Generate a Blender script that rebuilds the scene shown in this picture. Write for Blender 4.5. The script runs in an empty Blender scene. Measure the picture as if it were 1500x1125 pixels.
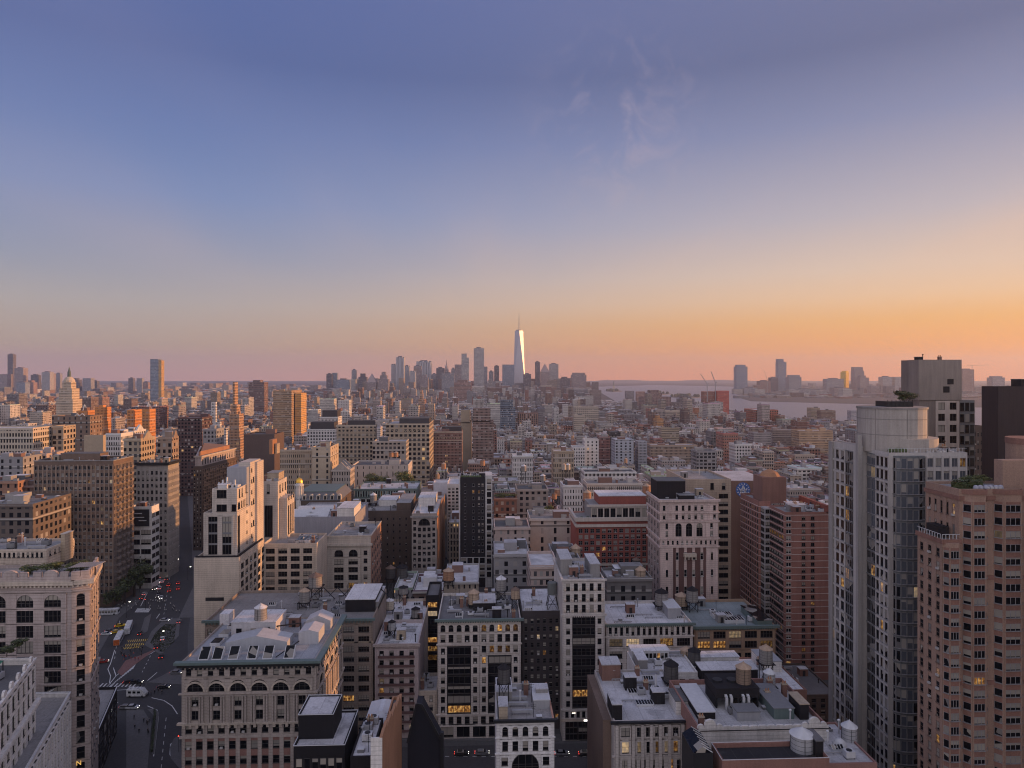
import bpy, math, random
from math import radians as R, sin, cos, pi, floor
from mathutils import Vector, Matrix
from mathutils.bvhtree import BVHTree
C = bpy.context.scene
COL = C.collection
random.seed(7)
# ------------------------------------------------------------------ camera, sky, sun, exposure
H, F, YH, CX = 120.0, 1000.0, 552.0, 750.0
YAW = R(2.4)
SA, CA = sin(YAW), cos(YAW)
cam = bpy.data.objects.new('camera', bpy.data.cameras.new('camera'))
COL.objects.link(cam)
cam.location = (0, 0, H)
cam.rotation_euler = (R(90), 0, -YAW)
cam.data.lens = 24.0
cam.data.sensor_width = 36.0
cam.data.shift_y = -0.007
cam.data.clip_start = 1.0
cam.data.clip_end = 80000
C.camera = cam
C.view_settings.view_transform = 'Standard'
C.view_settings.look = 'None'
C.view_settings.exposure = 0.35
C.view_settings.gamma = 1.0
C.cycles.use_denoising = True
C.cycles.pixel_filter_type = 'BLACKMAN_HARRIS'
C.cycles.filter_width = 1.1
C.cycles.max_bounces = 6
C.cycles.diffuse_bounces = 3
C.cycles.glossy_bounces = 3
C.cycles.volume_bounces = 1
C.cycles.transparent_max_bounces = 16
C.cycles.sample_clamp_indirect = 4.0
SUN_AZ, SUN_EL = R(83), R(7.5)
sd = Vector((sin(SUN_AZ) * cos(SUN_EL), cos(SUN_AZ) * cos(SUN_EL), sin(SUN_EL)))
sl = bpy.data.lights.new('sun', 'SUN')
sl.energy = 4.6
sl.color = (1.0, 0.47, 0.17)
sl.angle = R(0.5)
so = bpy.data.objects.new('sun', sl)
COL.objects.link(so)
so.rotation_euler = (-sd).to_track_quat('-Z', 'Y').to_euler()

SKYK = 0.785
def srgb(r, g, b):
    f = lambda c: c / 12.92 if c <= .04045 else ((c + .055) / 1.055) ** 2.4
    return (f(r / 255), f(g / 255), f(b / 255), 1)

class NT:
    """small helper to wire shader nodes"""
    def __init__(s, tree):
        s.t = tree; s.n = tree.nodes; s.l = tree.links
    def add(s, kind, **kw):
        n = s.n.new(kind)
        for k, v in kw.items(): setattr(n, k, v)
        return n
    def put(s, sock, v):
        if hasattr(v, 'is_linked'): s.l.new(v, sock)
        elif v is not None: sock.default_value = v
    def math(s, op, a, b=None, c=None, clamp=False):
        n = s.add('ShaderNodeMath', operation=op, use_clamp=clamp)
        for i, v in enumerate((a, b, c)):
            if v is not None: s.put(n.inputs[i], v)
        return n.outputs[0]
    def mix(s, f, a, b, blend='MIX'):
        n = s.add('ShaderNodeMix', data_type='RGBA', blend_type=blend)
        s.put(n.inputs[0], f); s.put(n.inputs[6], a); s.put(n.inputs[7], b)
        return n.outputs[2]
    def ramp(s, f, stops):
        n = s.add('ShaderNodeValToRGB')
        e = n.color_ramp.elements
        while len(e) < len(stops): e.new(0.5)
        for el, (p, c) in zip(e, stops): el.position = p; el.color = c
        s.put(n.inputs[0], f)
        return n.outputs[0]
    def noise(s, vec, scale, detail=3, rough=.5, dist=0):
        n = s.add('ShaderNodeTexNoise')
        s.put(n.inputs['Vector'], vec)
        n.inputs['Scale'].default_value = scale; n.inputs['Detail'].default_value = detail
        n.inputs['Roughness'].default_value = rough; n.inputs['Distortion'].default_value = dist
        return n.outputs[0]
    def mapping(s, vec, sc=(1, 1, 1), rot=(0, 0, 0)):
        n = s.add('ShaderNodeMapping')
        s.put(n.inputs[0], vec); n.inputs['Scale'].default_value = sc; n.inputs['Rotation'].default_value = rot
        return n.outputs[0]
    def rng(s, v, a, b, c=0.0, d=1.0, smooth=True):
        n = s.add('ShaderNodeMapRange', interpolation_type='SMOOTHSTEP' if smooth else 'LINEAR')
        for i, x in enumerate((v, a, b, c, d)): s.put(n.inputs[i], x)
        return n.outputs[0]

def make_world():
    w = bpy.data.worlds.new('World'); C.world = w; w.use_nodes = True
    t = NT(w.node_tree); t.n.clear()
    out = t.add('ShaderNodeOutputWorld'); bg = t.add('ShaderNodeBackground')
    sky = t.add('ShaderNodeTexSky', sky_type='NISHITA', sun_disc=False)
    sky.sun_elevation = SUN_EL; sky.sun_rotation = SUN_AZ
    tc = t.add('ShaderNodeTexCoord')
    sp = t.add('ShaderNodeSeparateXYZ'); t.l.new(tc.outputs['Generated'], sp.inputs[0])
    x, y, z = sp.outputs
    el = t.math('MULTIPLY', t.math('ARCSINE', z), 180 / pi)                 # elevation in degrees
    e = t.math('DIVIDE', el, 60.0, clamp=True)
    hl = t.math('SQRT', t.math('ADD', t.math('MULTIPLY', x, x), t.math('MULTIPLY', y, y)))
    ang = t.math('DIVIDE', x, t.math('MAXIMUM', hl, .001))                  # -1 far from the sun .. 1 towards it
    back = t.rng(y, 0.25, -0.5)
    L = SKY_L; Rr = SKY_R
    left = t.ramp(e, [(p / 60, srgb(*c)) for p, c in L])
    right = t.ramp(e, [(p / 60, srgb(*c)) for p, c in Rr])
    col = t.mix(t.rng(ang, -0.55, 0.72), left, right)
    # thin high cloud: streaks fanning out from the bright side of the horizon
    zz = t.math('MAXIMUM', t.math('ADD', z, 0.10), 0.05)
    cv = t.add('ShaderNodeCombineXYZ')
    t.put(cv.inputs[0], t.math('DIVIDE', x, zz)); t.put(cv.inputs[1], t.math('DIVIDE', y, zz))
    m = t.mapping(cv.outputs[0], (.62, .13, 1), (0, 0, R(-9)))
    n1 = t.noise(m, 1.0, 3, .5, .5)
    n2 = t.noise(t.mapping(cv.outputs[0], (.45, .22, 1), (0, 0, R(-20))), 1.3, 2)
    cl = t.math('MULTIPLY', t.rng(n1, .40, .64), t.rng(n2, .36, .56))
    cl = t.math('MULTIPLY', cl, t.math('MULTIPLY', t.rng(el, 3.0, 12.0), t.rng(ang, -.7, .45, .25, 1.0)))
    # one small brighter wisp
    wv = t.add('ShaderNodeVectorMath', operation='DISTANCE')
    t.l.new(tc.outputs['Generated'], wv.inputs[0]); wv.inputs[1].default_value = WISP
    wn = t.noise(tc.outputs['Generated'], 22, 5, .62, .9)
    wisp = t.math('MULTIPLY', t.rng(wv.outputs['Value'], .17, 0.0), t.rng(wn, .44, .74))
    cl = t.math('ADD', t.math('MULTIPLY', cl, .7), t.math('MULTIPLY', wisp, .42), clamp=True)
    ccol = t.mix(t.rng(ang, -.3, .7), srgb(172, 162, 186), srgb(206, 182, 184))
    ccol = t.mix(t.rng(el, 22, 5), ccol, srgb(228, 190, 160))
    col = t.mix(t.math('MULTIPLY', cl, .66), col, ccol)
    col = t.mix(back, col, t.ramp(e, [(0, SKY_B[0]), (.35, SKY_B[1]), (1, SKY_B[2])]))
    # physical sky under the dusk colours
    k = t.mix(1.0, sky.outputs[0], (0.03, 0.03, 0.035, 1), 'MULTIPLY')
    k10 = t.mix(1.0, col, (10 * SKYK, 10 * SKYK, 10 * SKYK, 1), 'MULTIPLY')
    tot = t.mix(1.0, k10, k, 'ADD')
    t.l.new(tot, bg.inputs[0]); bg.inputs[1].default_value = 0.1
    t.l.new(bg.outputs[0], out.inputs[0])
SKY_L = [(0, (216, 164, 148)), (2.4, (188, 164, 140)), (5.5, (176, 168, 164)), (9, (146, 153, 174)), (13.5, (117, 139, 183)), (18.7, (100, 122, 172)), (23.5, (84, 104, 156)), (29, (86, 105, 160)), (60, (150, 154, 188))]
SKY_R = [(0, (270, 152, 10)), (2.0, (262, 166, 40)), (4.2, (248, 181, 94)), (6, (240, 196, 150)), (8, (226, 198, 174)), (12, (188, 179, 184)), (18.7, (134, 140, 171)), (23.5, (104, 112, 146)), (29, (112, 119, 156)), (60, (150, 154, 188))]
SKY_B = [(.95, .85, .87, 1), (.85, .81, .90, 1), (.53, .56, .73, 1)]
WISP = Vector((.155 + SA, 1.0, .37)).normalized()
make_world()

# ------------------------------------------------------------------ photo point -> place
def tt(px, D):
    u = (px - CX) / F
    return D / (CA - u * SA), u
def fx(px, D):
    t, u = tt(px, D); return t * (u * CA + SA)
def fz(px, py, D):
    t, u = tt(px, D); return H - (py - YH) / F * t
def gnd(px, py, z=0.0):
    t = (H - z) / ((py - YH) / F); u = (px - CX) / F
    return t * (u * CA + SA), t * (CA - u * SA)
def dback(X, px):
    u = (px - CX) / F
    return X * (CA - u * SA) / (u * CA + SA)
def proj(x, y, z):
    t = x * SA + y * CA
    if t < 1: return None
    return CX + F * (x * CA - y * SA) / t, YH + F * (H - z) / t, t

# ------------------------------------------------------------------ materials
MATS = {}
def principled(name):
    m = bpy.data.materials.new(name); m.use_nodes = True
    t = NT(m.node_tree); b = t.n['Principled BSDF']
    return m, t, b
def wallmat(col, kind='stone', rough=.85):
    """masonry or metal: colour, broad weathering, rain streaks and a fine grain"""
    key = ('w', tuple(round(c, 3) for c in col), kind)
    if key in MATS: return MATS[key]
    m, t, b = principled(kind + '_finish')
    tc = t.add('ShaderNodeTexCoord').outputs['Object']
    n1 = t.noise(tc, .11, 4, .6); n2 = t.noise(t.mapping(tc, (1.1, 1.1, .07)), 1.0, 3, .6); n3 = t.noise(tc, 2.2 if kind != 'brick' else 3.4, 2, .7)
    amt = {'stone': (.34, .34, .24), 'brick': (.30, .22, .34), 'concrete': (.22, .30, .16), 'metal': (.12, .2, .1), 'roof': (.55, .0, .38)}[kind]
    v = t.math('ADD', t.math('MULTIPLY', t.math('SUBTRACT', n1, .5), amt[0] * 2), t.math('MULTIPLY', t.math('SUBTRACT', n2, .5), amt[1] * 2))
    v = t.math('ADD', v, t.math('MULTIPLY', t.math('SUBTRACT', n3, .5), amt[2] * 2))
    v = t.math('ADD', v, 1.0)
    cc = t.add('ShaderNodeCombineColor')
    for i in range(3): t.put(cc.inputs[i], v)
    base = t.mix(1.0, (*col[:3], 1), cc.outputs[0], 'MULTIPLY')
    if kind == 'stone':  # bed joints between the courses
        sz = t.add('ShaderNodeSeparateXYZ'); t.l.new(tc, sz.inputs[0])
        jo = t.math('LESS_THAN', t.math('FRACT', t.math('MULTIPLY', sz.outputs[2], 1.25)), .16)
        base = t.mix(t.math('MULTIPLY', jo, .30), base, (.07, .06, .055, 1))
    if kind == 'roof':   # dried puddles and patches
        pn = t.noise(tc, .22, 4, .6)
        base = t.mix(t.math('MULTIPLY', t.rng(pn, .56, .70), .45), base, (.09, .088, .09, 1))
        sx = t.add('ShaderNodeSeparateXYZ'); t.l.new(tc, sx.inputs[0])
        seam = t.math('MAXIMUM', t.math('LESS_THAN', t.math('FRACT', t.math('MULTIPLY', sx.outputs[0], .27)), .035), t.math('LESS_THAN', t.math('FRACT', t.math('MULTIPLY', sx.outputs[1], .11)), .016))
        base = t.mix(t.math('MULTIPLY', seam, .35), base, (.07, .07, .07, 1))
    t.l.new(base, b.inputs['Base Color'])
    b.inputs['Roughness'].default_value = .5 if kind == 'metal' else rough
    b.inputs['Specular IOR Level'].default_value = .25
    MATS[key] = m
    return m
def plain(name, col, rough=.7, metal=0.0):
    key = ('p', name)
    if key in MATS: return MATS[key]
    m, t, b = principled(name)
    tc = t.add('ShaderNodeTexCoord').outputs['Object']
    n = t.noise(tc, 1.3, 3, .6)
    base = t.mix(t.rng(n, .3, .7), tuple(c * .75 for c in col[:3]) + (1,), tuple(min(1, c * 1.2) for c in col[:3]) + (1,))
    t.l.new(base, b.inputs['Base Color'])
    b.inputs['Roughness'].default_value = rough; b.inputs['Metallic'].default_value = metal
    MATS[key] = m
    return m
def emis(name, col, st):
    key = ('e', name)
    if key in MATS: return MATS[key]
    m, t, b = principled(name)
    b.inputs['Base Color'].default_value = (*col, 1)
    b.inputs['Emission Color'].default_value = (*col, 1); b.inputs['Emission Strength'].default_value = st
    MATS[key] = m
    return m
def glassmat(kind):
    key = ('g', kind)
    if key in MATS: return MATS[key]
    m, t, b = principled({'d': 'window_glass', 's': 'window_glass_rows', 'l': 'lit_window_glass', 'b': 'blue_window_glass'}[kind])
    tcn = t.add('ShaderNodeTexCoord')
    if kind in 'db':
        rnd = t.add('ShaderNodeObjectInfo').outputs['Random']
        z = t.add('ShaderNodeSeparateXYZ'); t.l.new(tcn.outputs['Generated'], z.inputs[0])
        r2 = t.math('FRACT', t.math('MULTIPLY', rnd, 17.31)); r3 = t.math('FRACT', t.math('MULTIPLY', rnd, 91.7))
        drop = t.math('MULTIPLY', t.math('GREATER_THAN', r2, .52), t.math('GREATER_THAN', z.outputs[2], r3))
    else:
        v = t.add('ShaderNodeTexVoronoi'); t.put(v.inputs['Vector'], tcn.outputs['Object']); v.inputs['Scale'].default_value = .33
        s2 = t.add('ShaderNodeSeparateColor'); t.l.new(v.outputs['Color'], s2.inputs[0])
        drop = t.math('GREATER_THAN', s2.outputs[0], .74); r2 = s2.outputs[1]
    dark = (.006, .0065, .009, 1) if kind != 'b' else (.085, .095, .115, 1)  # kind b: base colour lightened to imitate lilac reflections
    blind = t.mix(r2, (.20, .19, .19, 1), (.42, .38, .33, 1))
    base = t.mix(t.math('MULTIPLY', drop, .75), dark, blind)
    t.l.new(base, b.inputs['Base Color'])
    b.inputs['Roughness'].default_value = .12
    b.inputs['Specular IOR Level'].default_value = .16 if kind != 'b' else .4
    if kind == 'l':
        rnd = t.add('ShaderNodeObjectInfo').outputs['Random']
        off = t.add('ShaderNodeVectorMath', operation='ADD'); t.l.new(tcn.outputs['Object'], off.inputs[0]); cx = t.add('ShaderNodeCombineXYZ'); t.put(cx.inputs[0], t.math('MULTIPLY', rnd, 173.0)); t.put(cx.inputs[2], t.math('MULTIPLY', rnd, 57.0)); t.l.new(cx.outputs[0], off.inputs[1])
        n = t.noise(off.outputs[0], 1.6, 2, .7)
        v = t.add('ShaderNodeTexVoronoi'); t.put(v.inputs['Vector'], t.mapping(off.outputs[0], (1.5, 1, .8))); v.inputs['Scale'].default_value = 1.0
        e = t.ramp(t.math('ADD', t.math('MULTIPLY', v.outputs[0], .5), t.math('MULTIPLY', n, .6)), [(.3, (.02, .01, .006, 1)), (.52, (.30, .12, .03, 1)), (.68, (.8, .42, .12, 1)), (.85, (1.6, 1.0, .38, 1))])
        r5 = t.math('FRACT', t.math('MULTIPLY', rnd, 31.7)); e = t.mix(t.math('MULTIPLY', t.math('GREATER_THAN', r5, .72), .6), e, (.55, .46, .34, 1)); t.l.new(e, b.inputs['Emission Color']); t.l.new(t.math('MULTIPLY', t.math('ADD', .12, t.math('POWER', t.math('FRACT', t.math('MULTIPLY', rnd, 7.77)), 1.6)), LITS * 1.5), b.inputs['Emission Strength'])
    MATS[key] = m
    return m
LITS = .42
def facademat():
    """walls of buildings too far off to show each window: attributes wc (wall), rc (roof), wp (bay, storey, glazing)"""
    if 'fac' in MATS: return MATS['fac']
    m, t, b = principled('distant_facade')
    A = lambda n: t.add('ShaderNodeAttribute', attribute_name=n)
    wc, rc, wp = A('wc'), A('rc'), A('wp')
    g = t.add('ShaderNodeNewGeometry')
    ps = t.add('ShaderNodeSeparateXYZ'); t.l.new(g.outputs['Position'], ps.inputs[0])
    ns = t.add('ShaderNodeSeparateXYZ'); t.l.new(g.outputs['True Normal'], ns.inputs[0])
    ws = t.add('ShaderNodeSeparateXYZ'); t.l.new(wp.outputs['Vector'], ws.inputs[0])
    side = t.math('GREATER_THAN', t.math('ABSOLUTE', ns.outputs[0]), .7)
    u = t.math('ADD', t.math('MULTIPLY', ps.outputs[1], side), t.math('MULTIPLY', ps.outputs[0], t.math('SUBTRACT', 1.0, side)))
    uu = t.math('DIVIDE', u, ws.outputs[0]); zz = t.math('DIVIDE', ps.outputs[2], ws.outputs[1])
    fu = t.math('ABSOLUTE', t.math('SUBTRACT', t.math('FRACT', uu), .5)); fzz = t.math('ABSOLUTE', t.math('SUBTRACT', t.math('FRACT', zz), .5))
    fu2 = t.math('ABSOLUTE', t.math('SUBTRACT', t.math('FRACT', t.math('MULTIPLY', uu, 2.0)), .5))
    pair = t.math('GREATER_THAN', t.math('FRACT', t.math('MULTIPLY', ws.outputs[0], 7.3)), .55)
    wu = t.math('MAXIMUM', t.math('MULTIPLY', t.math('LESS_THAN', fu, t.math('MULTIPLY', ws.outputs[2], .5)), t.math('SUBTRACT', 1.0, pair)), t.math('MULTIPLY', pair, t.math('LESS_THAN', fu2, t.math('MULTIPLY', ws.outputs[2], .44))))
    hz = t.math('ADD', .21, t.math('MULTIPLY', t.math('FRACT', t.math('MULTIPLY', ws.outputs[1], 5.13)), .15))
    win = t.math('MULTIPLY', wu, t.math('LESS_THAN', fzz, hz))
    cv = t.add('ShaderNodeCombineXYZ')
    t.put(cv.inputs[0], t.math('FLOOR', uu)); t.put(cv.inputs[1], t.math('FLOOR', zz)); t.put(cv.inputs[2], t.math('MULTIPLY', side, 7.0))
    wn = t.add('ShaderNodeTexWhiteNoise', noise_dimensions='3D'); t.l.new(cv.outputs[0], wn.inputs['Vector'])
    sc = t.add('ShaderNodeSeparateColor'); t.l.new(wn.outputs['Color'], sc.inputs[0])
    gl = t.mix(t.math('GREATER_THAN', sc.outputs[0], .62), (.008, .009, .013, 1), (.07, .066, .07, 1)); gl = t.mix(t.math('GREATER_THAN', sc.outputs[0], .86), gl, (.30, .28, .27, 1))
    n1 = t.noise(g.outputs['Position'], .05, 4, .65); n2 = t.noise(g.outputs['Position'], .7, 2, .6)
    v = t.math('ADD', .56, t.math('ADD', t.math('MULTIPLY', n1, .56), t.math('MULTIPLY', n2, .32)))
    cc = t.add('ShaderNodeCombineColor')
    for i in range(3): t.put(cc.inputs[i], v)
    wall = t.mix(1.0, wc.outputs['Color'], cc.outputs[0], 'MULTIPLY')
    fl = t.math('FRACT', t.math('DIVIDE', t.math('ADD', zz, t.math('MULTIPLY', ws.outputs[0], 1.7)), 4.0)); wall = t.mix(t.math('MULTIPLY', t.math('LESS_THAN', fl, .055), .5), wall, (.50, .47, .45, 1)); wall = t.mix(t.math('MULTIPLY', t.math('GREATER_THAN', fl, .955), .6), wall, (.03, .03, .03, 1))
    base = t.mix(win, wall, gl)
    up = t.math('GREATER_THAN', ns.outputs[2], .5)
    rv = t.math('ADD', .35, t.math('MULTIPLY', t.noise(g.outputs['Position'], .22, 3, .7), 1.3))
    cr = t.add('ShaderNodeCombineColor')
    for i in range(3): t.put(cr.inputs[i], rv)
    roof = t.mix(1.0, rc.outputs['Color'], cr.outputs[0], 'MULTIPLY')
    base = t.mix(up, base, roof)
    t.l.new(base, b.inputs['Base Color'])
    winw = t.math('MULTIPLY', win, t.math('SUBTRACT', 1.0, up))
    t.l.new(t.rng(winw, 0, 1, .85, .15, False), b.inputs['Roughness'])
    b.inputs['Specular IOR Level'].default_value = .2
    lit = t.math('MULTIPLY', winw, t.math('GREATER_THAN', sc.outputs[1], .9965))
    b.inputs['Emission Color'].default_value = (1, .58, .25, 1)
    t.l.new(t.math('MULTIPLY', lit, .4), b.inputs['Emission Strength'])
    MATS['fac'] = m
    return m

# ------------------------------------------------------------------ mesh helper
class MB:
    def __init__(s):
        s.v = []; s.f = []; s.m = []; s.mats = []; s.cur = 0; s.att = {}
    def mat(s, m):
        if m not in s.mats: s.mats.append(m)
        s.cur = s.mats.index(m); return s
    def face(s, pts):
        k = len(s.v); s.v += [tuple(p) for p in pts]; s.f.append(tuple(range(k, k + len(pts)))); s.m.append(s.cur)
    def box(s, x0, x1, y0, y1, z0, z1, bottom=False):
        s.obox((0, 0), (1, 0), x0, x1, -y1, -y0, z0, z1, bottom)
    def obox(s, o, d, u0, u1, n0, n1, z0, z1, bottom=True):
        """box along direction d from o; n measures outwards (to the right of d)"""
        nx, ny = d[1], -d[0]; k = len(s.v)
        P = lambda u, n, z: (o[0] + d[0] * u + nx * n, o[1] + d[1] * u + ny * n, z)
        s.v += [P(u0, n1, z0), P(u1, n1, z0), P(u1, n0, z0), P(u0, n0, z0), P(u0, n1, z1), P(u1, n1, z1), P(u1, n0, z1), P(u0, n0, z1)]
        q = [(0, 1, 5, 4), (1, 2, 6, 5), (2, 3, 7, 6), (3, 0, 4, 7), (4, 5, 6, 7)]
        if bottom: q.append((3, 2, 1, 0))
        for a in q: s.f.append(tuple(k + i for i in a)); s.m.append(s.cur)
    def poly(s, pts, z0, z1, top=True, bottom=False):
        """upright prism over a CCW outline"""
        k = len(s.v); n = len(pts)
        s.v += [(p[0], p[1], z0) for p in pts] + [(p[0], p[1], z1) for p in pts]
        for i in range(n):
            j = (i + 1) % n; s.f.append((k + i, k + j, k + n + j, k + n + i)); s.m.append(s.cur)
        if top: s.f.append(tuple(range(k + n, k + 2 * n))); s.m.append(s.cur)
        if bottom: s.f.append(tuple(range(k + n - 1, k - 1, -1))); s.m.append(s.cur)
    def taper(s, a, za, b, zb, cap=True):
        k = len(s.v); n = len(a)
        s.v += [(p[0], p[1], za) for p in a] + [(p[0], p[1], zb) for p in b]
        for i in range(n):
            j = (i + 1) % n; s.f.append((k + i, k + j, k + n + j, k + n + i)); s.m.append(s.cur)
        if cap: s.f.append(tuple(range(k + n, k + 2 * n))); s.m.append(s.cur)
    def prism(s, o, d, pts, n0, n1):
        """outline pts (u, z) on the upright plane through o along d, thick from n0 to n1"""
        nx, ny = d[1], -d[0]; k = len(s.v); n = len(pts)
        for nn in (n1, n0):
            s.v += [(o[0] + d[0] * u + nx * nn, o[1] + d[1] * u + ny * nn, z) for u, z in pts]
        s.f.append(tuple(range(k, k + n))); s.m.append(s.cur)
        s.f.append(tuple(range(k + 2 * n - 1, k + n - 1, -1))); s.m.append(s.cur)
        for i in range(n):
            j = (i + 1) % n; s.f.append((k + j, k + i, k + n + i, k + n + j)); s.m.append(s.cur)
    def lathe(s, cx, cy, prof, n=14, a0=0.0):
        """prof: list of (radius, z) from bottom to top"""
        ring = [[(cx + r * cos(a0 + 2 * pi * i / n), cy + r * sin(a0 + 2 * pi * i / n), z) for i in range(n)] for r, z in prof]
        k = len(s.v)
        for rg in ring: s.v += rg
        for a in range(len(prof) - 1):
            for i in range(n):
                j = (i + 1) % n
                s.f.append((k + a * n + i, k + a * n + j, k + (a + 1) * n + j, k + (a + 1) * n + i)); s.m.append(s.cur)
        s.f.append(tuple(k + (len(prof) - 1) * n + i for i in range(n))); s.m.append(s.cur)
    def bar(s, a, b, r=.1):
        """square bar from a to b"""
        a = Vector(a); b = Vector(b); d = (b - a).normalized()
        up = Vector((0, 0, 1)) if abs(d.z) < .9 else Vector((1, 0, 0))
        x = d.cross(up).normalized() * r; y = d.cross(x).normalized() * r
        k = len(s.v)
        for p in (a, b): s.v += [tuple(p + x + y), tuple(p - x + y), tuple(p - x - y), tuple(p + x - y)]
        for q in ((0, 1, 5, 4), (1, 2, 6, 5), (2, 3, 7, 6), (3, 0, 4, 7), (4, 5, 6, 7), (3, 2, 1, 0)):
            s.f.append(tuple(k + i for i in q)); s.m.append(s.cur)
    def tube(s, pts, r=.05):
        for a, b in zip(pts, pts[1:]): s.bar(a, b, r)
    def mesh(s, name):
        me = bpy.data.meshes.new(name)
        me.from_pydata(s.v, [], s.f)
        for m in s.mats: me.materials.append(m)
        if len(s.mats) > 1: me.polygons.foreach_set('material_index', s.m)
        for k, vals in s.att.items():
            if k == 'wp':
                a = me.attributes.new(k, 'FLOAT_VECTOR', 'FACE'); a.data.foreach_set('vector', [c for v in vals for c in v])
            else:
                a = me.attributes.new(k, 'FLOAT_COLOR', 'FACE'); a.data.foreach_set('color', [c for v in vals for c in (*v[:3], 1)])
        return me
    def build(s, name, parent=None, loc=None, **kw):
        return ob(name, s.mesh(name), parent, loc, **kw)
    def facade(s, n0, wc, rc, wp):
        """give the faces added since n0 their far-facade attributes"""
        n = len(s.f) - n0
        for k, v in (('wc', wc), ('rc', rc), ('wp', wp)): s.att.setdefault(k, []).extend([v] * n)
def ob(name, me, parent=None, loc=None, rz=0, **kw):
    o = bpy.data.objects.new(name, me); COL.objects.link(o)
    if parent is not None: o.parent = parent
    if loc is not None: o.location = loc
    if rz: o.rotation_euler = (0, 0, rz)
    for k, v in kw.items(): o[k] = v
    return o
def thing(name, label, cat, loc=(0, 0, 0), rz=0, group=None):
    o = ob(name, None, None, loc, rz, label=label, category=cat)
    if group: o['group'] = group
    return o
def tag(o, label, cat, group=None):
    o['label'] = label; o['category'] = cat
    if group: o['group'] = group
    return o
def dup(root, loc, rz=0, label=None, scale=None, group=None):
    r = root.copy(); COL.objects.link(r); r.location = loc; r.rotation_euler = (0, 0, rz)
    if label: r['label'] = label
    if group: r['group'] = group
    if scale: r.scale = (scale, scale, scale) if not isinstance(scale, tuple) else scale
    for ch in list(root.children):
        c = ch.copy(); COL.objects.link(c); c.parent = r
        for g in list(ch.children):
            d = g.copy(); COL.objects.link(d); d.parent = c
    return r
# ------------------------------------------------------------------ buildings
BOXES = []          # (x0, x1, y0, y1, h, owner) of every building, for sight lines
ANCH = []           # (label phrase, px, py) landmarks that other labels refer to
WINMESH = {}
def window_mesh(w, h, nx, rail, arch, var, fr):
    """one window: glass, frame, bars and a sill; faces -y, centred on x, foot at z = 0"""
    key = (round(w, 2), round(h, 2), nx, rail, arch, var, fr)
    if key in WINMESH: return WINMESH[key]
    m = MB(); w2 = w / 2; b = .07
    g = glassmat(var); frm = plain(*FRAMES[fr])
    if arch:
        r = w2; zc = max(h - r, .2); ry = h - zc
        pts = [(-w2, 0), (w2, 0)] + [(w2 * cos(pi * i / 10), zc + ry * sin(pi * i / 10)) for i in range(11)]
    else:
        pts = [(-w2, 0), (w2, 0), (w2, h), (-w2, h)]
    m.mat(g); m.face([(u, -.03, z) for u, z in pts])
    m.mat(frm)
    if arch:
        arc = pts[2:]
        for (u0, z0), (u1, z1) in zip(arc, arc[1:]): m.bar((u0, -.06, z0), (u1, -.06, z1), .07)
        for sx in (-1, 1): m.box(sx * w2 - b, sx * w2 + b, -.10, -.02, 0, zc)
        m.box(-w2, w2, -.09, -.02, zc - .05, zc + .05)
    else:
        for sx in (-1, 1): m.box(sx * (w2 - b / 2) - b / 2, sx * (w2 - b / 2) + b / 2, -.10, -.02, 0, h)
        m.box(-w2, w2, -.095, -.02, h - b, h)
    for i in range(1, nx):
        u = -w2 + w * i / nx; m.box(u - .06, u + .06, -.085, -.02, 0, h if not arch else h - .1)
    if rail: m.box(-w2, w2, -.08, -.02, h * .5 - .04, h * .5 + .04)
    if rail == 2: m.mat(wallmat((.42, .40, .39), 'metal')); m.box(-.36, .36, -.5, -.04, .04, .46, True); m.mat(frm)
    m.box(-w2 - .1, w2 + .1, -.30, -.01, -.14, .02)
    WINMESH[key] = m.mesh('window')
    return WINMESH[key]
FRAMES = {'dark': ('dark_window_frame', (.05, .045, .045)), 'white': ('white_window_frame', (.5, .48, .47)),
          'grey': ('grey_window_frame', (.22, .21, .22)), 'brown': ('brown_window_frame', (.14, .09, .07))}
ALLB = []
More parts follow.
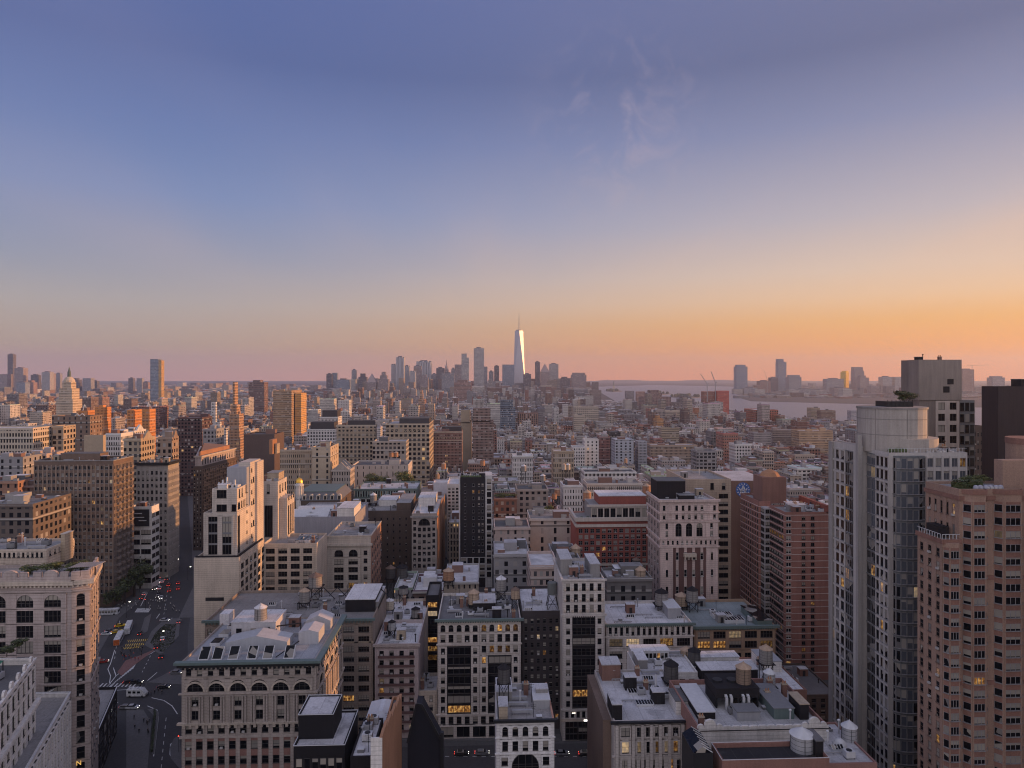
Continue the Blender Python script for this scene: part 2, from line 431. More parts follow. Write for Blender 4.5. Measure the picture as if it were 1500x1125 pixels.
class Bld:
    def __init__(s, name, label, cat, x0, x1, yt, D, dep=None, bx=None, wall=None, roof=None, par=1.0, poly=None, z0=0.0, short=None, top=None, group=None, rz=0, core=True):
        X0, X1 = fx(x0, D), fx(x1, D)
        s.X0, s.D, s.w = X0, D, X1 - X0
        s.h = top if top else fz((x0 + x1) / 2, yt, D)
        if bx is not None:
            s.d = dback(X1 if bx > x1 - 1 else X0, bx) - D
        else: s.d = dep
        s.z0 = z0; s.par = par
        s.root = thing(name, label, cat, (X0, D, 0), rz, group)
        s.p = poly or [(0, 0), (s.w, 0), (s.w, s.d), (0, s.d)]
        s.roof = None; s.wm = wall; s.rm = roof; s.wall = MB(); s.parts = {}; s.wins = []
        ALLB.append(s)
        if core:
            s.core(s.p, z0, s.h, par)
        xs = [p[0] for p in s.p]; ys = [p[1] for p in s.p]
        BOXES.append((X0 + min(xs), X0 + max(xs), D + min(ys), D + max(ys), s.h, s))
        if short:
            q = proj(X0 + s.w / 2, D, s.h); ANCH.append((short, q[0], q[1]))
    def core(s, p, z0, h, par, roof=True):
        """walls over the outline, a parapet ring and a roof sheet below its top"""
        w = s.wall.mat(s.wm)
        n = len(p); cx = sum(q[0] for q in p) / n; cy = sum(q[1] for q in p) / n
        w.poly(p, z0, h, top=False)
        t = .35
        inn = inset(p, t)
        k = len(w.v); w.v += [(q[0], q[1], h) for q in p] + [(q[0], q[1], h) for q in inn] + [(q[0], q[1], h - par) for q in inn]
        for i in range(n):
            j = (i + 1) % n
            w.f.append((k + i, k + j, k + n + j, k + n + i)); w.m.append(w.cur)
            w.f.append((k + n + i, k + n + j, k + 2 * n + j, k + 2 * n + i)); w.m.append(w.cur)
        if roof:
            r = MB().mat(s.rm); r.face([(q[0], q[1], h - par + .01) for q in inn]); r = r.build('roof', s.root)
            if not s.roof: s.roof = r
    def part(s, name, mat):
        k = name
        if k not in s.parts: s.parts[k] = MB()
        return s.parts[k].mat(mat)
    def one(s, name, mat, fn, label=None):
        """a part of its own: fn draws it into a fresh mesh"""
        m = MB().mat(mat); fn(m); o = m.build(name, s.root)
        if label: o['label'] = label
        return o
    def u(s, px): return fx(px, s.D) - s.X0
    def z(s, py, px=None): return fz(px if px is not None else CX + F * (s.X0 + s.w / 2) / s.D - F * SA, py, s.D)
    def edge(s, e, p=None):
        p = p or s.p
        a, b = p[e % len(p)], p[(e + 1) % len(p)]
        L = math.hypot(b[0] - a[0], b[1] - a[1])
        return a, ((b[0] - a[0]) / L, (b[1] - a[1]) / L), L
    def fac(s, e, u0, u1, z0, z1, nc, nr, wr=.5, hr=.6, nx=1, rail=1, arch=False, proud=.22, mat=None, smat=None, lit=.01, fr='dark', var='d', sk=None, pier=True, p=None, off=0.0, first=.0, litrows=()):
        """piers, bands and windows on edge e between u0..u1, z0..z1"""
        o, d, L = s.edge(e, p)
        if u1 is None: u1 = L
        if u1 < 0: u1 = L + u1
        if off: o = (o[0] + d[1] * off, o[1] - d[0] * off)
        cw = (u1 - u0) / nc; rh = (z1 - z0) / nr; ww = cw * wr; wh = rh * hr
        zb = (rh - wh) * .55
        w = s.wall
        if pier:
            w.mat(mat or s.wm)
            for c in range(nc + 1):
                a = u0 + (c - 1) * cw + cw / 2 + ww / 2 if c else u0
                b = u0 + c * cw + cw / 2 - ww / 2 if c < nc else u1
                w.obox(o, d, a, b, -.05, proud, z0, z1, False)
            w.mat(smat or mat or s.wm)
            for r in range(nr + 1):
                a = z0 + (r - 1) * rh + zb + wh if r else z0
                b = z0 + r * rh + zb if r < nr else z1
                if arch and r: pass
                w.obox(o, d, u0 + .02, u1 - .02, -.05, proud - .07, a, b)
        ang = math.atan2(d[1], d[0])
        for r in range(nr):
            for c in range(nc):
                if sk and sk(c, r): continue
                uc = u0 + (c + .5) * cw; z = z0 + r * rh + zb
                lv = 'l' if (r in litrows and random.random() < .5) or random.random() < lit else var
                s.wins.append((ww, wh, nx, 2 if rail and nx < 3 and not arch and random.random() < .13 else rail, arch, lv, fr, o[0] + d[0] * uc, o[1] + d[1] * uc, z, ang, d))
                if arch and pier:
                    w.mat(mat or s.wm); zc = max(wh - ww / 2, .2); ry = wh - zc; r0 = ww / 2
                    for sx in (-1, 1):
                        pts = [(uc + sx * r0, z + wh + .02), (uc + sx * r0, z + zc)] + [(uc + sx * r0 * cos(pi / 2 * i / 5), z + zc + ry * sin(pi / 2 * i / 5)) for i in range(1, 6)] + [(uc, z + wh + .02)]
                        if sx > 0: pts = pts[::-1]
                        w.prism(o, d, pts, -.02, proud - .1)
    def win(s, e, uc, z, ww, wh, nx=1, rail=1, arch=False, var='d', fr='dark', p=None, off=0.0):
        o, d, L = s.edge(e, p)
        if off: o = (o[0] + d[1] * off, o[1] - d[0] * off)
        s.wins.append((ww, wh, nx, rail, arch, var, fr, o[0] + d[0] * uc, o[1] + d[1] * uc, z, math.atan2(d[1], d[0]), d))
    def band(s, name, mat, z0, z1, out, edges=None, dent=0, p=None, label=None):
        """a moulding run along the given edges"""
        m = MB().mat(mat); pp = p or s.p
        el = list(edges if edges is not None else range(len(pp))); N = len(pp)
        for e in el:
            o, d, L = s.edge(e, pp)
            a = 0 if (e - 1) % N in [q % N for q in el] else -out
            m.obox(o, d, a, L + out, -.04, out, z0, z1)
            if dent:
                n = int(L / dent)
                for i in range(n):
                    u = (i + .5) * L / n; m.obox(o, d, u - dent * .22, u + dent * .22, -.03, out * .8, z0 - dent * .55, z0 - .005)
        ob_ = m.build(name, s.root)
        if label: ob_['label'] = label
        return ob_
    def rbox(s, name, x0, x1, y0, y1, h, mat, top=None, z=None, label=None):
        """a box standing on the roof, in shares of the roof; top: material of its lid"""
        b = (s.h - s.par + .01) if z is None else z
        xs = [q[0] for q in s.p]; ys = [q[1] for q in s.p]
        W = max(xs) - min(xs); Dp = max(ys) - min(ys); ox, oy = min(xs), min(ys)
        m = MB().mat(mat)
        m.box(ox + x0 * W, ox + x1 * W, oy + y0 * Dp, oy + y1 * Dp, b, b + h)
        if top:
            m.mat(top); m.box(ox + x0 * W - .15, ox + x1 * W + .15, oy + y0 * Dp - .15, oy + y1 * Dp + .15, b + h, b + h + .22, True)
        o = m.build(name, s.roof or s.root)
        if label: o['label'] = label
        return o
    def clutter(s, n, seed, x0=.06, x1=.94, y0=.08, y1=.92, z=None):
        """stair heads, fan boxes, ducts, vents and skylights"""
        rn = random.Random(seed)
        xs = [q[0] for q in s.p]; ys = [q[1] for q in s.p]
        W = max(xs) - min(xs); Dp = max(ys) - min(ys); ox, oy = min(xs), min(ys)
        b = (s.h - s.par + .01) if z is None else z
        put = []; n = int(n * 1.7)
        for i in range(n):
            k = rn.choice(['bulkhead', 'air_conditioner', 'air_conditioner', 'vent_pipe', 'vent_pipe', 'skylight', 'duct', 'chimney', 'antenna', 'roof_hatch', 'pipe_run'])
            sx, sy = {'antenna': (.8, .8), 'roof_hatch': (1.3, 1.1), 'pipe_run': (6, .5), 'bulkhead': (3.0, 2.6), 'air_conditioner': (2.0, 1.6), 'vent_pipe': (.6, .6), 'skylight': (2.6, 1.8), 'duct': (5, .8), 'chimney': (1.2, 1.0)}[k]
            for tr in range(14):
                cx = ox + W * rn.uniform(x0, x1); cy = oy + Dp * rn.uniform(y0, y1)
                if not all(inside(cx + a * sx / 2, cy + c * sy / 2, inset(s.p, .5)) for a in (-1, 1) for c in (-1, 1)): continue
                if all(abs(cx - a) > (sx + c) / 2 + .2 or abs(cy - e) > (sy + f) / 2 + .2 for a, e, c, f in put): break
            else: continue
            put.append((cx, cy, sx, sy))
            m = MB(); X0, X1, Y0, Y1 = cx - sx / 2, cx + sx / 2, cy - sy / 2, cy + sy / 2
            if k == 'bulkhead':
                hh = rn.uniform(2.4, 3.4); m.mat(rn.choice([BRK, TAN, GRY, DRK])); m.box(X0, X1, Y0, Y1, b, b + hh)
                m.mat(PALE); m.box(X0 - .12, X1 + .12, Y0 - .12, Y1 + .12, b + hh, b + hh + .18, True)
                m.mat(DRKM); m.box(cx - .5, cx + .5, Y0 - .05, Y0 + .1, b, b + 2.0)
            elif k == 'air_conditioner':
                hh = rn.uniform(1.0, 1.8); m.mat(rn.choice([STEEL, LSTEEL, GRYM])); m.box(X0, X1, Y0, Y1, b + .25, b + hh, True)
                m.mat(DRKM); m.lathe(cx, cy, [(.6, b + hh), (.6, b + hh + .12), (.15, b + hh + .13)], 10)
                for ax in (X0 + .15, X1 - .15): m.box(ax - .1, ax + .1, Y0 + .1, Y1 - .1, b, b + .27)
            elif k == 'vent_pipe':
                hh = rn.uniform(1.2, 3.2); m.mat(rn.choice([LSTEEL, DRKM, STEEL])); m.lathe(cx, cy, [(.16, b), (.16, b + hh), (.34, b + hh + .02), (.34, b + hh + .25), (.1, b + hh + .4)], 8)
            elif k == 'antenna':
                hh = rn.uniform(2.5, 5); m.mat(DRKM); m.bar((cx, cy, b), (cx, cy, b + hh), .05)
                for q in range(3): m.bar((cx - .7 + q * .15, cy, b + hh - .3 - q * .4), (cx + .7 - q * .15, cy, b + hh - .3 - q * .4), .03)
            elif k == 'roof_hatch':
                m.mat(GRYM); m.box(X0, X1, Y0, Y1, b, b + .6); m.mat(LSTEEL); m.box(X0 - .06, X1 + .06, Y0 - .06, Y1 + .06, b + .6, b + .7, True)
            elif k == 'pipe_run':
                m.mat(STEEL); m.bar((X0, cy, b + .45), (X1, cy, b + .45), .13); m.bar((X0, cy, b + .45), (X0, cy, b), .13)
                for q in range(4): m.box(X0 + .8 + q * 1.5, X0 + .95 + q * 1.5, cy - .2, cy + .2, b, b + .33)
            elif k == 'skylight':
                m.mat(LSTEEL); m.box(X0, X1, Y0, Y1, b, b + .5); m.mat(glassmat('s')); zt = b + 1.1
                m.face([(X0, Y0, b + .5), (X1, Y0, b + .5), (X1, cy, zt), (X0, cy, zt)]); m.face([(X1, Y1, b + .5), (X0, Y1, b + .5), (X0, cy, zt), (X1, cy, zt)])
                m.mat(LSTEEL)
                for q in range(5):
                    xx = X0 + sx * q / 4; m.bar((xx, Y0, b + .53), (xx, cy, zt + .03), .05); m.bar((xx, Y1, b + .53), (xx, cy, zt + .03), .05)
            elif k == 'duct':
                m.mat(STEEL); m.box(X0, X1, cy - .35, cy + .35, b + .5, b + 1.15, True); m.box(X1 - .7, X1, cy - .34, cy + .34, b, b + .52)
                m.box(X0 + .2, X0 + .35, cy - .3, cy + .3, b, b + .51)
            else:
                hh = rn.uniform(1.6, 3.2); m.mat(BRK); m.box(X0, X1, Y0, Y1, b, b + hh); m.mat(TAN); m.box(X0 - .1, X1 + .1, Y0 - .1, Y1 + .1, b + hh, b + hh + .2, True)
                m.mat(TERRA)
                for q in (-.3, .3): m.lathe(cx + q, cy, [(.18, b + hh + .2), (.15, b + hh + .8)], 8)
            m.build(k, s.roof or s.root)
    def finish(s, bvh):
        if s.wall.f: s.wall.build('wall', s.root)
        for k, m in s.parts.items(): m.build(k, s.root)
        cand = []
        for wdw in s.wins:
            ww, wh, nx, rail, arch, var, fr, x, y, z, ang, d = wdw
            wx, wy = s.X0 + x + d[1] * .6, s.D + y - d[0] * .6
            q = proj(wx, wy, z + wh / 2); vis = 0
            if q and -25 < q[0] < 1525 and q[1] < 1140:
                v = Vector((wx, wy, z + wh / 2)); o = Vector((0, 0, H)); L = (v - o).length
                dr = (v - o) / L
                if dr.x * d[1] - dr.y * d[0] < 0:
                    hit = bvh.ray_cast(o, dr, L - .3)
                    if hit[0] is None: vis = ww * wh * abs(dr.x * d[1] - dr.y * d[0]) / L / L
            cand.append((vis, wdw))
        cand.sort(key=lambda c: -c[0])
        rest = MB()
        for i, (vis, wdw) in enumerate(cand):
            ww, wh, nx, rail, arch, var, fr, x, y, z, ang, d = wdw
            if vis > 0 and i < 100:
                ob('window', window_mesh(ww, wh, nx, rail, arch, var, fr), s.root, (x, y, z), ang)
            else:
                me = window_mesh(ww, wh, nx, rail, arch, var if var == 'l' else 's', fr)
                k = len(rest.v); ca, sa = cos(ang), sin(ang)
                mi = []
                for mm in me.materials:
                    rest.mat(mm); mi.append(rest.cur)
                rest.v += [(x + v.co.x * ca - v.co.y * sa, y + v.co.x * sa + v.co.y * ca, z + v.co.z) for v in me.vertices]
                for p in me.polygons:
                    rest.f.append(tuple(k + j for j in p.vertices)); rest.m.append(mi[p.material_index])
        if rest.f: rest.build('windows', s.root, kind='stuff')
def inset(p, t):
    """outline moved inwards by t (convex, CCW)"""
    n = len(p); out = []
    for i in range(n):
        a, b, c = Vector(p[i - 1]), Vector(p[i]), Vector(p[(i + 1) % n])
        d1 = (b - a).normalized(); d2 = (c - b).normalized()
        n1 = Vector((-d1.y, d1.x)); n2 = Vector((-d2.y, d2.x))
        bis = (n1 + n2); bl = bis.length
        bis = bis / bl if bl > 1e-6 else n1
        k = t / max(.3, bis.dot(n1)); q = b + bis * k
        out.append((q.x, q.y))
    return out
def inside(x, y, P):
    r = False
    for i in range(len(P)):
        (x0, y0), (x1, y1) = P[i - 1], P[i]
        if (y0 > y) != (y1 > y) and x < (x1 - x0) * (y - y0) / (y1 - y0) + x0: r = not r
    return r
# common finishes
BRK = wallmat((.19, .105, .085), 'brick'); RED = wallmat((.25, .085, .065), 'brick'); BRN = wallmat((.15, .105, .085), 'brick')
TAN = wallmat((.36, .29, .22), 'stone'); CRM = wallmat((.46, .39, .33), 'stone'); GRY = wallmat((.24, .23, .23), 'concrete')
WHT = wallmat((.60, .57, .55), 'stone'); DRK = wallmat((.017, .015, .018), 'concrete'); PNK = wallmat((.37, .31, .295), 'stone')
CONC = wallmat((.40, .36, .33), 'concrete'); DBRN = wallmat((.095, .07, .06), 'brick'); ORG = wallmat((.33, .17, .10), 'brick')
PALE = wallmat((.44, .43, .45), 'roof'); TAR = wallmat((.13, .125, .13), 'roof'); GRAV = wallmat((.26, .25, .25), 'roof'); SILV = wallmat((.54, .53, .55), 'roof')
STEEL = wallmat((.30, .30, .32), 'metal'); LSTEEL = wallmat((.5, .5, .52), 'metal'); GRYM = wallmat((.17, .17, .18), 'metal'); DRKM = wallmat((.018, .018, .021), 'metal')
GREEN = wallmat((.115, .155, .15), 'metal'); TERRA = wallmat((.36, .19, .11), 'brick')
# ------------------------------------------------------------------ buildings further off: walls carry their windows in the material
def shell(w, d, h, col, rc, wp, r):
    """walls and roof sheet as two parts; returns the roof"""
    m = MB().mat(facademat())
    m.face([(0, 0, 0), (w, 0, 0), (w, 0, h), (0, 0, h)]); m.face([(w, 0, 0), (w, d, 0), (w, d, h), (w, 0, h)])
    m.face([(w, d, 0), (0, d, 0), (0, d, h), (w, d, h)]); m.face([(0, d, 0), (0, 0, 0), (0, 0, h), (0, d, h)])
    m.facade(0, col, rc, wp); m.build('wall', r)
    m = MB().mat(facademat()); m.face([(0, 0, h), (w, 0, h), (w, d, h), (0, d, h)]); m.facade(0, col, rc, wp)
    return m.build('roof', r)
def farmesh(boxes, col, rc, wp, base=0):
    m = MB().mat(facademat())
    for (x0, x1, y0, y1, z0, z1) in boxes:
        n0 = len(m.f); m.box(x0, x1, y0, y1, z0, z1); m.facade(n0, col, rc, wp)
    return m
ROOFC = [(.36, .35, .37), (.58, .57, .59), (.10, .10, .105), (.20, .195, .20), (.47, .46, .48)]
def far(name, label, cat, x0, x1, yt, D, dep=None, bx=None, col=(.3, .25, .2), rc=None, wp=(3.2, 3.4, .5), tops=(), group=None, short=None, bulk=1, seed=0, rz=0, par=True):
    """a building in the middle distance: walls, roof, parapet, stair heads; tops: (inset shares l, r, front, back, extra height)"""
    rn = random.Random(seed or int(x0 * 7 + yt * 13 + D))
    X0, X1 = fx(x0, D), fx(x1, D); w = X1 - X0; h = fz((x0 + x1) / 2, yt, D)
    d = (dback(X1 if bx > x1 - 1 else X0, bx) - D) if bx is not None else (dep or 20)
    rc = rc or rn.choice(ROOFC)
    r = thing(name, label, cat, (X0, D, 0), rz, group)
    rf = shell(w, d, h, col, rc, wp, r)
    BOXES.append((X0, X1, D, D + d, h, r))
    if par:
        p = MB().mat(facademat()); t = .4; hp = 1.1
        for (a, b, c, e) in ((0, w, 0, t), (0, w, d - t, d), (0, t, t, d - t), (w - t, w, t, d - t)):
            n0 = len(p.f); p.box(a, b, c, e, h, h + hp); p.facade(n0, col, tuple(min(.7, q * 1.3) for q in col), (900, 900, 0))
        p.build('parapet', r)
    zt = h
    for (l, rr, f, bk, eh) in tops:
        m = farmesh([(w * l, w * (1 - rr), d * f, d * (1 - bk), zt, zt + eh)], col, rc, wp); m.build('setback_storey', r); zt += eh
    if bulk and D < 600: bulk = bulk + 6
    for i in range(bulk):
        bw, bd, bh = rn.uniform(3, min(9, w * .4 + 3)), rn.uniform(3, min(7, d * .4 + 2.5)), rn.uniform(2.5, 4.5)
        if i > 1: bw, bd, bh = rn.uniform(1, 3.4), rn.uniform(1, 2.8), rn.uniform(.8, 2.6)
        if bw > w - 2 or bd > d - 2: continue
        bx0 = rn.uniform(.8, w - bw - .8); by0 = rn.uniform(.8, d - bd - .8)
        bc = rn.choice([col, (.3, .29, .29), (.2, .12, .1), (.12, .12, .13)])
        farmesh([(bx0, bx0 + bw, by0, by0 + bd, h, h + bh)], bc, rn.choice(ROOFC), (900, 900, 0)).build('bulkhead', rf)
    if short: ANCH.append((short, (x0 + x1) / 2, yt))
    if rz: r.rotation_euler = (0, 0, rz)
    return r, w, d, h
# ------------------------------------------------------------------ the near buildings, one by one
def along(P, d, px, L0=1.0, L1=200.0):
    """distance from P along d at which the photo column px is reached"""
    f = lambda L: proj(P[0] + d[0] * L, P[1] + d[1] * L, 0)[0] - px
    a, b = L0, L1
    for _ in range(60):
        m = (a + b) / 2
        if (f(a) < 0) == (f(m) < 0): a = m
        else: b = m
    return a
BW = (-sin(R(18.5)), cos(R(18.5)))      # the diagonal avenue
def hero_left():
    # cream stone corner tower with the toothed parapet
    X0 = fx(-75, 180); P1 = (fx(104, 180), 180.0)
    P2 = (P1[0] + 3.9, P1[1] + 1.5); d3 = (-.371, .928); L = along(P2, d3, 144); P3 = (P2[0] + d3[0] * L, P2[1] + d3[1] * L)
    loc = lambda P: (P[0] - X0, P[1] - 180)
    poly = [(0, 0), loc(P1), loc(P2), loc(P3), (0, P3[1] - 180)]
    B = Bld('office_building', 'cream stone corner building with arched top windows and a toothed parapet with roof garden', 'building', -75, 104, 852, 180, wall=PNK, roof=GRAV, par=.8, poly=poly, short='cream corner building with the toothed parapet')
    w = B.p[1][0]
    rows = [(872, 889, 'arch'), (895, 911, 0), (917, 933, 0), (940, 956, 0), (962, 978, 0), (984, 1000, 0), (1006, 1022, 0), (1029, 1045, 0), (1052, 1068, 0), (1075, 1091, 0), (1098, 1114, 0), (1121, 1137, 0)]
    for a, b, k in rows:
        z1, z0 = B.z(a - 2.5), B.z(b + 2.5)
        ar = bool(k)
        B.fac(0, B.u(-64), B.u(98), z0, z1, 4, 1, .62, .80, 4, 1, ar, .35, fr='dark', lit=.04)
        B.fac(1, .15, None, z0, z1, 1, 1, .46, .78, 1, 1, ar, .2)
        B.fac(2, .3, None, z0, z1, 4, 1, .5, .78, 2, 1, ar, .2)
    for py in (866, 936, 1002): B.band('cornice', PNK, B.z(py + 1.6), B.z(py - 1), .5, (0, 1, 2))
    B.band('cornice', CRM, B.z(857), B.z(851), 1.0, (0, 1, 2), 1.0)
    par = MB().mat(PNK)                                   # the toothed parapet with its curved centre pieces
    for e in (0, 1, 2):
        o, d, L = B.edge(e); n = max(2, int(L / 3.2))
        par.obox(o, d, 0, L, -.5, .12, B.h, B.h + 1.0)
        for i in range(n):
            u = (i + .5) * L / n
            if i % 3 == 1 and L > 20: par.prism(o, d, [(u - 1.7, B.h + .9), (u + 1.7, B.h + .9)] + [(u + 1.7 * cos(pi * k / 8), B.h + 1.9 + .9 * sin(pi * k / 8)) for k in range(9)], -.52, .14)
            else: par.obox(o, d, u - 1.0, u + 1.0, -.52, .14, B.h + .9, B.h + 2.3)
    par.build('parapet', B.root)
    # roof pavilion, chimney block and pergola
    q = B.h - .8
    ph = Bld('roof_pavilion', 'pale stepped rooftop house with a row of small dark windows behind the toothed parapet', 'rooftop house', -60, 68, 805, 196, dep=13, wall=CRM, roof=GRAV, par=.6, z0=0, core=False)
    ph.z0 = q; ph.core(ph.p, q, ph.h, .6)
    ph.fac(0, .5, ph.w - .6, ph.z(818), ph.z(808), 18, 1, .5, .7, 1, 0, proud=.1)
    ph.fac(0, .5, ph.w - .6, ph.z(842), ph.z(825), 4, 1, .72, .75, 1, 0, proud=.15)
    ph.fac(1, .5, None, ph.z(818), ph.z(808), 6, 1, .4, .7, 1, 0, proud=.1)
    ph.rbox('chimney', 1.0, 1.05, .5, .8, ph.h - q + 2.6, TAN, CRM, z=q)
    ph.clutter(7, 3)
    pg = thing('pergola', 'dark timber pergola with a slatted top among shrubs on the toothed roof', 'pergola', (P2[0] - 6.4, 184.6, q))
    m = MB().mat(DRKM)
    for x in (0, 6):
        for y in (0, 4): m.box(x - .12, x + .12, y - .12, y + .12, 0, 3.0)
    m.build('post', pg)
    m = MB().mat(STEEL)
    for i in range(14): m.box(-.4 + i * .5, -.2 + i * .5, -.5, 4.5, 3.0 + .02 * i, 3.12 + .02 * i, True)
    m.build('slatted_top', pg)
    # foot sign with the letter
    try:
        cu = bpy.data.curves.new('letters', 'FONT'); cu.body = 'N'; cu.size = 1.6; cu.extrude = .06
        t = bpy.data.objects.new('letters', cu); COL.objects.link(t)
        dg = bpy.context.evaluated_depsgraph_get(); me = bpy.data.meshes.new_from_object(t.evaluated_get(dg)); bpy.data.objects.remove(t)
        me.materials.clear(); me.materials.append(emis('gold_letter', (1.0, .6, .15), .5))
        o = ob('sign_letter', me, B.root, (B.p[1][0] + 1.3, -.1, B.z(1123))); o.rotation_euler = (R(90), 0, R(20))
    except Exception as e: print('letter', e)

    # white terracotta front at the frame's lower left corner, running along the diagonal avenue
    def strip(name, label, cat, pxf, Df, pyf, Lback, wid, wall, roof, par=.9, **kw):
        Pf = (fx(pxf, Df), Df); z = fz(pxf, pyf, Df)
        Pn = (Pf[0] - BW[0] * Lback, Pf[1] - BW[1] * Lback)
        X0 = Pn[0] - wid; D0 = Pn[1]
        b = Bld(name, label, cat, 0, 10, 0, D0, dep=1, wall=wall, roof=roof, par=par, top=z, core=False, **kw)
        b.X0 = X0; b.root.location = (X0, D0, 0)
        b.p = [(0, 0), (wid, 0), (Pf[0] - X0, Pf[1] - D0), (Pf[0] - X0 - wid, Pf[1] - D0)]
        b.core(b.p, 0, z, par)
        BOXES[-1] = (min(q[0] for q in b.p) + X0 + 4, max(q[0] for q in b.p) + X0 - 4, D0, Pf[1], z - 2, b)
        return b
    B = strip('loft_building', 'white terracotta loft building with a roof cafe at the lower left corner', 'building', 50, 160, 966, 62, 26, WHT, TAR, 1.1)
    h = B.h
    B.fac(1, .5, None, h - 9.4, h - 1.2, 18, 2, .52, .72, 1, 1, proud=.3)
    B.fac(1, .5, None, h - 44, h - 10.4, 18, 9, .55, .66, 1, 1, proud=.35)
    B.band('cornice', WHT, h - 10.2, h - 9.3, 1.1, (1,), 1.2); B.band('cornice', WHT, h - .3, h + .3, .4, (1, 2))
    cr = MB().mat(WHT); o, d, L = B.edge(1)
    for i in range(14):
        u = (i + .5) * L / 14
        cr.prism(o, d, [(u - .9, h + .28), (u + .9, h + .28)] + [(u + .9 * cos(pi * k / 6), h + .8 + .7 * sin(pi * k / 6)) for k in range(7)], -.3, .15)
    cr.build('parapet_crest', B.root)
    B.clutter(6, 12, .2, .8, .5, .95)
    cafe = thing('roof_cafe', 'rooftop cafe with green awning and strings of small lights on the white building', 'cafe', (B.X0, B.D, h - 1.1))
    m = MB().mat(plain('green_awning', (.03, .16, .10)))
    gx, gy = B.p[2][0] - 9, B.p[2][1] - 9
    m.face([(gx, gy, 2.9), (gx + 6.5, gy, 2.6), (gx + 5, gy + 5, 2.6), (gx - 1.5, gy + 5, 2.9)]); m.build('awning', cafe)
    m = MB().mat(DRKM)
    for a, b in ((0, 0), (6.3, .1), (4.9, 4.9), (-1.4, 4.9)): m.box(gx + a - .08, gx + a + .08, gy + b - .08, gy + b + .08, 0, 2.62)
    m.build('awning_frame', cafe)
    for k, (nm, c) in enumerate((('warm_bulb', (1, .72, .35)), ('pink_bulb', (1, .35, .35)))):
        m = MB().mat(emis(nm, c, 1.6)); rn = random.Random(k)
        for i in range(26):
            x, y, z = gx - 9 + rn.random() * 9, gy - 12 + rn.random() * 18, 1.2 + rn.random() * 2.2
            m.box(x - .09, x + .09, y - .09, y + .09, z - .09, z + .09, True)
        m.build('light_string', cafe)
    B = strip('loft_building', 'low grey roofed building with ribbed white side between the terracotta loft and the cream corner', 'building', 102, 177, 1015, 60, 22, WHT, GRAV, 1.0)
    B.fac(1, .4, None, 4, B.h - 1.6, 22, 6, .42, .72, 1, 1, proud=.4)
    B.band('coping', LSTEEL, B.h, B.h + .25, .3, (1, 2))
    q = B.p[2]; m = MB().mat(LSTEEL); m.bar((q[0] - 9, q[1] - 7, B.h - .6), (q[0] - 3, q[1] - 1.5, B.h + 1.6), .07); m.bar((q[0] - 9, q[1] - 7, B.h - .9), (q[0] - 9, q[1] - 7, B.h + .2), .2); m.build('pipe', B.root)
    B.clutter(4, 5, .3, .9, .55, .95)
    # narrow dark building between the corner tower and the plaza
    B = strip('shop_building', 'low narrow black building with machines on its grey roof beside the plaza', 'building', 171, 236, 1006, 58, 11, DRK, GRAV, .8)
    B.fac(1, 1, None, 1, B.h - 2, 10, 3, .6, .6, 1, 0, proud=.12, lit=0)
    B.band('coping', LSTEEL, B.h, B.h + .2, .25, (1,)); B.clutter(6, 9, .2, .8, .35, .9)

    # brown grid apartment tower
    B = Bld('apartment_tower', 'dark brown apartment tower with a dense grid of windows left of the avenue', 'apartment tower', 50, 166, 675, 365, bx=195, wall=BRN, roof=TAR, short='dark brown gridded apartment tower')
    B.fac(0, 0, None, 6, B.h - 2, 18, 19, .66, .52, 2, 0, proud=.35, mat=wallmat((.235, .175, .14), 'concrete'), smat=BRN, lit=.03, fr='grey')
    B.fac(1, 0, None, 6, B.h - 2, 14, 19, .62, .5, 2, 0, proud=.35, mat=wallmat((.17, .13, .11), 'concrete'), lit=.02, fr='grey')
    bal = MB().mat(wallmat((.2, .16, .14), 'concrete')); o, d, L = B.edge(1)
    for r in range(19):
        z = 6 + r * (B.h - 8) / 19
        for c in range(2, 14, 3): bal.obox(o, d, c * L / 14, (c + 1.6) * L / 14, .3, 1.6, z, z + 1.0)
    bal.build('balcony', B.root); B.band('coping', GRY, B.h - .2, B.h + .3, .3); B.rbox('bulkhead', .25, .75, .3, .7, 4, BRN, TAR); B.clutter(12, 31)
    # grey grid building behind it, lit along its right side
    B = Bld('office_building', 'grey gridded office block with sunlit right side beyond the brown apartment tower', 'building', 200, 246, 678, 415, bx=262, wall=wallmat((.30, .27, .25), 'concrete'), roof=TAR, short='grey gridded office block by the avenue')
    B.fac(0, 0, None, 3, B.h - 4, 7, 16, .5, .55, 2, 1, proud=.3); B.fac(1, 0, None, 3, B.h - 4, 16, 16, .5, .55, 1, 1, proud=.3)
    B.band('cornice', DRKM, B.h - 1.4, B.h + .2, .9); B.clutter(6, 77)
    # white ribbon building with billboard
    B = Bld('office_building', 'small white modern building with ribbon windows and a dark billboard beside the avenue', 'building', 190, 222, 742, 395, bx=233, wall=WHT, roof=GRAV)
    B.fac(0, 0, None, 2, B.h - 12, 2, 6, .9, .5, 3, 0, proud=.2); B.fac(1, 0, None, 2, B.h - 3, 2, 9, .92, .5, 6, 0, proud=.2)
    B.clutter(6, 42)
    def bill(m):
        m.box(1, B.w - 1, -.9, -.5, B.h - 11, B.h - 1.5, True); m.mat(LSTEEL)
        for z, a, b in ((B.h - 4, .25, .6), (B.h - 6.2, .2, .7), (B.h - 8, .45, .8)): m.box(B.w * a, B.w * b, -.95, -.9, z, z + .5, True)
    B.one('billboard', DRKM, bill)

    # the wedge under scaffolding
    X0 = fx(283, 480); z = fz(290, 683, 480)
    P = [(fx(283, 480) - X0, 0), (fx(296, 480) - X0, 0), (fx(347, 535) - X0, 55), (fx(291, 560) - X0, 80)]
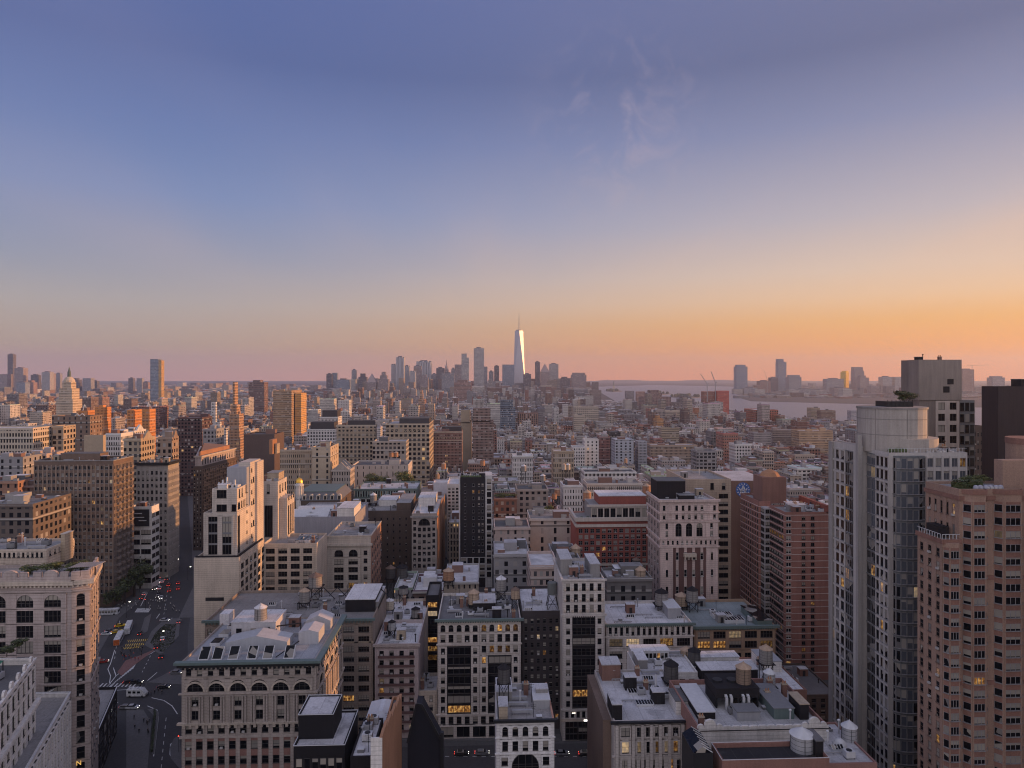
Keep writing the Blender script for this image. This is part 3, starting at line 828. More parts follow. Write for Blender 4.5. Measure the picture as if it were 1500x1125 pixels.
    B = Bld('wedge_building', 'wedge shaped tower wrapped in scaffolding netting with a pink stone top', 'building', 283, 296, 683, 480, wall=DBRN, roof=PALE, poly=P, short='scaffolded wedge tower')
    sc = MB().mat(wallmat((.24, .15, .10), 'metal'))
    o, d, L = B.edge(1)
    for i in range(19): sc.obox(o, d, i * L / 18 - .12, i * L / 18 + .12, 1.2, 1.45, 0, B.h - 2)
    for k in range(24): sc.obox(o, d, 0, L, 1.1, 1.5, 1 + k * (B.h - 4) / 24, 1.35 + k * (B.h - 4) / 24)
    rn = random.Random(4)
    for k in range(24):
        for i in range(18):
            if rn.random() < .5: sc.obox(o, d, i * L / 18, (i + 1) * L / 18, 1.2, 1.3, 1.4 + k * (B.h - 4) / 24, 2.6 + k * (B.h - 4) / 24)
    sc.build('scaffold', B.root)
    B.fac(0, 0, None, 2, B.h - 2, 3, 20, .5, .6, 1, 1, proud=.15); B.fac(1, 0, None, 2, B.h - 2, 20, 20, .5, .6, 1, 1, proud=.3, mat=BRN)
    up = inset(P, 1.2); m = MB().mat(PNK); m.poly(up, B.h - 1, B.h + 6.2); m.build('top_storey', B.root)
    B.fac(1, 0, None, B.h - .5, B.h + 5.6, 14, 1, .4, .6, 1, 0, proud=.25, mat=PNK, p=up)
    m = MB().mat(CRM)
    for e in (0, 1): o, d, L = B.edge(e, up); m.obox(o, d, -.6, L + .6, -.2, 1.0, B.h + 6.0, B.h + 7.0)
    m.build('cornice', B.root)
    m = MB().mat(ORG); m.poly(inset(P, 4.5), B.h + 6.2, B.h + 9.5); m.build('penthouse', B.root)

    # tan and white apartment complex with the blank wall
    t9 = wallmat((.50, .42, .35), 'stone'); w9 = wallmat((.48, .42, .375), 'stone')
    B = Bld('apartment_building', 'tan base block with a blank front wall and gridded sunlit right side', 'building', 284, 350, 817, 260, bx=387, wall=t9, roof=GRAV, short='tan block with the blank wall')
    B.fac(1, .6, None, 3, B.h - 2.2, 6, 14, .66, .62, 2, 1, proud=.3, fr='dark', lit=.02)
    B.one('vent_slot', DRKM, lambda m: m.box(B.u(301), B.u(328), -.06, .2, B.z(880), B.z(875), True))
    Bh = B.h
    def planter(m):
        m.box(.4, B.w - .4, .3, .9, Bh, Bh + .6); m.box(B.w - .9, B.w - .3, 1, B.d - 1, Bh, Bh + .6)
    B.one('planter', DRK, planter)
    T = Bld('apartment_tower', 'white stepped apartment tower with tall dark windows glowing peach on its right side', 'apartment tower', 298, 347, 751, 263, bx=375, wall=w9, roof=GRAV, short='white stepped tower with the peach side', core=False)
    T.z0 = Bh - 1; T.core(T.p, Bh - 1, T.h, .8)
    T.fac(0, T.u(302), T.u(343), Bh, T.h - 1, 2, 1, .66, .93, 3, 0, proud=.35, mat=w9, lit=0)
    o_, d_, L_ = T.edge(1)
    T.fac(1, .4, 3.2, Bh, T.h - 1, 1, 1, .8, .92, 2, 0, proud=.1); T.fac(1, L_ - 6, L_ - 2.5, Bh, T.h + 1, 1, 1, .8, .9, 2, 0, proud=.1)
    for k in range(4): T.win(1, L_ * .5, Bh + 2 + k * 4, .8, 1.0, rail=0)
    for z in range(1, 4): T.one('spandrel', GRYM, lambda m: [m.box(T.u(a), T.u(b), -.2, .1, Bh + z * (T.h - Bh) / 4, Bh + z * (T.h - Bh) / 4 + .7, True) for a, b in ((305, 320), (326, 341))])
    h2 = fz(328, 715, 265.5); p2 = [(T.w * .22, 1.2), (T.w - .4, 1.2), (T.w - .4, T.d), (T.w * .22, T.d)]
    T.core(p2, T.h - .8, h2, .9)
    T.win(0, 3.6, T.h + 5.4, 3.6, 3.0, 3, 1, p=p2); T.win(0, 3.6, T.h + .3, 3.8, 2.6, 2, 0, p=p2); T.win(0, 8.2, T.h + .3, 1.7, 2.6, 1, 0, p=p2)
    for u in (2.5, 5.5): T.win(1, u, T.h + 5.0, 1.0, 3.2, 1, 0, p=p2)
    for u, wd in ((2.0, 2.2), (5, .9), (7.5, .9), (10.5, 2.0)): T.win(1, u, T.h + .8, wd, 2.6, 2, 0, p=p2)
    T.win(1, 10.5, T.h + 5.6, 2.2, 3.2, 2, 1, p=p2)
    m = MB().mat(wallmat((.30, .30, .33), 'metal')); m.box(T.w * .36, T.w - .3, 11.5, T.d + 2, T.h, fz(345, 684, 276)); m.build('machine_room', T.root)
    m = MB().mat(w9); m.box(T.w - 4.5, T.w + .12, 14.5, 27, Bh - 1, fz(375, 676, 280)); m.box(T.w - 4, T.w + 1.1, 20, 28, Bh - 1, fz(375, 678, 280)); m.build('lift_core', T.root)
    pc = [(T.w - 4.5, 14.5), (T.w + .12, 14.5), (T.w + .12, 27), (T.w - 4.5, 27)]
    for k in range(7):
        T.win(1, 1.6, Bh + 3 + k * 4.4, .9, 1.5, 1, 0, p=pc)
        if k % 2: T.win(1, 3.8, Bh + 3 + k * 4.4, 1.3, 2.2, 2, 0, p=pc)
    for i in range(5): T.rbox('vent_pipe', .3 + i * .12, .34 + i * .12, .2, .24, 1.8 + i % 3, LSTEEL, z=h2)
    T.rbox('air_conditioner', .35, .62, .12, .3, 2.0, LSTEEL, SILV, z=h2 - .85); T.rbox('air_conditioner', .66, .9, .2, .36, 1.6, LSTEEL, z=h2 - .85)
    T.rbox('chimney', .78, .9, 2.2, 2.5, 6.5, ORG, z=fz(375, 678, 280)); T.rbox('chimney', .93, 1.0, 2.3, 2.5, 4.5, TAN, z=fz(375, 678, 280))
    W = Bld('apartment_building', 'tan wing with four columns of wide dark windows and a sunlit bare end wall', 'building', 385, 464, 796, 289, bx=479, wall=t9, roof=GRAV, short='tan wing with wide dark windows')
    W.fac(0, W.u(387), W.u(460), 4, W.h - 1.5, 4, 14, .72, .62, 3, 1, proud=.35, fr='dark', lit=.02)
    def rail(m):
        for i in range(10): m.box(W.w * .55 + i * .8, W.w * .55 + i * .8 + .08, .5, .58, W.h, W.h + 1.2)
        m.box(W.w * .55, W.w, .5, .58, W.h + 1.15, W.h + 1.25, True)
    W.one('railing', LSTEEL, rail); W.clutter(7, 8, .5, .95)
    for i in range(4): W.rbox('skylight', .55 + i * .09, .61 + i * .09, .25, .7, 1.0, LSTEEL, glassmat('s'))
    T2 = Bld('apartment_tower', 'pale slim apartment tower with a dark glazed strip right of the white stepped tower', 'apartment tower', 379, 407, 705, 300, bx=420, wall=w9, roof=GRAV, core=False, short='slim pale tower with the dark glazed strip')
    T2.z0 = W.h - 2; T2.core(T2.p, W.h - 2, T2.h, .8)
    T2.win(0, T2.w * .52, W.h + .4, 3.4, 13.5, 3, 1); T2.win(0, 1.2, W.h + 15, 1.0, 4, 1, 0); T2.win(0, T2.w * .5, W.h + 19, 1.2, 4, 1, 0); T2.win(0, 1.4, W.h + 19, 1.2, 4, 1, 0)
    for k in range(4): T2.win(0, 1.2, W.h + 1 + k * 4, .9, 2.2, 1, 0)
    for k in range(3): T2.win(1, 3 + k * 4, W.h + 19, 1.4, 3.4, 1, 0); T2.win(1, 3 + k * 4, W.h + 1, 1.2, 12, 1, 0)
    m = MB().mat(w9); m.box(T2.w - .2, T2.w + 3.4, 2, T2.d, W.h - 2, fz(415, 728, 305)); m.build('terrace_block', T2.root)
    pt = [(T2.w - .2, 2), (T2.w + 3.4, 2), (T2.w + 3.4, T2.d), (T2.w - .2, T2.d)]
    for k in range(3): T2.win(1, 2.2 + k * 3.4, W.h + .6, 1.6, 12.5, 2, 0, p=pt)
    for k in range(3): T2.win(1, 2.5 + k * 3.6, W.h + 15.5, 1.3, 2.2, 1, 0, p=pt)
    T2.rbox('penthouse', .3, .9, .3, .9, 4, TAN, GRAV); T2.clutter(5, 4)

hero_left()
def hero_row():
    """the row along the near side of the cross street and the blocks round the plaza"""
    # big stone building with green cornice
    st = wallmat((.37, .315, .285), 'stone')
    B = Bld('office_building', 'ornate stone building with arched bays under a broad green cornice by the plaza', 'building', 266, 463, 967, 180, bx=500, wall=st, roof=wallmat((.27, .28, .31), 'roof'), par=.5, short='ornate stone building with the green cornice')
    z = B.z
    for e in (0, 1):
        n = 6 if e == 0 else 5; L = B.edge(e)[2]
        B.fac(e, .5, -.5, z(990), z(976), n * 2, 1, .5, .7, 1, 1, proud=.3)
        B.fac(e, .8, -.8, z(1013), z(993), n, 1, .74, .84, 3, 1, True, .4)
        B.fac(e, .8, -.8, z(1056), z(1016), n, 2, .34, .62, 2, 1, proud=.25, lit=.04)
        B.fac(e, .5, -.5, z(1076), z(1058), n * 2, 1, .6, .6, 1, 1, proud=.3)
        B.fac(e, .4, -.4, 3, z(1079), n * 2, 6, .62, .52, 1, 1, proud=.3, smat=wallmat((.24, .13, .11), 'brick'), lit=.03, litrows=(0,))
        o, d, L = B.edge(e)
        cm = MB().mat(st)
        for c in range(n):
            bc = .8 + (c + .5) * (L - 1.6) / n; half = (L - 1.6) / n / 2
            for s in (-.72, -.46, .46, .72):
                u = bc + s * half; px, py = o[0] + d[0] * u + d[1] * .62, o[1] + d[1] * u - d[0] * .62
                cm.lathe(px, py, [(.34, z(1056)), (.28, z(1055)), (.24, z(1020)), (.36, z(1017))], 8)
        cm.build('columns', B.root)
        ar = MB().mat(CRM)
        for c in range(n):
            bc = .8 + (c + .5) * (L - 1.6) / n; r0 = (L - 1.6) / n * .40; zc = z(1011)
            for k in range(10):
                a0, a1 = pi * k / 10, pi * (k + 1) / 10
                ar.prism(o, d, [(bc + r0 * cos(a0), zc + r0 * sin(a0)), (bc + (r0 + .45) * cos(a0), zc + (r0 + .45) * sin(a0)), (bc + (r0 + .45) * cos(a1), zc + (r0 + .45) * sin(a1)), (bc + r0 * cos(a1), zc + r0 * sin(a1))], .2, .55)
        ar.build('arch_moulding', B.root)
    B.band('cornice', GREEN, z(970), z(966.4), 1.5, (0, 1), 0); B.band('cornice', DRKM, z(975), z(970.1), .9, (0, 1), 1.1)  # the dark lower band stands in for soffit shadow under the green cornice
    B.band('string_course', CRM, z(1058.5), z(1056), .9, (0, 1), 1.6); B.band('string_course', st, z(1015), z(1013), .6, (0, 1)); B.band('string_course', st, z(1079), z(1076), .5, (0, 1))
    h = B.h - .5
    pr = MB().mat(wallmat((.36, .37, .40), 'metal'))
    B.rbox('penthouse', .2, .56, .5, .82, 4.6, wallmat((.44, .43, .46), 'concrete'), SILV)
    for k in range(3): B.one('window', glassmat('d'), lambda m: m.box(B.w * .24 + k * 4, B.w * .24 + k * 4 + 1.5, B.d * .5 - .05, B.d * .5 + .1, h + 1.6, h + 3.0, True))
    def ridge(m, x0, x1, y0, y1, hh, a):
        m.box(x0, x1, y0, y1, h, h + hh)
        m.prism((0, y0), (1, 0), [(x0, h + hh), (x1, h + hh), ((x0 + x1) / 2, h + hh + a)], -(y1 - y0), 0)
    B.one('roof_shed', pr.mats[0], lambda m: ridge(m, B.w * .24, B.w * .72, B.d * .24, B.d * .44, 2.2, 1.7))
    B.one('roof_shed', wallmat((.40, .40, .43), 'metal'), lambda m: ridge(m, B.w * .78, B.w * .94, B.d * .36, B.d * .58, 3.2, .8))
    B.one('roof_shed', wallmat((.40, .40, .43), 'metal'), lambda m: ridge(m, B.w * .76, B.w * .97, B.d * .68, B.d * .86, 2.8, 1.6))
    for fxr in (.1, .2, .32, .46, .58, .74):
        B.one('skylight', LSTEEL, lambda m: (m.prism((B.w * fxr, 0), (0, 1), [(1.6, h), (4.2, h), (4.2, h + 2.6)], 0, 2.6), m.mat(glassmat('s')), m.face([(B.w * fxr + .2, 1.75, h + .3), (B.w * fxr + 2.4, 1.75, h + .3), (B.w * fxr + 2.4, 4.1, h + 2.62), (B.w * fxr + .2, 4.1, h + 2.62)])))
    for fyr in (.35, .55, .75):
        B.one('skylight', LSTEEL, lambda m: (m.box(B.w * .08, B.w * .16, B.d * fyr, B.d * (fyr + .12), h, h + .8), m.mat(glassmat('s')), m.box(B.w * .085, B.w * .155, B.d * fyr + .2, B.d * (fyr + .12) - .2, h + .8, h + .95)))
    B.rbox('parapet_wall', -.02, 0.06, .86, 1.0, 3.2, SILV)
    B.one('pipe', DRKM, lambda m: (m.bar((B.w * .68, 2, h + .3), (B.w * .82, 7, h + 2.6), .1), m.tube([(B.w * .5, B.d * .5, h + 3.2), (B.w * .74, B.d * .6, h + 3.2), (B.w * .74, B.d * .6, h)], .15)))
    B.clutter(10, 17, .1, .95, .45, .95)

    # dark blocks at the bottom edge
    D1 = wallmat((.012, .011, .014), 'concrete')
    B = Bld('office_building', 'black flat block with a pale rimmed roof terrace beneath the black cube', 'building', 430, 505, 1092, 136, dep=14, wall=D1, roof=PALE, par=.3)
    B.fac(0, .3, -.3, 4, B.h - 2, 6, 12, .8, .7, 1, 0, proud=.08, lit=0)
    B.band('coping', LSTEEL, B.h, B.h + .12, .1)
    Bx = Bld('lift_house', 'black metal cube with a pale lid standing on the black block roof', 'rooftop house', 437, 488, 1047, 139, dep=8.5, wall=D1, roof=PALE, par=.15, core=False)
    Bx.z0 = B.h - .3; Bx.core(Bx.p, Bx.z0, Bx.h, .15); Bx.band('coping', LSTEEL, Bx.h, Bx.h + .1, .08)
    B = Bld('townhouse', 'tall narrow house end with stepped orange brick side wall beside the black block', 'building', 543, 560, 1132, 122, dep=29, wall=ORG, roof=TAR, par=.6)
    stp = MB().mat(ORG); o, d, L = B.edge(1)
    for i in range(9): stp.obox(o, d, i * L / 9, (i + 1) * L / 9, -.5, .01, B.h - 1, B.h + 6.3 - .72 * i + (.5 if i % 2 else 0))
    stp.build('stepped_parapet', B.root)
    m = MB().mat(WHT); m.box(0, B.w, -.06, .3, 0, B.h + 6.2); m.build('front_wall', B.root); B.clutter(3, 2)
    B = Bld('townhouse', 'small house with a grey metal hipped roof tucked behind the stepped brick wall', 'building', 534, 575, 1063, 150, dep=11, wall=DRK, roof=PALE, par=.2)
    m = MB().mat(wallmat((.50, .50, .53), 'metal')); p = inset(B.p, -.3); q = inset(B.p, 2.6); m.taper(p, B.h, q, B.h + 1.9); m.build('hipped_roof', B.root)
    B.fac(0, .3, -.3, B.h - 8, B.h - .6, 3, 2, .6, .6, 1, 1, proud=.1)
    B = Bld('townhouse', 'low house with a pale cluttered roof beside the black block', 'building', 513, 545, 1108, 134, dep=15, wall=DRK, roof=SILV, par=.3); B.clutter(7, 91)
    # dark gabled hall
    g = fx(597, 150); gw = fx(649, 150) - g
    B = Bld('gabled_house', 'dark steep gabled house end left of the white stone loft', 'building', 597, 649, 1083, 150, dep=4, wall=wallmat((.016, .016, .024), 'concrete'), roof=TAR, core=False)
    hp = fz(612, 1031, 150)
    B.wall.mat(B.wm).prism((0, 0), (1, 0), [(0, 0), (gw, 0), (gw, B.h - 2.2), (gw * .92, B.h), (gw * .40, hp - .2), (gw * .25, hp), (0, B.h - .6)], -4, 0)
    B.one('gable_coping', DRKM, lambda m: (m.bar((gw * .92, -.1, B.h), (gw * .40, -.1, hp - .2), .25), m.bar((0, -.1, B.h - .6), (gw * .25, -.1, hp), .22), m.bar((gw * .25, -.1, hp), (gw * .40, -.1, hp - .2), .22), m.box(gw * .93, gw * 1.02, -.4, .6, B.h - 8, B.h + 1.5, True)))
    for k in range(5): B.win(0, gw * (.15 + .18 * k), B.h - 12, 1.2, 2.2, 1, 1)

    # far side of the cross street, from left to right
    b24 = wallmat((.25, .20, .17), 'stone')
    B = Bld('loft_building', 'brown loft with paired windows and a long cluttered roof behind the green corniced building', 'building', 300, 546, 908, 228, dep=32, wall=b24, roof=wallmat((.20, .19, .19), 'roof'), short='brown loft with paired windows')
    B.fac(0, B.u(500), B.u(544), B.z(1075), B.z(916), 2, 11, .72, .56, 4, 1, proud=.3, lit=.03, fr='dark')
    B.fac(0, 0.4, B.u(498), B.z(1075), B.z(916), 16, 11, .6, .56, 2, 1, proud=.3, lit=0)
    B.band('cornice', GREEN, B.h - .5, B.h + .3, .8, (0,), 1.0); B.band('string_course', TAN, B.z(943), B.z(941), .3, (0,))
    B.rbox('penthouse', .80, .985, .30, .85, 4.2, DRK, SILV); B.rbox('penthouse', .93, 1.0, .35, .9, 2.8, GRY, PALE); B.clutter(16, 101, .3, .78)
    B.one('pipe_bridge', DRKM, lambda m: [m.tube([(30 + i * 5, 24, B.h), (33 + i * 5, 24, B.h + 3.2), (38 + i * 5, 20, B.h + .2)], .12) for i in range(5)])
    pk = wallmat((.42, .35, .35), 'brick')
    B = Bld('tenement', 'pinkish brick tenement with iron balconies and pale roof between brown loft and dark gap', 'building', 549, 613, 943, 228, dep=22, wall=pk, roof=SILV, short='pinkish brick tenement')
    B.fac(0, .6, -.6, B.z(1072), B.z(950), 4, 9, .44, .52, 1, 1, proud=.22, mat=pk, lit=.03)
    for k in range(9):
        zz = B.z(1072) + k * (B.z(950) - B.z(1072)) / 9
        B.one('iron_balcony', wallmat((.12, .07, .07), 'metal'), lambda m: (m.box(1.2, B.w - 1.2, -1.15, -.25, zz + .3, zz + .42, True), m.box(1.2, B.w - 1.2, -1.17, -1.1, zz + .42, zz + 1.15, True)))
    B.band('cornice', PNK, B.h - .8, B.h + .1, .6, (0,), .9); B.clutter(8, 44)
    B = Bld('loft_building', 'cream backed building with a cluttered pale roof behind the pinkish tenement', 'building', 556, 622, 908, 252, dep=24, wall=CRM, roof=SILV); B.fac(0, .6, -.6, B.h - 14, B.h - 2, 5, 3, .3, .5, 1, 1, proud=.15); B.clutter(9, 15)
    B = Bld('shop_building', 'small low pale building at the foot of the dark gap beside the tenement', 'building', 611, 640, 1012, 229, dep=14, wall=CRM, roof=PALE); B.fac(0, .5, -.5, 2, B.h - 1, 2, 4, .4, .6, 1, 1, proud=.2); B.clutter(4, 61)
    B = Bld('office_building', 'dark narrow building with a column of lit yellow windows beside the white loft', 'building', 624, 643, 872, 268, dep=18, wall=DRK, roof=TAR, short='dark narrow building with lit yellow windows')
    B.fac(0, .3, -.3, B.h - 26, B.h - 2, 1, 7, .84, .58, 3, 0, proud=.15, lit=.7); B.fac(0, .3, -.3, 3, B.h - 27, 1, 6, .84, .58, 3, 0, proud=.15, lit=.1)
    st = wallmat((.50, .45, .42), 'stone')
    B = Bld('loft_building', 'white stone loft with two tall dark glass bays and arched attic windows on the street', 'building', 641, 763, 907, 227, dep=28, wall=st, roof=wallmat((.15, .145, .15), 'roof'), short='white stone loft with the tall dark bays')
    z = B.z; U = B.u
    B.fac(0, U(643), U(702), z(925), z(914), 5, 1, .6, .86, 1, 1, True, .3); B.fac(0, U(703), U(761), z(925), z(914), 5, 1, .6, .86, 1, 1, True, .3, lit=.5)
    B.fac(0, U(643), U(702), z(942), z(927), 5, 1, .6, .7, 1, 1, proud=.3); B.fac(0, U(703), U(761), z(942), z(927), 5, 1, .6, .7, 1, 1, proud=.3)
    B.fac(0, U(703), U(761), z(957), z(944), 5, 1, .56, .7, 1, 1, proud=.3, lit=.5)
    for (a, b, top) in ((643, 702, 946), (703, 761, 960)):
        n = 7 if a == 643 else 6; wd = (b - a)
        B.fac(0, U(a), U(a + wd * .2), z(1045), z(top), 1, n, .5, .6, 1, 1, proud=.34, lit=.08); B.fac(0, U(b - wd * .2), U(b), z(1045), z(top), 1, n, .5, .6, 1, 1, proud=.34, lit=.08)
        B.fac(0, U(a + wd * .2), U(b - wd * .2), z(1045), z(top), 1, n, .94, .72, 4, 0, proud=.1, mat=DRK, lit=.0, litrows=(0, 1) if a == 643 else (n - 1,))
    B.fac(0, U(643), U(761), z(1061), z(1047), 10, 1, .6, .7, 1, 1, proud=.3); B.fac(0, U(643), U(702), 5, z(1063), 1, 1, .8, .7, 5, 0, proud=.25, litrows=(0,)); B.fac(0, U(703), U(761), 5, z(1063), 2, 1, .8, .7, 3, 0, proud=.25)
    B.fac(0, U(643), U(761), .2, 5, 5, 1, .8, .8, 2, 0, proud=.3, lit=.1)
    B.band('cornice', GREEN, B.h - .5, B.h + .25, .9, (0,), .8); B.band('string_course', st, z(944), z(942.3), .4, (0,)); B.band('string_course', st, z(1047), z(1045), .45, (0,)); B.band('string_course', st, z(1063), z(1061), .4, (0,))
    B.rbox('penthouse', .42, .70, .4, .75, 2.6, DRK, PALE); B.clutter(18, 23); B.clutter(8, 29, z=B.h - .98)
    B = Bld('office_building', 'black brick building with a few lit windows right of the white stone loft', 'building', 764, 822, 895, 232, dep=28, wall=wallmat((.05, .042, .045), 'brick'), roof=SILV, short='black brick building with the pale roof')
    B.fac(0, .4, -.4, 3, B.h - 2, 6, 13, .5, .55, 1, 1, proud=.15, lit=.10); B.clutter(5, 6, .05, .5)
    st = wallmat((.48, .44, .42), 'stone')
    B = Bld('office_building', 'tall narrow pale office building with one dark glazed bay over a black shopfront', 'building', 824, 886, 849, 224, dep=27, wall=st, roof=wallmat((.34, .33, .35), 'roof'), short='tall narrow pale building with the dark bay')
    z = B.z; U = B.u
    B.fac(0, .5, -.5, z(899), z(852), 5, 3, .5, .68, 1, 1, proud=.3, lit=.02)
    B.fac(0, .5, U(838), z(1038), z(902), 1, 9, .5, .58, 1, 1, proud=.4); B.fac(0, U(872), -.5, z(1038), z(902), 1, 9, .5, .58, 1, 1, proud=.4, lit=.1)
    B.fac(0, U(838), U(872), z(1038), z(902), 1, 9, .96, .66, 5, 1, proud=.12, mat=DRK, lit=0, litrows=(1,))
    B.fac(0, .5, -.5, z(1052), z(1040), 7, 1, .6, .7, 1, 0, proud=.3)
    B.fac(0, U(828), U(883), .3, z(1056), 3, 3, .9, .85, 3, 0, proud=.1, mat=DRK, lit=.12)
    B.band('cornice', st, B.h - .4, B.h + .3, .5, (0, 3)); B.band('string_course', st, z(902), z(899), .5, (0,), .7); B.band('string_course', st, z(1040), z(1037.5), .5, (0,)); B.band('string_course', CRM, z(1056), z(1052), .4, (0,))
    fd = MB().mat(CRM)
    for r in range(3):
        for c in range(6): fd.lathe(.8 + c * (B.w - 1.6) / 5, -.42, [(.3, z(896 - r * 15.6)), (.42, z(895 - r * 15.6)), (.42, z(893 - r * 15.6)), (.2, z(892 - r * 15.6))], 8)
    fd.build('facade_ornament', B.root)
    B.rbox('bulkhead', .02, .30, .3, .8, 5.5, GRY, PALE); B.rbox('bulkhead', .72, .95, .2, .7, 4.5, GRY, PALE); B.clutter(9, 71)
    B.one('shop_sign', emis('white_shop_sign', (1, .97, .9), 2.0), lambda m: (m.box(B.w * .5, B.w * .62, -.5, -.35, 6.6, 7.1, True)))
    B.one('shop_sign', emis('white_lamp', (1, .9, .75), 1.2), lambda m: (m.box(B.w * .22, B.w * .30, -.5, -.35, 9.2, 9.5, True), m.box(B.w * .75, B.w * .83, -.5, -.35, 9.2, 9.5, True)))
    w30 = wallmat((.52, .48, .46), 'stone')
    B = Bld('loft_building', 'long white loft with fifteen slim attic windows and a pale roof', 'building', 888, 1015, 914, 227, dep=24, wall=w30, roof=SILV, short='long white loft with slim attic windows')
    z = B.z
    B.fac(0, .4, -.4, z(931), z(917), 15, 1, .52, .8, 1, 1, proud=.25)
    B.fac(0, .4, -.4, z(948), z(933), 5, 1, .78, .7, 5, 1, proud=.3, litrows=(0,)); B.fac(0, .4, -.4, z(1084), z(950), 5, 8, .76, .6, 4, 1, proud=.3, lit=.1)
    B.band('cornice', GREEN, B.h - .4, B.h + .3, .8, (0,), .7); B.band('string_course', w30, z(933), z(931), .4, (0,)); B.rbox('stair_house', .78, .93, .3, .7, 3.6, STEEL, LSTEEL); B.clutter(8, 33)
    b31 = wallmat((.30, .21, .15), 'brick')
    B = Bld('loft_building', 'brown loft with broad amber lit windows under a green roof edge', 'building', 1017, 1136, 917, 229, dep=28, wall=b31, roof=wallmat((.20, .23, .24), 'roof'), short='brown loft with amber windows')
    z = B.z
    B.fac(0, .5, -.5, z(951), z(922), 5, 2, .78, .66, 4, 1, proud=.3, litrows=(0, 1)); B.fac(0, .5, -.5, z(1080), z(953), 5, 8, .78, .6, 4, 1, proud=.3, lit=.1)
    B.band('cornice', GREEN, B.h - .6, B.h + .3, 1.0, (0, 3), .8)
    for k in range(2): B.one('skylight', LSTEEL, lambda m: (m.box(10 + k * 2.4, 17 + k * 2.4, 5 + (1 - k) * 5, 8.6 + (1 - k) * 5, B.h - 1, B.h + .2), m.mat(glassmat('s')), m.box(10.2 + k * 2.4, 16.8 + k * 2.4, 5.2 + (1 - k) * 5, 8.4 + (1 - k) * 5, B.h + .2, B.h + .3), m.mat(LSTEEL), [m.box(10 + k * 2.4 + i, 10.12 + k * 2.4 + i, 5 + (1 - k) * 5, 8.6 + (1 - k) * 5, B.h + .2, B.h + .4) for i in range(8)]))
    B.rbox('roof_terrace', .80, .98, .05, .6, 2.2, GREEN, glassmat('s')); B.clutter(7, 55, .3, .8)

    # near side of the cross street: roofs seen from above
    w32 = wallmat((.62, .60, .60), 'stone')
    B = Bld('loft_building', 'white painted loft with five arched top windows over a wide arch at the bottom edge', 'building', 727, 812, 1056, 163, dep=20, wall=w32, roof=wallmat((.30, .28, .28), 'roof'), par=.7, short='white loft with five arched windows')
    z = B.z
    B.fac(0, .9, -.9, z(1079), z(1062), 5, 1, .56, .78, 1, 1, True, .3); B.fac(0, .9, -.9, z(1102), z(1082), 5, 1, .56, .68, 1, 1, proud=.3)
    B.fac(0, .9, B.u(746), z(1124), z(1105), 1, 1, .7, .62, 1, 1, proud=.3); B.fac(0, B.u(793), -.9, z(1124), z(1105), 1, 1, .7, .62, 1, 1, proud=.3); B.win(0, B.w / 2, z(1135), 6.4, 5.2, 4, 1, True)
    B.fac(0, .9, -.9, 4, z(1140), 5, 4, .56, .6, 1, 1, proud=.3)
    B.band('cornice', DRKM, z(1057), z(1053), .7, (0,)); B.band('string_course', w32, z(1104), z(1102), .35, (0,)); B.band('string_course', w32, z(1081), z(1079.5), .25, (0,))
    B.rbox('bulkhead', .02, .3, .55, .95, 2.6, GRY, PALE); B.rbox('bulkhead', .05, .2, .1, .35, 3.2, TAN, PALE); B.rbox('roof_terrace', .68, .97, .35, .8, 2.2, STEEL, LSTEEL); B.clutter(9, 99)
    B.one('coping', wallmat((.40, .22, .17), 'brick'), lambda m: m.box(B.w - .4, B.w + .06, 0, B.d, B.h - .2, B.h + .12))
    s33 = wallmat((.42, .38, .36), 'stone')
    B = Bld('loft_building', 'broad low loft with amber lit second storey and pale roof with two skylights', 'building', 899, 1017, 1055, 160, dep=28, wall=s33, roof=wallmat((.46, .45, .47), 'roof'), par=.5, short='broad low loft with two roof skylights')
    z = B.z; U = B.u
    B.fac(0, U(908), U(924), z(1080), z(1062), 1, 1, .8, .72, 2, 1, proud=.35); B.fac(0, U(930), U(996), z(1080), z(1062), 5, 1, .6, .72, 2, 1, proud=.35); B.fac(0, U(1002), U(1015), z(1080), z(1062), 1, 1, .8, .72, 2, 1, proud=.35)
    B.fac(0, U(908), U(924), z(1104), z(1083), 1, 1, .66, .76, 1, 1, proud=.35, lit=1); B.fac(0, U(930), U(996), z(1104), z(1083), 5, 1, .5, .76, 1, 1, proud=.35, lit=.8); B.fac(0, U(1002), U(1015), z(1104), z(1083), 1, 1, .8, .76, 2, 1, proud=.35)
    B.fac(0, U(908), U(1015), 3, z(1107), 8, 6, .6, .6, 2, 1, proud=.3, lit=.08)
    pl = MB().mat(s33)
    for px in (903, 927, 940.5, 953.5, 966.5, 980, 999): pl.box(U(px) - .35, U(px) + .35, -.75, 0, 3, z(1060)); 
    pl.build('pilasters', B.root)
    B.band('cornice', DRKM, z(1058), z(1055), .8, (0,)); B.band('string_course', s33, z(1107), z(1105), .45, (0,))
    for k in range(2): B.one('skylight', LSTEEL, lambda m: (m.box(6.6 + k * .6, 11 + k * .6, 14 - k * 6.2, 16.4 - k * 6.2, B.h - .5, B.h), m.mat(glassmat('s')), m.box(6.8 + k * .6, 10.8 + k * .6, 14.2 - k * 6.2, 16.2 - k * 6.2, B.h, B.h + .08), m.mat(LSTEEL), [m.box(6.6 + k * .6 + i * .72, 6.7 + k * .6 + i * .72, 14 - k * 6.2, 16.4 - k * 6.2, B.h, B.h + .16) for i in range(7)]))
    B.rbox('bulkhead', .0, .12, .05, .3, 3.6, DRK, PALE); B.rbox('stair_house', .82, .98, .12, .35, 3.2, WHT, TAR); B.rbox('brick_bulkhead', .06, .32, .80, .99, 4.2, BRK, PALE)
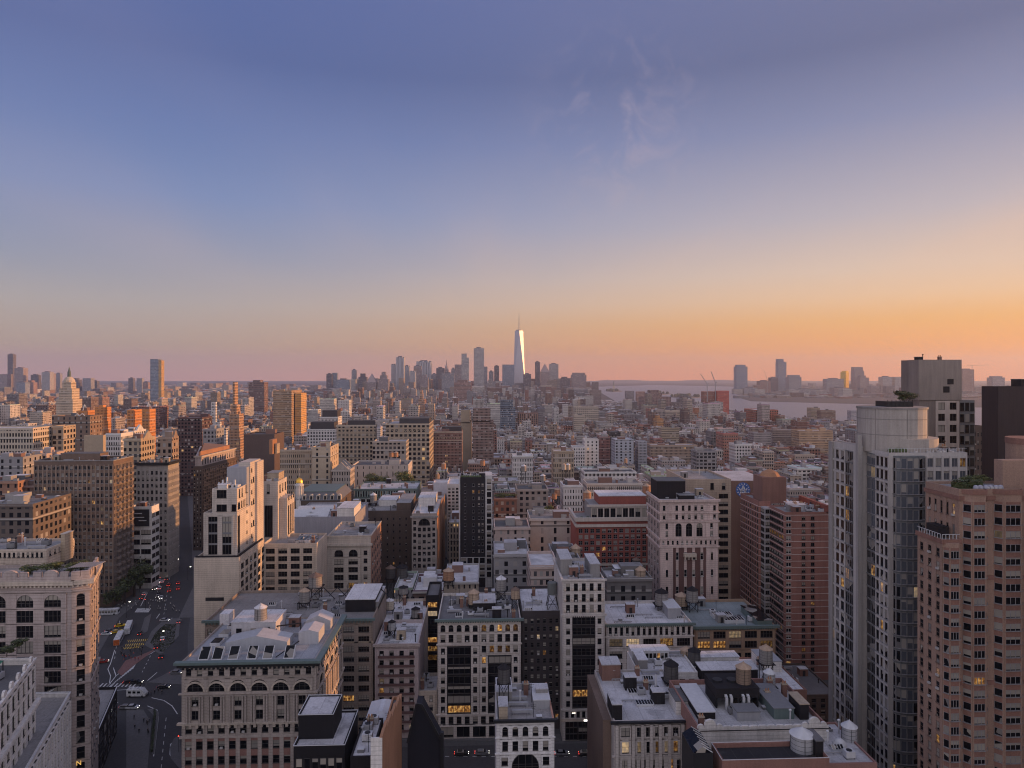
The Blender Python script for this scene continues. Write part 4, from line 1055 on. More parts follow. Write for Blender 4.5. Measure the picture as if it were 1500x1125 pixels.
    B.one('antenna', LSTEEL, lambda m: (m.lathe(B.w * .70, B.d * .48, [(.9, B.h - .4), (.25, B.h + 1.6), (.12, B.h + 5)], 8)))
    B.clutter(10, 63, .3, .95, .35, .95)
    m = MB().mat(BRN); m.box(-2.0, -.01, 3, B.d, 0, B.h - 1.2); m.build('side_wing', B.root)
    B = Bld('loft_building', 'pale roofed building with a glass fronted roof room behind the broad low loft', 'building', 935, 1022, 985, 187, dep=15, wall=WHT, roof=SILV, par=.6, short='pale roof with the glass roof room')
    B.fac(0, .4, -.4, B.h - 10, B.h - 1, 6, 2, .6, .6, 1, 1, proud=.2)
    B.rbox('glass_room', .02, .68, .65, .95, 2.6, LSTEEL, SILV); B.fac(0, .8, B.w * .66, B.h - .4, B.h + 1.7, 9, 1, .85, .8, 1, 0, pier=False, p=[(0, B.d * .645), (B.w, B.d * .645), (B.w, B.d), (0, B.d)], fr='white'); B.rbox('bulkhead', .04, .2, .2, .6, 2.8, GRY, SILV); B.clutter(6, 39)
    # ornamental parapet house and the machinery roof
    B = Bld('loft_building', 'red sided building with scrolled white parapet and dense machinery on its roof', 'building', 1023, 1213, 1064, 150, dep=24, wall=wallmat((.26, .14, .12), 'brick'), roof=wallmat((.40, .39, .40), 'roof'), par=1.2, short='scrolled white parapet')
    h = B.h
    pw = MB().mat(WHT); o, d, L = B.edge(0)
    pw.obox(o, d, 0, L, -.2, .3, h - 7, h)
    for u in (2.6, L - 3.2):
        pw.prism(o, d, [(u - 1.3, h - .02), (u + 1.3, h - .02)] + [(u + 1.3 * cos(pi * k / 8), h + .7 + 1.2 * sin(pi * k / 8)) for k in range(9)], -.18, .32)
        for s in (-2.1, 2.1): pw.prism(o, d, [(u + s - .8, h - .02), (u + s + .8, h - .02)] + [(u + s + .8 * cos(pi * k / 6), h + .05 + .8 * sin(pi * k / 6)) for k in range(7)], -.17, .31)
    for k in range(9):
        u = 6.5 + k * (L - 13.5) / 8; pw.prism(o, d, [(u - 1.1, h - .02), (u + 1.1, h - .02), (u + .7, h + .35), (u - .7, h + .35)], -.16, .3)
    pw.build('scrolled_parapet', B.root)
    B.band('coping', DRK, h - .65, h - .5, .45, (0,))
    B.one('cooling_tower', DRK, lambda m: (m.box(B.w * .26, B.w * .62, B.d * .45, B.d * .8, h + 1.3, h + 3.6, True), m.mat(DRKM), [m.lathe(B.w * (.32 + k * .12), B.d * .62, [(1.2, h + 3.6), (1.2, h + 4.1), (.3, h + 4.12)], 10) for k in range(3)], [m.box(B.w * q - .15, B.w * q + .15, B.d * .46, B.d * .79, h - 1.2, h + 1.3) for q in (.27, .44, .61)]))
    B.one('pipe', LSTEEL, lambda m: [m.tube([(B.w * q, B.d * .42, h - 1), (B.w * q, B.d * .42, h + 1.8), (B.w * q, B.d * .5, h + 2.2)], .28) for q in (.34, .38, .48, .52)])
    B.rbox('air_conditioner', .36, .54, .2, .36, 2.0, STEEL, GRYM); B.rbox('air_conditioner', .66, .82, .22, .75, 2.4, GREEN, GRYM); B.rbox('bulkhead', .06, .2, .25, .85, 1.6, DRK, LSTEEL); B.rbox('chimney', .86, .93, .2, .45, 3.5, DRK, TAN); B.clutter(9, 51, .05, .97, .1, .95)
    B = Bld('loft_building', 'dark building with a black roof well and red side before the scrolled parapet', 'building', 1058, 1215, 1112, 134, dep=6.5, wall=wallmat((.23, .12, .10), 'brick'), roof=wallmat((.025, .024, .028), 'roof'), par=.9)
    B.band('coping', LSTEEL, B.h, B.h + .12, .05); B.one('skylight', DRKM, lambda m: (m.box(-5.5, -1.5, 1, 9, 0, B.h + 1.0), m.mat(glassmat('s')), m.prism((-5.4, 1.1), (1, 0), [(0, B.h + 1.0), (3.8, B.h + 1.0), (1.9, B.h + 2.2)], -7.8, 0), m.mat(LSTEEL), [m.bar((-5.4 + 1.9, 1.1 + i * 1.3, B.h + 2.22), (-1.6, 1.1 + i * 1.3, B.h + 1.05), .07) for i in range(7)]))
    B.rbox('side_house', .92, .99, .3, .95, 3.2, DRK, TAR)
    B = Bld('loft_building', 'small pale roof with a ribbed dome light at the lower right beneath the grey tower', 'building', 1213, 1285, 1118, 140, dep=17, wall=wallmat((.27, .15, .13), 'brick'), roof=PALE, par=.4)
    B.one('dome_light', LSTEEL, lambda m: m.lathe(B.w * .62, B.d * .45, [(1.5, B.h - .4), (1.4, B.h + .1), (1.0, B.h + .7), (.5, B.h + 1.05), (.1, B.h + 1.15)], 12)); B.one('parapet_wall', WHT, lambda m: m.box(-.2, .3, 2, B.d, B.h - 3, B.h + 1.6)); B.clutter(4, 19, .3, .95)
    B = Bld('loft_building', 'white roofed brick building with arched red windows in front of the red apartment tower', 'building', 1012, 1182, 1012, 182, dep=22, wall=wallmat((.20, .105, .085), 'brick'), roof=SILV, par=.4, short='white roofed brick building')
    B.fac(0, B.w * .6, -.6, B.h - 16, B.h - 2, 6, 3, .5, .66, 1, 1, True, .25, lit=.02); B.fac(0, .6, B.w * .6, B.h - 16, B.h - 2, 8, 3, .5, .66, 1, 1, True, .25)
    B.rbox('roof_house', .16, .66, .30, .55, 3.2, DRK, SILV); B.rbox('roof_house', .0, .62, .78, .98, 2.4, WHT, SILV); B.rbox('stair_house', .78, .95, .55, .95, 3.0, WHT, STEEL); B.clutter(5, 27)
hero_row()
def hero_mid():
    st = wallmat((.44, .385, .34), 'stone')
    B = Bld('loft_building', 'beige loft with two big arched windows and a red brick sunlit side behind the tanks', 'building', 479, 543, 785, 310, bx=558, wall=st, roof=GRAV, short='beige loft with two big arches')
    z = B.z; U = B.u
    B.fac(0, U(486), U(528), z(816), z(804), 2, 1, .62, .85, 2, 1, True, .35); B.fac(0, U(486), U(528), z(886), z(817), 2, 6, .66, .66, 3, 1, proud=.35); B.fac(0, U(530), U(541), z(886), z(804), 1, 7, .5, .55, 1, 1, proud=.3)
    B.band('cornice', st, z(799), z(796), .8, (0,), .9); B.band('coping', CRM, B.h - .3, B.h + .2, .3, (0, 1)); B.clutter(8, 5)
    m = MB().mat(wallmat((.33, .19, .14), 'brick')); o, d, L = B.edge(1); m.obox(o, d, .2, L, .0, .12, 2, B.h - .4); m.build('side_wall', B.root)
    B.fac(1, 1, None, z(886), z(796), 6, 7, .3, .4, 1, 1, pier=False, off=.13)
    B = Bld('warehouse', 'dark brown windowless brick block with a taller right end between mid beige lofts', 'building', 533, 602, 748, 400, dep=40, wall=DBRN, roof=GRAV, short='dark brown windowless block')
    B.fac(0, 1, -1, B.h - 40, B.h - 3, 7, 10, .24, .36, 1, 0, proud=.1, lit=.03); B.rbox('raised_end', .69, .99, .02, .8, 5.2, DBRN, GRAV); B.rbox('penthouse', .2, .6, .5, .9, 3.4, WHT, SILV); B.clutter(8, 64, .05, .65)
    B = Bld('loft_building', 'slim grey loft with an arched three part window and an orange sunlit brick side', 'building', 603, 640, 752, 370, bx=648, wall=wallmat((.31, .27, .25), 'stone'), roof=SILV, short='slim loft with the orange side')
    z = B.z; U = B.u
    B.fac(0, U(604), U(611), z(833), z(761), 1, 8, .6, .56, 1, 1, proud=.3); B.fac(0, U(632), U(639), z(833), z(761), 1, 8, .6, .56, 1, 1, proud=.3)
    B.fac(0, U(611), U(632), z(770), z(759), 1, 1, .8, .9, 3, 1, True, .3); B.fac(0, U(611), U(632), z(833), z(771), 3, 7, .66, .6, 1, 1, proud=.3)
    o, d, L = B.edge(1); m = MB().mat(ORG); m.obox(o, d, .1, L, 0, .15, 2, B.h - .2); m.build('side_wall', B.root); B.band('cornice', GRY, z(758), z(755.5), .7, (0,), .9); B.clutter(5, 9); B.rbox('penthouse', .1, .8, .5, .9, 5, WHT, SILV)
    far('loft_building', 'taller orange sided brick block just behind the slim loft with the orange side', 'building', 632, 648, 739, 422, bx=657, col=(.36, .2, .12), wp=(4, 3.6, .25), rc=(.4, .39, .4))
    r, w, d_, h = far('warehouse', 'white panelled blank box on the roofs left of the white gridded slab', 'building', 635, 656, 709, 455, dep=12, col=(.52, .5, .54), wp=(900, 900, 0), bulk=0)
    B = Bld('office_building', 'white gridded slab with small square windows left of the black tower', 'building', 655, 673, 709, 450, dep=30, wall=wallmat((.52, .47, .45), 'stone'), roof=SILV)
    B.fac(0, .2, -.2, 5, B.h - 2, 3, 19, .62, .5, 2, 0, proud=.3)
    B = Bld('apartment_tower', 'slender black slab tower with a white gridded edge and a white framed foot', 'apartment tower', 674, 711, 699, 390, dep=16, wall=wallmat((.022, .021, .026), 'concrete'), roof=TAR, short='black slab tower', z0=0)
    z = B.z; U = B.u
    wf = wallmat((.50, .49, .49), 'stone')
    for c in (.12, .45): B.fac(0, B.w * c, B.w * c + 2.2, z(812), z(706), 1, 11, .5, .45, 1, 0, pier=False, lit=.06, var='s', fr='grey')
    B.fac(0, B.w * .68, B.w * .68 + 4, z(812), z(706), 2, 11, .55, .45, 1, 0, pier=False, lit=.1, fr='grey')
    B.fac(0, .3, None, z(846), z(816), 4, 3, .8, .78, 1, 0, proud=.4, mat=wf, lit=.03)
    E = MB().mat(wf); E.box(B.w + .02, B.w + U(721) - U(711), -.4, 14, 0, B.h + 1); E.build('edge_bay', B.root)
    p = [(B.w + .02, -.4), (B.w + U(721) - U(711), -.4), (B.w + U(721) - U(711), 14), (B.w, 14)]
    B.fac(0, .3, None, z(846), z(700), 1, 15, .72, .74, 1, 0, proud=.2, mat=wf, p=p)
    m = MB().mat(wf); m.box(-.6, .05, -.5, 1, 0, B.h + .6); m.build('edge_fin', B.root); B.clutter(9, 8)
    B.one('roof_planting', plain('planting_green', (.06, .09, .03)), lambda m: [m.lathe(1 + i * 1.3, 1.2, [(.3, B.h - 1), (.8, B.h - .2), (.5, B.h + .7), (.1, B.h + 1)], 6) for i in range(9)])
    # pink white hotel front
    pw = wallmat((.56, .44, .41), 'stone')
    B = Bld('hotel_building', 'pinkish white ornate tower with a red brick panel and arched loggia below its top', 'building', 967, 1052, 733, 280, bx=949, wall=pw, roof=PALE, short='pinkish white ornate tower')
    z = B.z; U = B.u
    def row(y0, y1, us, wd, hh, arch=False, nx=1):
        for u in us: B.win(0, U(u), z(y1), wd, hh, nx, 1, arch, off=.02)
    B.fac(0, .3, -.3, z(749), z(739), 9, 1, .42, .72, 1, 1, proud=.3, sk=lambda c, r: c in (1, 7)); B.fac(0, .3, -.3, z(762), z(752), 9, 1, .42, .66, 1, 1, proud=.3, sk=lambda c, r: c in (1, 7))
    B.fac(0, U(986), U(1032), z(787), z(765), 3, 1, .6, .88, 2, 1, True, .45); B.fac(0, .3, U(985), z(787), z(765), 1, 2, .22, .7, 1, 1, proud=.3); B.fac(0, U(1033), -.3, z(787), z(765), 1, 2, .22, .7, 1, 1, proud=.3)
    B.fac(0, .3, -.3, z(799), z(790), 12, 1, .4, .6, 1, 1, proud=.3)
    for y0, y1 in ((802, 828), (828, 852), (852, 878), (878, 902), (902, 926), (926, 950)):
        B.fac(0, U(986), U(1034), z(y1), z(y0), 4, 1, .34, .42, 1, 1, proud=.06, mat=wallmat((.13, .07, .065), 'brick'), fr='white')
        B.fac(0, .3, U(985.5), z(y1), z(y0), 1, 1, .2, .42, 1, 1, proud=.3); B.fac(0, U(1034.5), -.3, z(y1), z(y0), 1, 1, .2, .42, 1, 1, proud=.3)
    for y in (750.5, 763.5, 788.5, 800.5): B.band('string_course', pw, z(y + 1), z(y - .8), .6, (0, 3), 1.0 if y in (750.5, 788.5) else 0)
    B.one('balcony', CRM, lambda m: (m.box(U(1001), U(1019), -1.5, 0, z(815), z(810), True), [m.box(U(1002 + k * 5.2), U(1003.5 + k * 5.2), -1.3, 0, z(819), z(815), True) for k in range(4)]))
    B.fac(3, .5, -.5, z(900), z(738), 4, 12, .34, .5, 1, 1, proud=.2, mat=wallmat((.34, .27, .25), 'stone'))
    B.band('cornice', pw, B.h - .5, B.h + .4, .7, (0, 3), .8); B.rbox('penthouse', .05, .55, .45, .98, 7.5, DRK, TAR); B.rbox('air_conditioner', .36, .62, .1, .3, 2.6, DRK, GRYM); B.clutter(9, 12, .1, .95)
    B = Bld('office_building', 'tan slab with dark window slots and a brick wing bearing a round blue emblem', 'building', 1005, 1071, 702, 312, dep=34, wall=wallmat((.42, .33, .26), 'stone'), roof=GRAV, short='tan slab with the round blue emblem')
    z = B.z; U = B.u
    for u in (1043, 1060): B.win(0, U(u), z(717), 1.6, 3.0, 1, 0)
    B.fac(0, U(1049), U(1070), z(930), z(721), 1, 18, .66, .56, 2, 0, proud=.35, lit=.03)
    X1 = U(1131); bk = wallmat((.21, .125, .10), 'brick'); m = MB().mat(bk); m.box(B.w + .01, X1, .6, 34, 0, z(705)); m.build('brick_wing', B.root)
    m = MB().mat(PALE); m.box(B.w + .3, X1 - .3, .9, 33.7, z(705), z(705) + .1); m.build('wing_roof', B.root)
    bl = plain('emblem_blue', (.05, .13, .38)); wt = plain('emblem_white', (.62, .62, .66))
    e = MB().mat(bl); cx, cz, r = U(1089), z(718), (U(1099.5) - U(1089)); yy = .45
    disc = lambda m, rad, y0, n=28: m.prism((0, 0), (1, 0), [(cx + rad * cos(2 * pi * k / n), cz + rad * sin(2 * pi * k / n)) for k in range(n)], -.55, y0)
    disc(e, r, -.30)
    e.mat(wt)
    for k in range(14):
        a = 2 * pi * k / 14; q = [(cx + r * .72 * cos(a - .12), cz + r * .72 * sin(a - .12)), (cx + r * .95 * cos(a), cz + r * .95 * sin(a)), (cx + r * .72 * cos(a + .12), cz + r * .72 * sin(a + .12))]
        e.prism((0, 0), (1, 0), q, -.3, -.2)
    def stroke(pts, w=.26):
        for (a, b), (c, d) in zip(pts, pts[1:]):
            L = math.hypot(c - a, d - b); nx, nz = -(d - b) / L * w, (c - a) / L * w
            e.prism((0, 0), (1, 0), [(cx + a + nx, cz + b + nz), (cx + a - nx, cz + b - nz), (cx + c - nx, cz + d - nz), (cx + c + nx, cz + d + nz)], -.3, -.16)
    q = r * .55
    stroke([(-q, .2 * r), (0, -q), (q, .2 * r)]); stroke([(-q * .8, -q), (0, q * 1.05), (q * .8, -q)])
    stroke([(.3 * q, .18 * q), (0, .3 * q), (-.28 * q, .05 * q), (-.2 * q, -.22 * q), (.12 * q, -.26 * q), (.28 * q, -.08 * q), (.05 * q, -.02 * q)], .14)
    e.build('emblem', B.root)
    B.clutter(4, 2)
    # red terraces
    rb = wallmat((.25, .075, .06), 'brick')
    B = Bld('apartment_building', 'dark red terraced block with cream balcony bands and a red penthouse', 'building', 845, 949, 763, 330, dep=24, wall=rb, roof=GRAV, par=.5, short='red terraced block with cream bands')
    z = B.z; U = B.u
    B.fac(0, .4, -.4, 6, z(773), 12, 14, .66, .66, 2, 1, proud=.25, mat=rb, lit=.03, fr='grey')
    cb = wallmat((.46, .40, .36), 'concrete')
    B.band('balcony_band', cb, z(763), z(757.5), 1.0, (0, 3)); B.band('balcony_band', cb, z(771.5), z(767.5), .8, (0, 3)); B.band('balcony_band', cb, z(828), z(825), .6, (0,))
    m = MB().mat(GRY); m.box(U(866), B.w, 1.5, 22, B.h - .5, z(742)); m.build('terrace_storey', B.root)
    p = [(U(866), 1.5), (B.w, 1.5), (B.w, 22), (U(866), 22)]
    B.fac(0, .2, None, B.h, z(744), 9, 1, .8, .85, 2, 0, proud=.3, mat=cb, p=p); B.one('balcony_band', cb, lambda m: m.box(U(860), B.w, .9, 2, z(743), z(740), True))
    m = MB().mat(rb); m.box(U(880), B.w, 4, 20, z(742), z(729)); m.mat(SILV); m.box(U(879), B.w + .2, 3.7, 20.3, z(729), z(727.8), True); m.build('penthouse', B.root)
    B.one('roof_planting', plain('planting_green', (.06, .09, .03)), lambda m: [m.lathe(U(848) + i * 1.0, 1.5 + (i % 3), [(.3, B.h - .5), (.8, B.h + .3), (.6, B.h + 1.2), (.1, B.h + 1.7)], 6) for i in range(7)])
    # gold dome and mansard
    B = Bld('mansard_building', 'dark mansard roofed building with round headed dormers beside the gold dome', 'building', 430, 498, 733, 400, dep=34, wall=DBRN, roof=TAR, short='dark mansard building with the gold dome')
    z = B.z
    B.fac(0, .5, -.5, 4, z(742), 8, 8, .5, .6, 1, 1, proud=.3)
    m = MB().mat(wallmat((.12, .12, .135), 'metal')); m.taper(inset(B.p, -.3), B.h, inset(B.p, 3.0), z(722)); m.build('mansard_roof', B.root)
    m = MB().mat(GREEN); pp = inset(B.p, 2.8); m.poly(pp, z(722), z(720.8)); m.build('roof_edge', B.root)
    for k in range(6): B.one('dormer', CRM, lambda m: (m.prism((0, .4), (1, 0), [(5 + k * 4, B.h + .2), (7.2 + k * 4, B.h + .2)] + [(6.1 + k * 4 + 1.1 * cos(pi * q / 6), B.h + 2.4 + 1.1 * sin(pi * q / 6)) for q in range(7)], -2, .4), m.mat(DRKM), m.box(5.5 + k * 4, 6.7 + k * 4, -.06, .1, B.h + .5, B.h + 2.5, True)))
    lx, lz = B.u(437), z(735)
    D = thing('gold_dome', 'bright gold dome on a white pillared lantern with a flagpole', 'dome', (B.X0 + lx, 402, 0))
    m = MB().mat(WHT); r = 2.0
    m.lathe(0, 0, [(r * 1.25, lz - 4), (r * 1.25, lz + 1), (r * .95, lz + 1), (r * .95, z(712)), (r * 1.3, z(712)), (r * 1.3, z(710)), (r, z(710)), (r * .9, z(707.5))], 16); m.build('lantern', D)
    m = MB().mat(WHT)
    for k in range(10): m.lathe(1.22 * r * cos(2 * pi * k / 10), 1.22 * r * sin(2 * pi * k / 10), [(.18, lz + 1), (.16, z(712))], 6)
    m.build('columns', D)
    g = principled('gold_leaf')[0]; bs = g.node_tree.nodes['Principled BSDF']; bs.inputs['Base Color'].default_value = (.75, .45, .08, 1); bs.inputs['Metallic'].default_value = .85; bs.inputs['Roughness'].default_value = .38
    zb = z(707.5); m = MB().mat(g); m.lathe(0, 0, [(r * 1.05 * cos(a), zb + r * 1.45 * sin(a)) for a in [i * pi / 2 / 8 for i in range(8)]] + [(.12, zb + r * 1.5)], 18); m.build('gold_cap', D)
    m = MB().mat(LSTEEL); m.lathe(0, 0, [(.1, zb + r * 1.45), (.05, z(681))], 6); m.build('flagpole', D)
    # dark green corniced building with a grid front
    B = Bld('office_building', 'building with a green columned attic over a white gridded front below the roof trees', 'building', 519, 610, 717, 450, dep=35, wall=GREEN, roof=PALE, short='green columned attic building')
    z = B.z
    B.fac(0, .3, -.3, z(728), z(718.5), 24, 1, .55, .85, 1, 0, proud=.3, mat=wallmat((.22, .27, .26), 'metal')); B.fac(0, .3, -.3, 6, z(730), 11, 12, .72, .72, 2, 0, proud=.35, mat=wallmat((.42, .42, .41), 'stone')); B.band('cornice', GREEN, B.h - .4, B.h + .6, .9, (0,)); B.clutter(10, 21)
    # long sawtooth roofs
    B = Bld('warehouse', 'long grey blank building with ribbed glass sheds on its roof below the mansard', 'building', 424, 520, 757, 350, dep=40, wall=wallmat((.27, .26, .29), 'concrete'), roof=PALE, short='long grey blank building with glass sheds')
    for k in range(2): B.one('glass_shed', LSTEEL, lambda m: (m.prism((0, 5 + k * 9), (0, 1), [(0, B.h - 1), (6, B.h - 1), (6, B.h + 2)], -.5, B.w * .55), m.mat(glassmat('s')), [m.box(.6 + i * 1.05, 1.3 + i * 1.05, 10.99 + k * 9, 11.04 + k * 9, B.h - .8, B.h + 1.8) for i in range(int(B.w * .5))]))
    B.rbox('white_house', .72, .98, .02, .5, 5, WHT, SILV); B.clutter(14, 3)
    far('loft_building', 'arched grey brown attic building beyond the dark brown windowless block', 'building', 559, 604, 731, 436, dep=16, col=(.3, .28, .27), wp=(3, 3.5, .5))
hero_mid()
def hero_right():
    # red brick apartment tower with white floor lines
    rb = wallmat((.29, .145, .12), 'brick')
    X1 = fx(1217, 265)
    B = Bld('apartment_tower', 'red brick apartment tower striped by thin white floor lines', 'apartment tower', 1150, 1217, 750, 265, bx=1127, wall=rb, roof=GRAV, par=.6, short='red brick tower with white floor lines')
    L3 = B.edge(3)[2]; n = 24; zt = B.h - 1.2; st = (zt - 3) / n
    B.fac(0, B.w * .30, B.w * .70, 3, zt, 2, n, .38, .5, 2, 0, pier=False, lit=.03, off=.02)
    B.fac(0, .1, 2.6, 3, zt, 1, n, .8, .55, 2, 0, proud=.12, lit=.02, fr='white')
    B.fac(3, 1.0, -2.2, 3, zt, 5, n, .34, .5, 1, 0, pier=False, lit=.02, off=.02); B.fac(3, -2.1, None, 3, zt, 1, n, .85, .55, 2, 0, proud=.12, lit=.02) if L3 > 5 else None
    W2 = [(-3.0, B.d + 3.5), (2, B.d + 3.5), (2, B.d + 24), (-3.0, B.d + 24)]
    B.core(W2, 0, B.h + 1.0, .8)
    B.fac(3, .6, None, 3, zt, 8, n, .34, .5, 1, 0, pier=False, lit=.02, off=.02, p=W2)
    m = MB().mat(wallmat((.42, .40, .42), 'metal')); m.box(-2.2, -.01, B.d - .5, B.d + 3.4, 0, B.h - 1); m.build('glazed_notch', B.root)
    B.fac(3, .2, None, 3, zt, 1, n, .9, .6, 3, 0, pier=False, lit=0, p=[(-2.2, B.d - .5), (0, B.d - .5), (0, B.d + 3.4), (-2.2, B.d + 3.4)], off=.02); B.fac(0, .1, None, 3, zt, 1, n, .8, .6, 2, 0, pier=False, lit=0, p=[(-2.2, B.d - .5), (0, B.d - .5), (0, B.d + 3.4), (-2.2, B.d + 3.4)], off=.02)
    ln = B.wall.mat(wallmat((.58, .50, .48), 'stone'))
    for k in range(n + 1):
        z = 3 + k * st
        for (p, es) in ((B.p, (0, 1, 3)), (W2, (0, 3))):
            for e in es: o, d, L = B.edge(e, p); ln.obox(o, d, -.14, L + .14, -.02, .14, z - .09, z + .09)
    bal = MB().mat(wallmat((.30, .2, .17), 'concrete')); o, d, L = B.edge(1)
    for k in range(1, n):
        z = 3 + k * st; bal.obox(o, d, .6, L * .9, .2, 1.5, z, z + 1.05)
    bal.build('balcony', B.root)
    h = B.h
    m = MB().mat(wallmat((.22, .12, .10), 'brick')); m.box(-1.2, 9, B.d + 4, B.d + 14, h, h + 11); m.mat(TERRA); m.lathe(4, B.d + 9, [(4.4, h + 11), (3.2, h + 12.6), (.3, h + 14)], 10); m.build('water_house', B.root)
    B.clutter(12, 2, .2, .95); B.rbox('air_conditioner', .3, .62, .4, .9, 2.2, LSTEEL, SILV); B.rbox('parapet_wall', .9, .98, .0, 1.6, 3, RED)

    Q = Bld('shop_building', 'low dark brick building in the shadow at the foot of the red tower', 'building', 1128, 1228, 1018, 232, dep=26, wall=DBRN, roof=TAR, par=.6); Q.fac(0, .5, -.5, 1, Q.h - 1, 7, 4, .5, .6, 1, 1, proud=.2); Q.clutter(9, 88)
    # grey concrete and glass tower
    cc = wallmat((.45, .42, .405), 'concrete'); gl = wallmat((.13, .14, .15), 'metal')
    B = Bld('apartment_tower', 'tall grey concrete and glass apartment tower with a round concrete drum on top', 'apartment tower', 1302, 1417, 663, 180, bx=1270, wall=cc, roof=GRAV, par=.6, short='tall grey tower with the concrete drum')
    n = 28; z1 = B.h - 1.0; st = (z1 - 2) / n; L3 = B.edge(3)[2]
    # east side: a wing of paired window columns, then glass, a fin and the far wing
    B.fac(3, L3 * .42, None, 2, z1, 3, n, .64, .74, 1, 0, proud=.14, mat=cc, lit=.01, fr='grey', var='b')
    B.fac(3, .1, L3 * .40, 2, z1, 2, n, .92, .86, 2, 0, proud=.08, mat=gl, lit=.01, fr='grey', var='b')
    W2 = [(-2.6, B.d + .6), (1, B.d + .6), (1, B.d + 15.5), (-2.6, B.d + 15.5)]
    B.core(W2, 0, B.h + .8, .8)
    B.fac(3, .2, 8.6, 2, z1, 3, n, .64, .74, 1, 0, proud=.14, mat=cc, lit=.01, fr='grey', var='b', p=W2)
    B.fac(3, 8.8, 13, 2, z1, 2, n, .92, .86, 2, 0, proud=.08, mat=gl, lit=.01, fr='grey', var='b', p=W2)
    m = MB().mat(wallmat((.30, .28, .27), 'concrete')); m.box(-3.0, -1.8, B.d - .6, B.d + .59, 0, B.h + 4); m.box(-3.2, -2.55, B.d + 13.4, B.d + 15.6, 0, B.h + .8); m.build('concrete_fin', B.root)
    # front: curved glass bay and a gridded right half
    bay = [(1.2 + 4.3 * (1 - cos(pi * k / 8)), -1.9 * sin(pi * k / 8)) for k in range(9)]
    bp = bay + [(9.8, .2), (1.2, .2)]
    m = MB().mat(gl); m.poly(bp, 0, B.h - .8, top=True); m.build('glass_bay', B.root)
    for e in range(8): B.fac(e, .02, None, 2, z1, 1, n, .9, .8, 1, 0, proud=.05, mat=cc if e in (0, 7) else gl, lit=.01, fr='grey', var='b', p=bp)
    B.fac(0, 10.2, -.3, 2, z1, 5, n, .74, .66, 2, 0, proud=.35, mat=cc, lit=.01, fr='grey', var='b')
    bands = B.wall.mat(cc)
    for k in range(n + 1):
        if k % 2 == 0 or k > n - 3:
            o, d, L = B.edge(3); bands.obox(o, d, L3 * .42, L, .1, .3, 2 + k * st - .25, 2 + k * st + .25)
            o, d, L = B.edge(3, W2); bands.obox(o, d, .2, 8.6, .1, .3, 2 + k * st - .25, 2 + k * st + .25)
    tm = B.z(662) ; drum = wallmat((.36, .325, .30), 'concrete')
    dx, dy = fx(1306, 192) - B.X0, 12.0
    m = MB().mat(drum); zt2 = fz(1310, 596, 190); m.lathe(dx, dy, [(9.0, B.h - .6), (9.0, zt2)], 28)
    m.mat(wallmat((.24, .22, .21), 'concrete'))
    for zz in (B.h + 4.2, zt2 - 3.4): m.lathe(dx, dy, [(9.05, zz), (9.05, zz + .22)], 28)
    for k in range(28): a = 2 * pi * (k + .5) / 28; m.bar((dx + 8.98 * cos(a), dy + 8.98 * sin(a), B.h), (dx + 8.98 * cos(a), dy + 8.98 * sin(a), zt2), .06) if k % 4 == 0 else None
    m.lathe(dx, dy, [(9.2, zt2 - .5), (9.2, zt2 + .05)], 28)
    m.build('concrete_drum', B.root)
    m = MB().mat(drum); m.lathe(fx(1321, 191) - B.X0, 10.2, [(8.6, B.h - .6), (8.6, B.h + 3.4)], 28); m.build('low_drum', B.root)
    B.one('drum_railing', DRKM, lambda m: (m.box(dx - 3, dx + 4.5, dy - 3, dy + 3, zt2, zt2 + 1.6), [m.bar((dx - 3 + i * 1.2, dy - 3.1, zt2), (dx - 3 + i * 1.2, dy - 3.1, zt2 + 2.0), .06) for i in range(7)]))
    hed = MB().mat(plain('planting_green', (.06, .09, .03))); rn = random.Random(3)
    for i in range(60):
        x = B.u(1312) + rn.random() * 11; y = 2.2 + rn.random() * 1.2; hed.lathe(x, y, [(.25, B.h - .5), (.5, B.h + .2), (.3, B.h + .8), (.05, B.h + 1)], 5, rn.random() * 3)
    hed.build('roof_hedge', B.root)
    B.one('railing', LSTEEL, lambda m: ([m.box(i * .9, i * .9 + .08, .25, .33, B.h, B.h + 1.1) for i in range(int(B.w / .9))], m.box(0, B.w, .24, .34, B.h + 1.08, B.h + 1.16, True)))
    B.clutter(9, 14, .45, .95, .05, .6)
    B.one('roof_chair', WHT, lambda m: [m.box(B.u(1345) + i * 1.7, B.u(1345) + i * 1.7 + .7, 1.2 + (i % 2), 2.8 + (i % 2), B.h - .2, B.h + .25, True) for i in range(7)])

    # brown block tower with blank top
    br = wallmat((.20, .165, .15), 'concrete')
    B = Bld('apartment_tower', 'tower with a big blank brown block on top rising behind the concrete drum', 'apartment tower', 1346, 1406, 527, 262, bx=1320, wall=br, roof=TAR, short='tower with the blank brown block')
    z = B.z; U = B.u
    B.fac(0, U(1370), U(1404), 5, z(587), 2, 24, .6, .64, 2, 0, proud=.4, mat=wallmat((.45, .38, .34), 'concrete'), lit=0)
    B.one('blank_front', wallmat((.24, .20, .18), 'concrete'), lambda m: m.box(-.4, B.w + .4, -.5, 6, z(586), B.h + .02))
    for u, a, b in ((1390, 563, 555), (1384, 575, 566)): B.one('louvre_panel', DRK, lambda m: m.box(U(u) - 1, U(u) + 1.5, -.62, -.4, z(a), z(b), True))
    m = MB().mat(GRYM); m.box(B.w + .02, U(1429), .5, B.d, 0, z(586)); m.build('glass_wing', B.root)
    p = [(B.w + .02, .5), (U(1429), .5), (U(1429), B.d), (B.w, B.d)]; B.fac(0, .2, None, 5, z(588), 3, 24, .85, .75, 1, 0, proud=.08, mat=GRYM, lit=.02, p=p)
    B.rbox('vent', .02, .14, .1, .3, 2, DRK, TAR); B.clutter(4, 1)
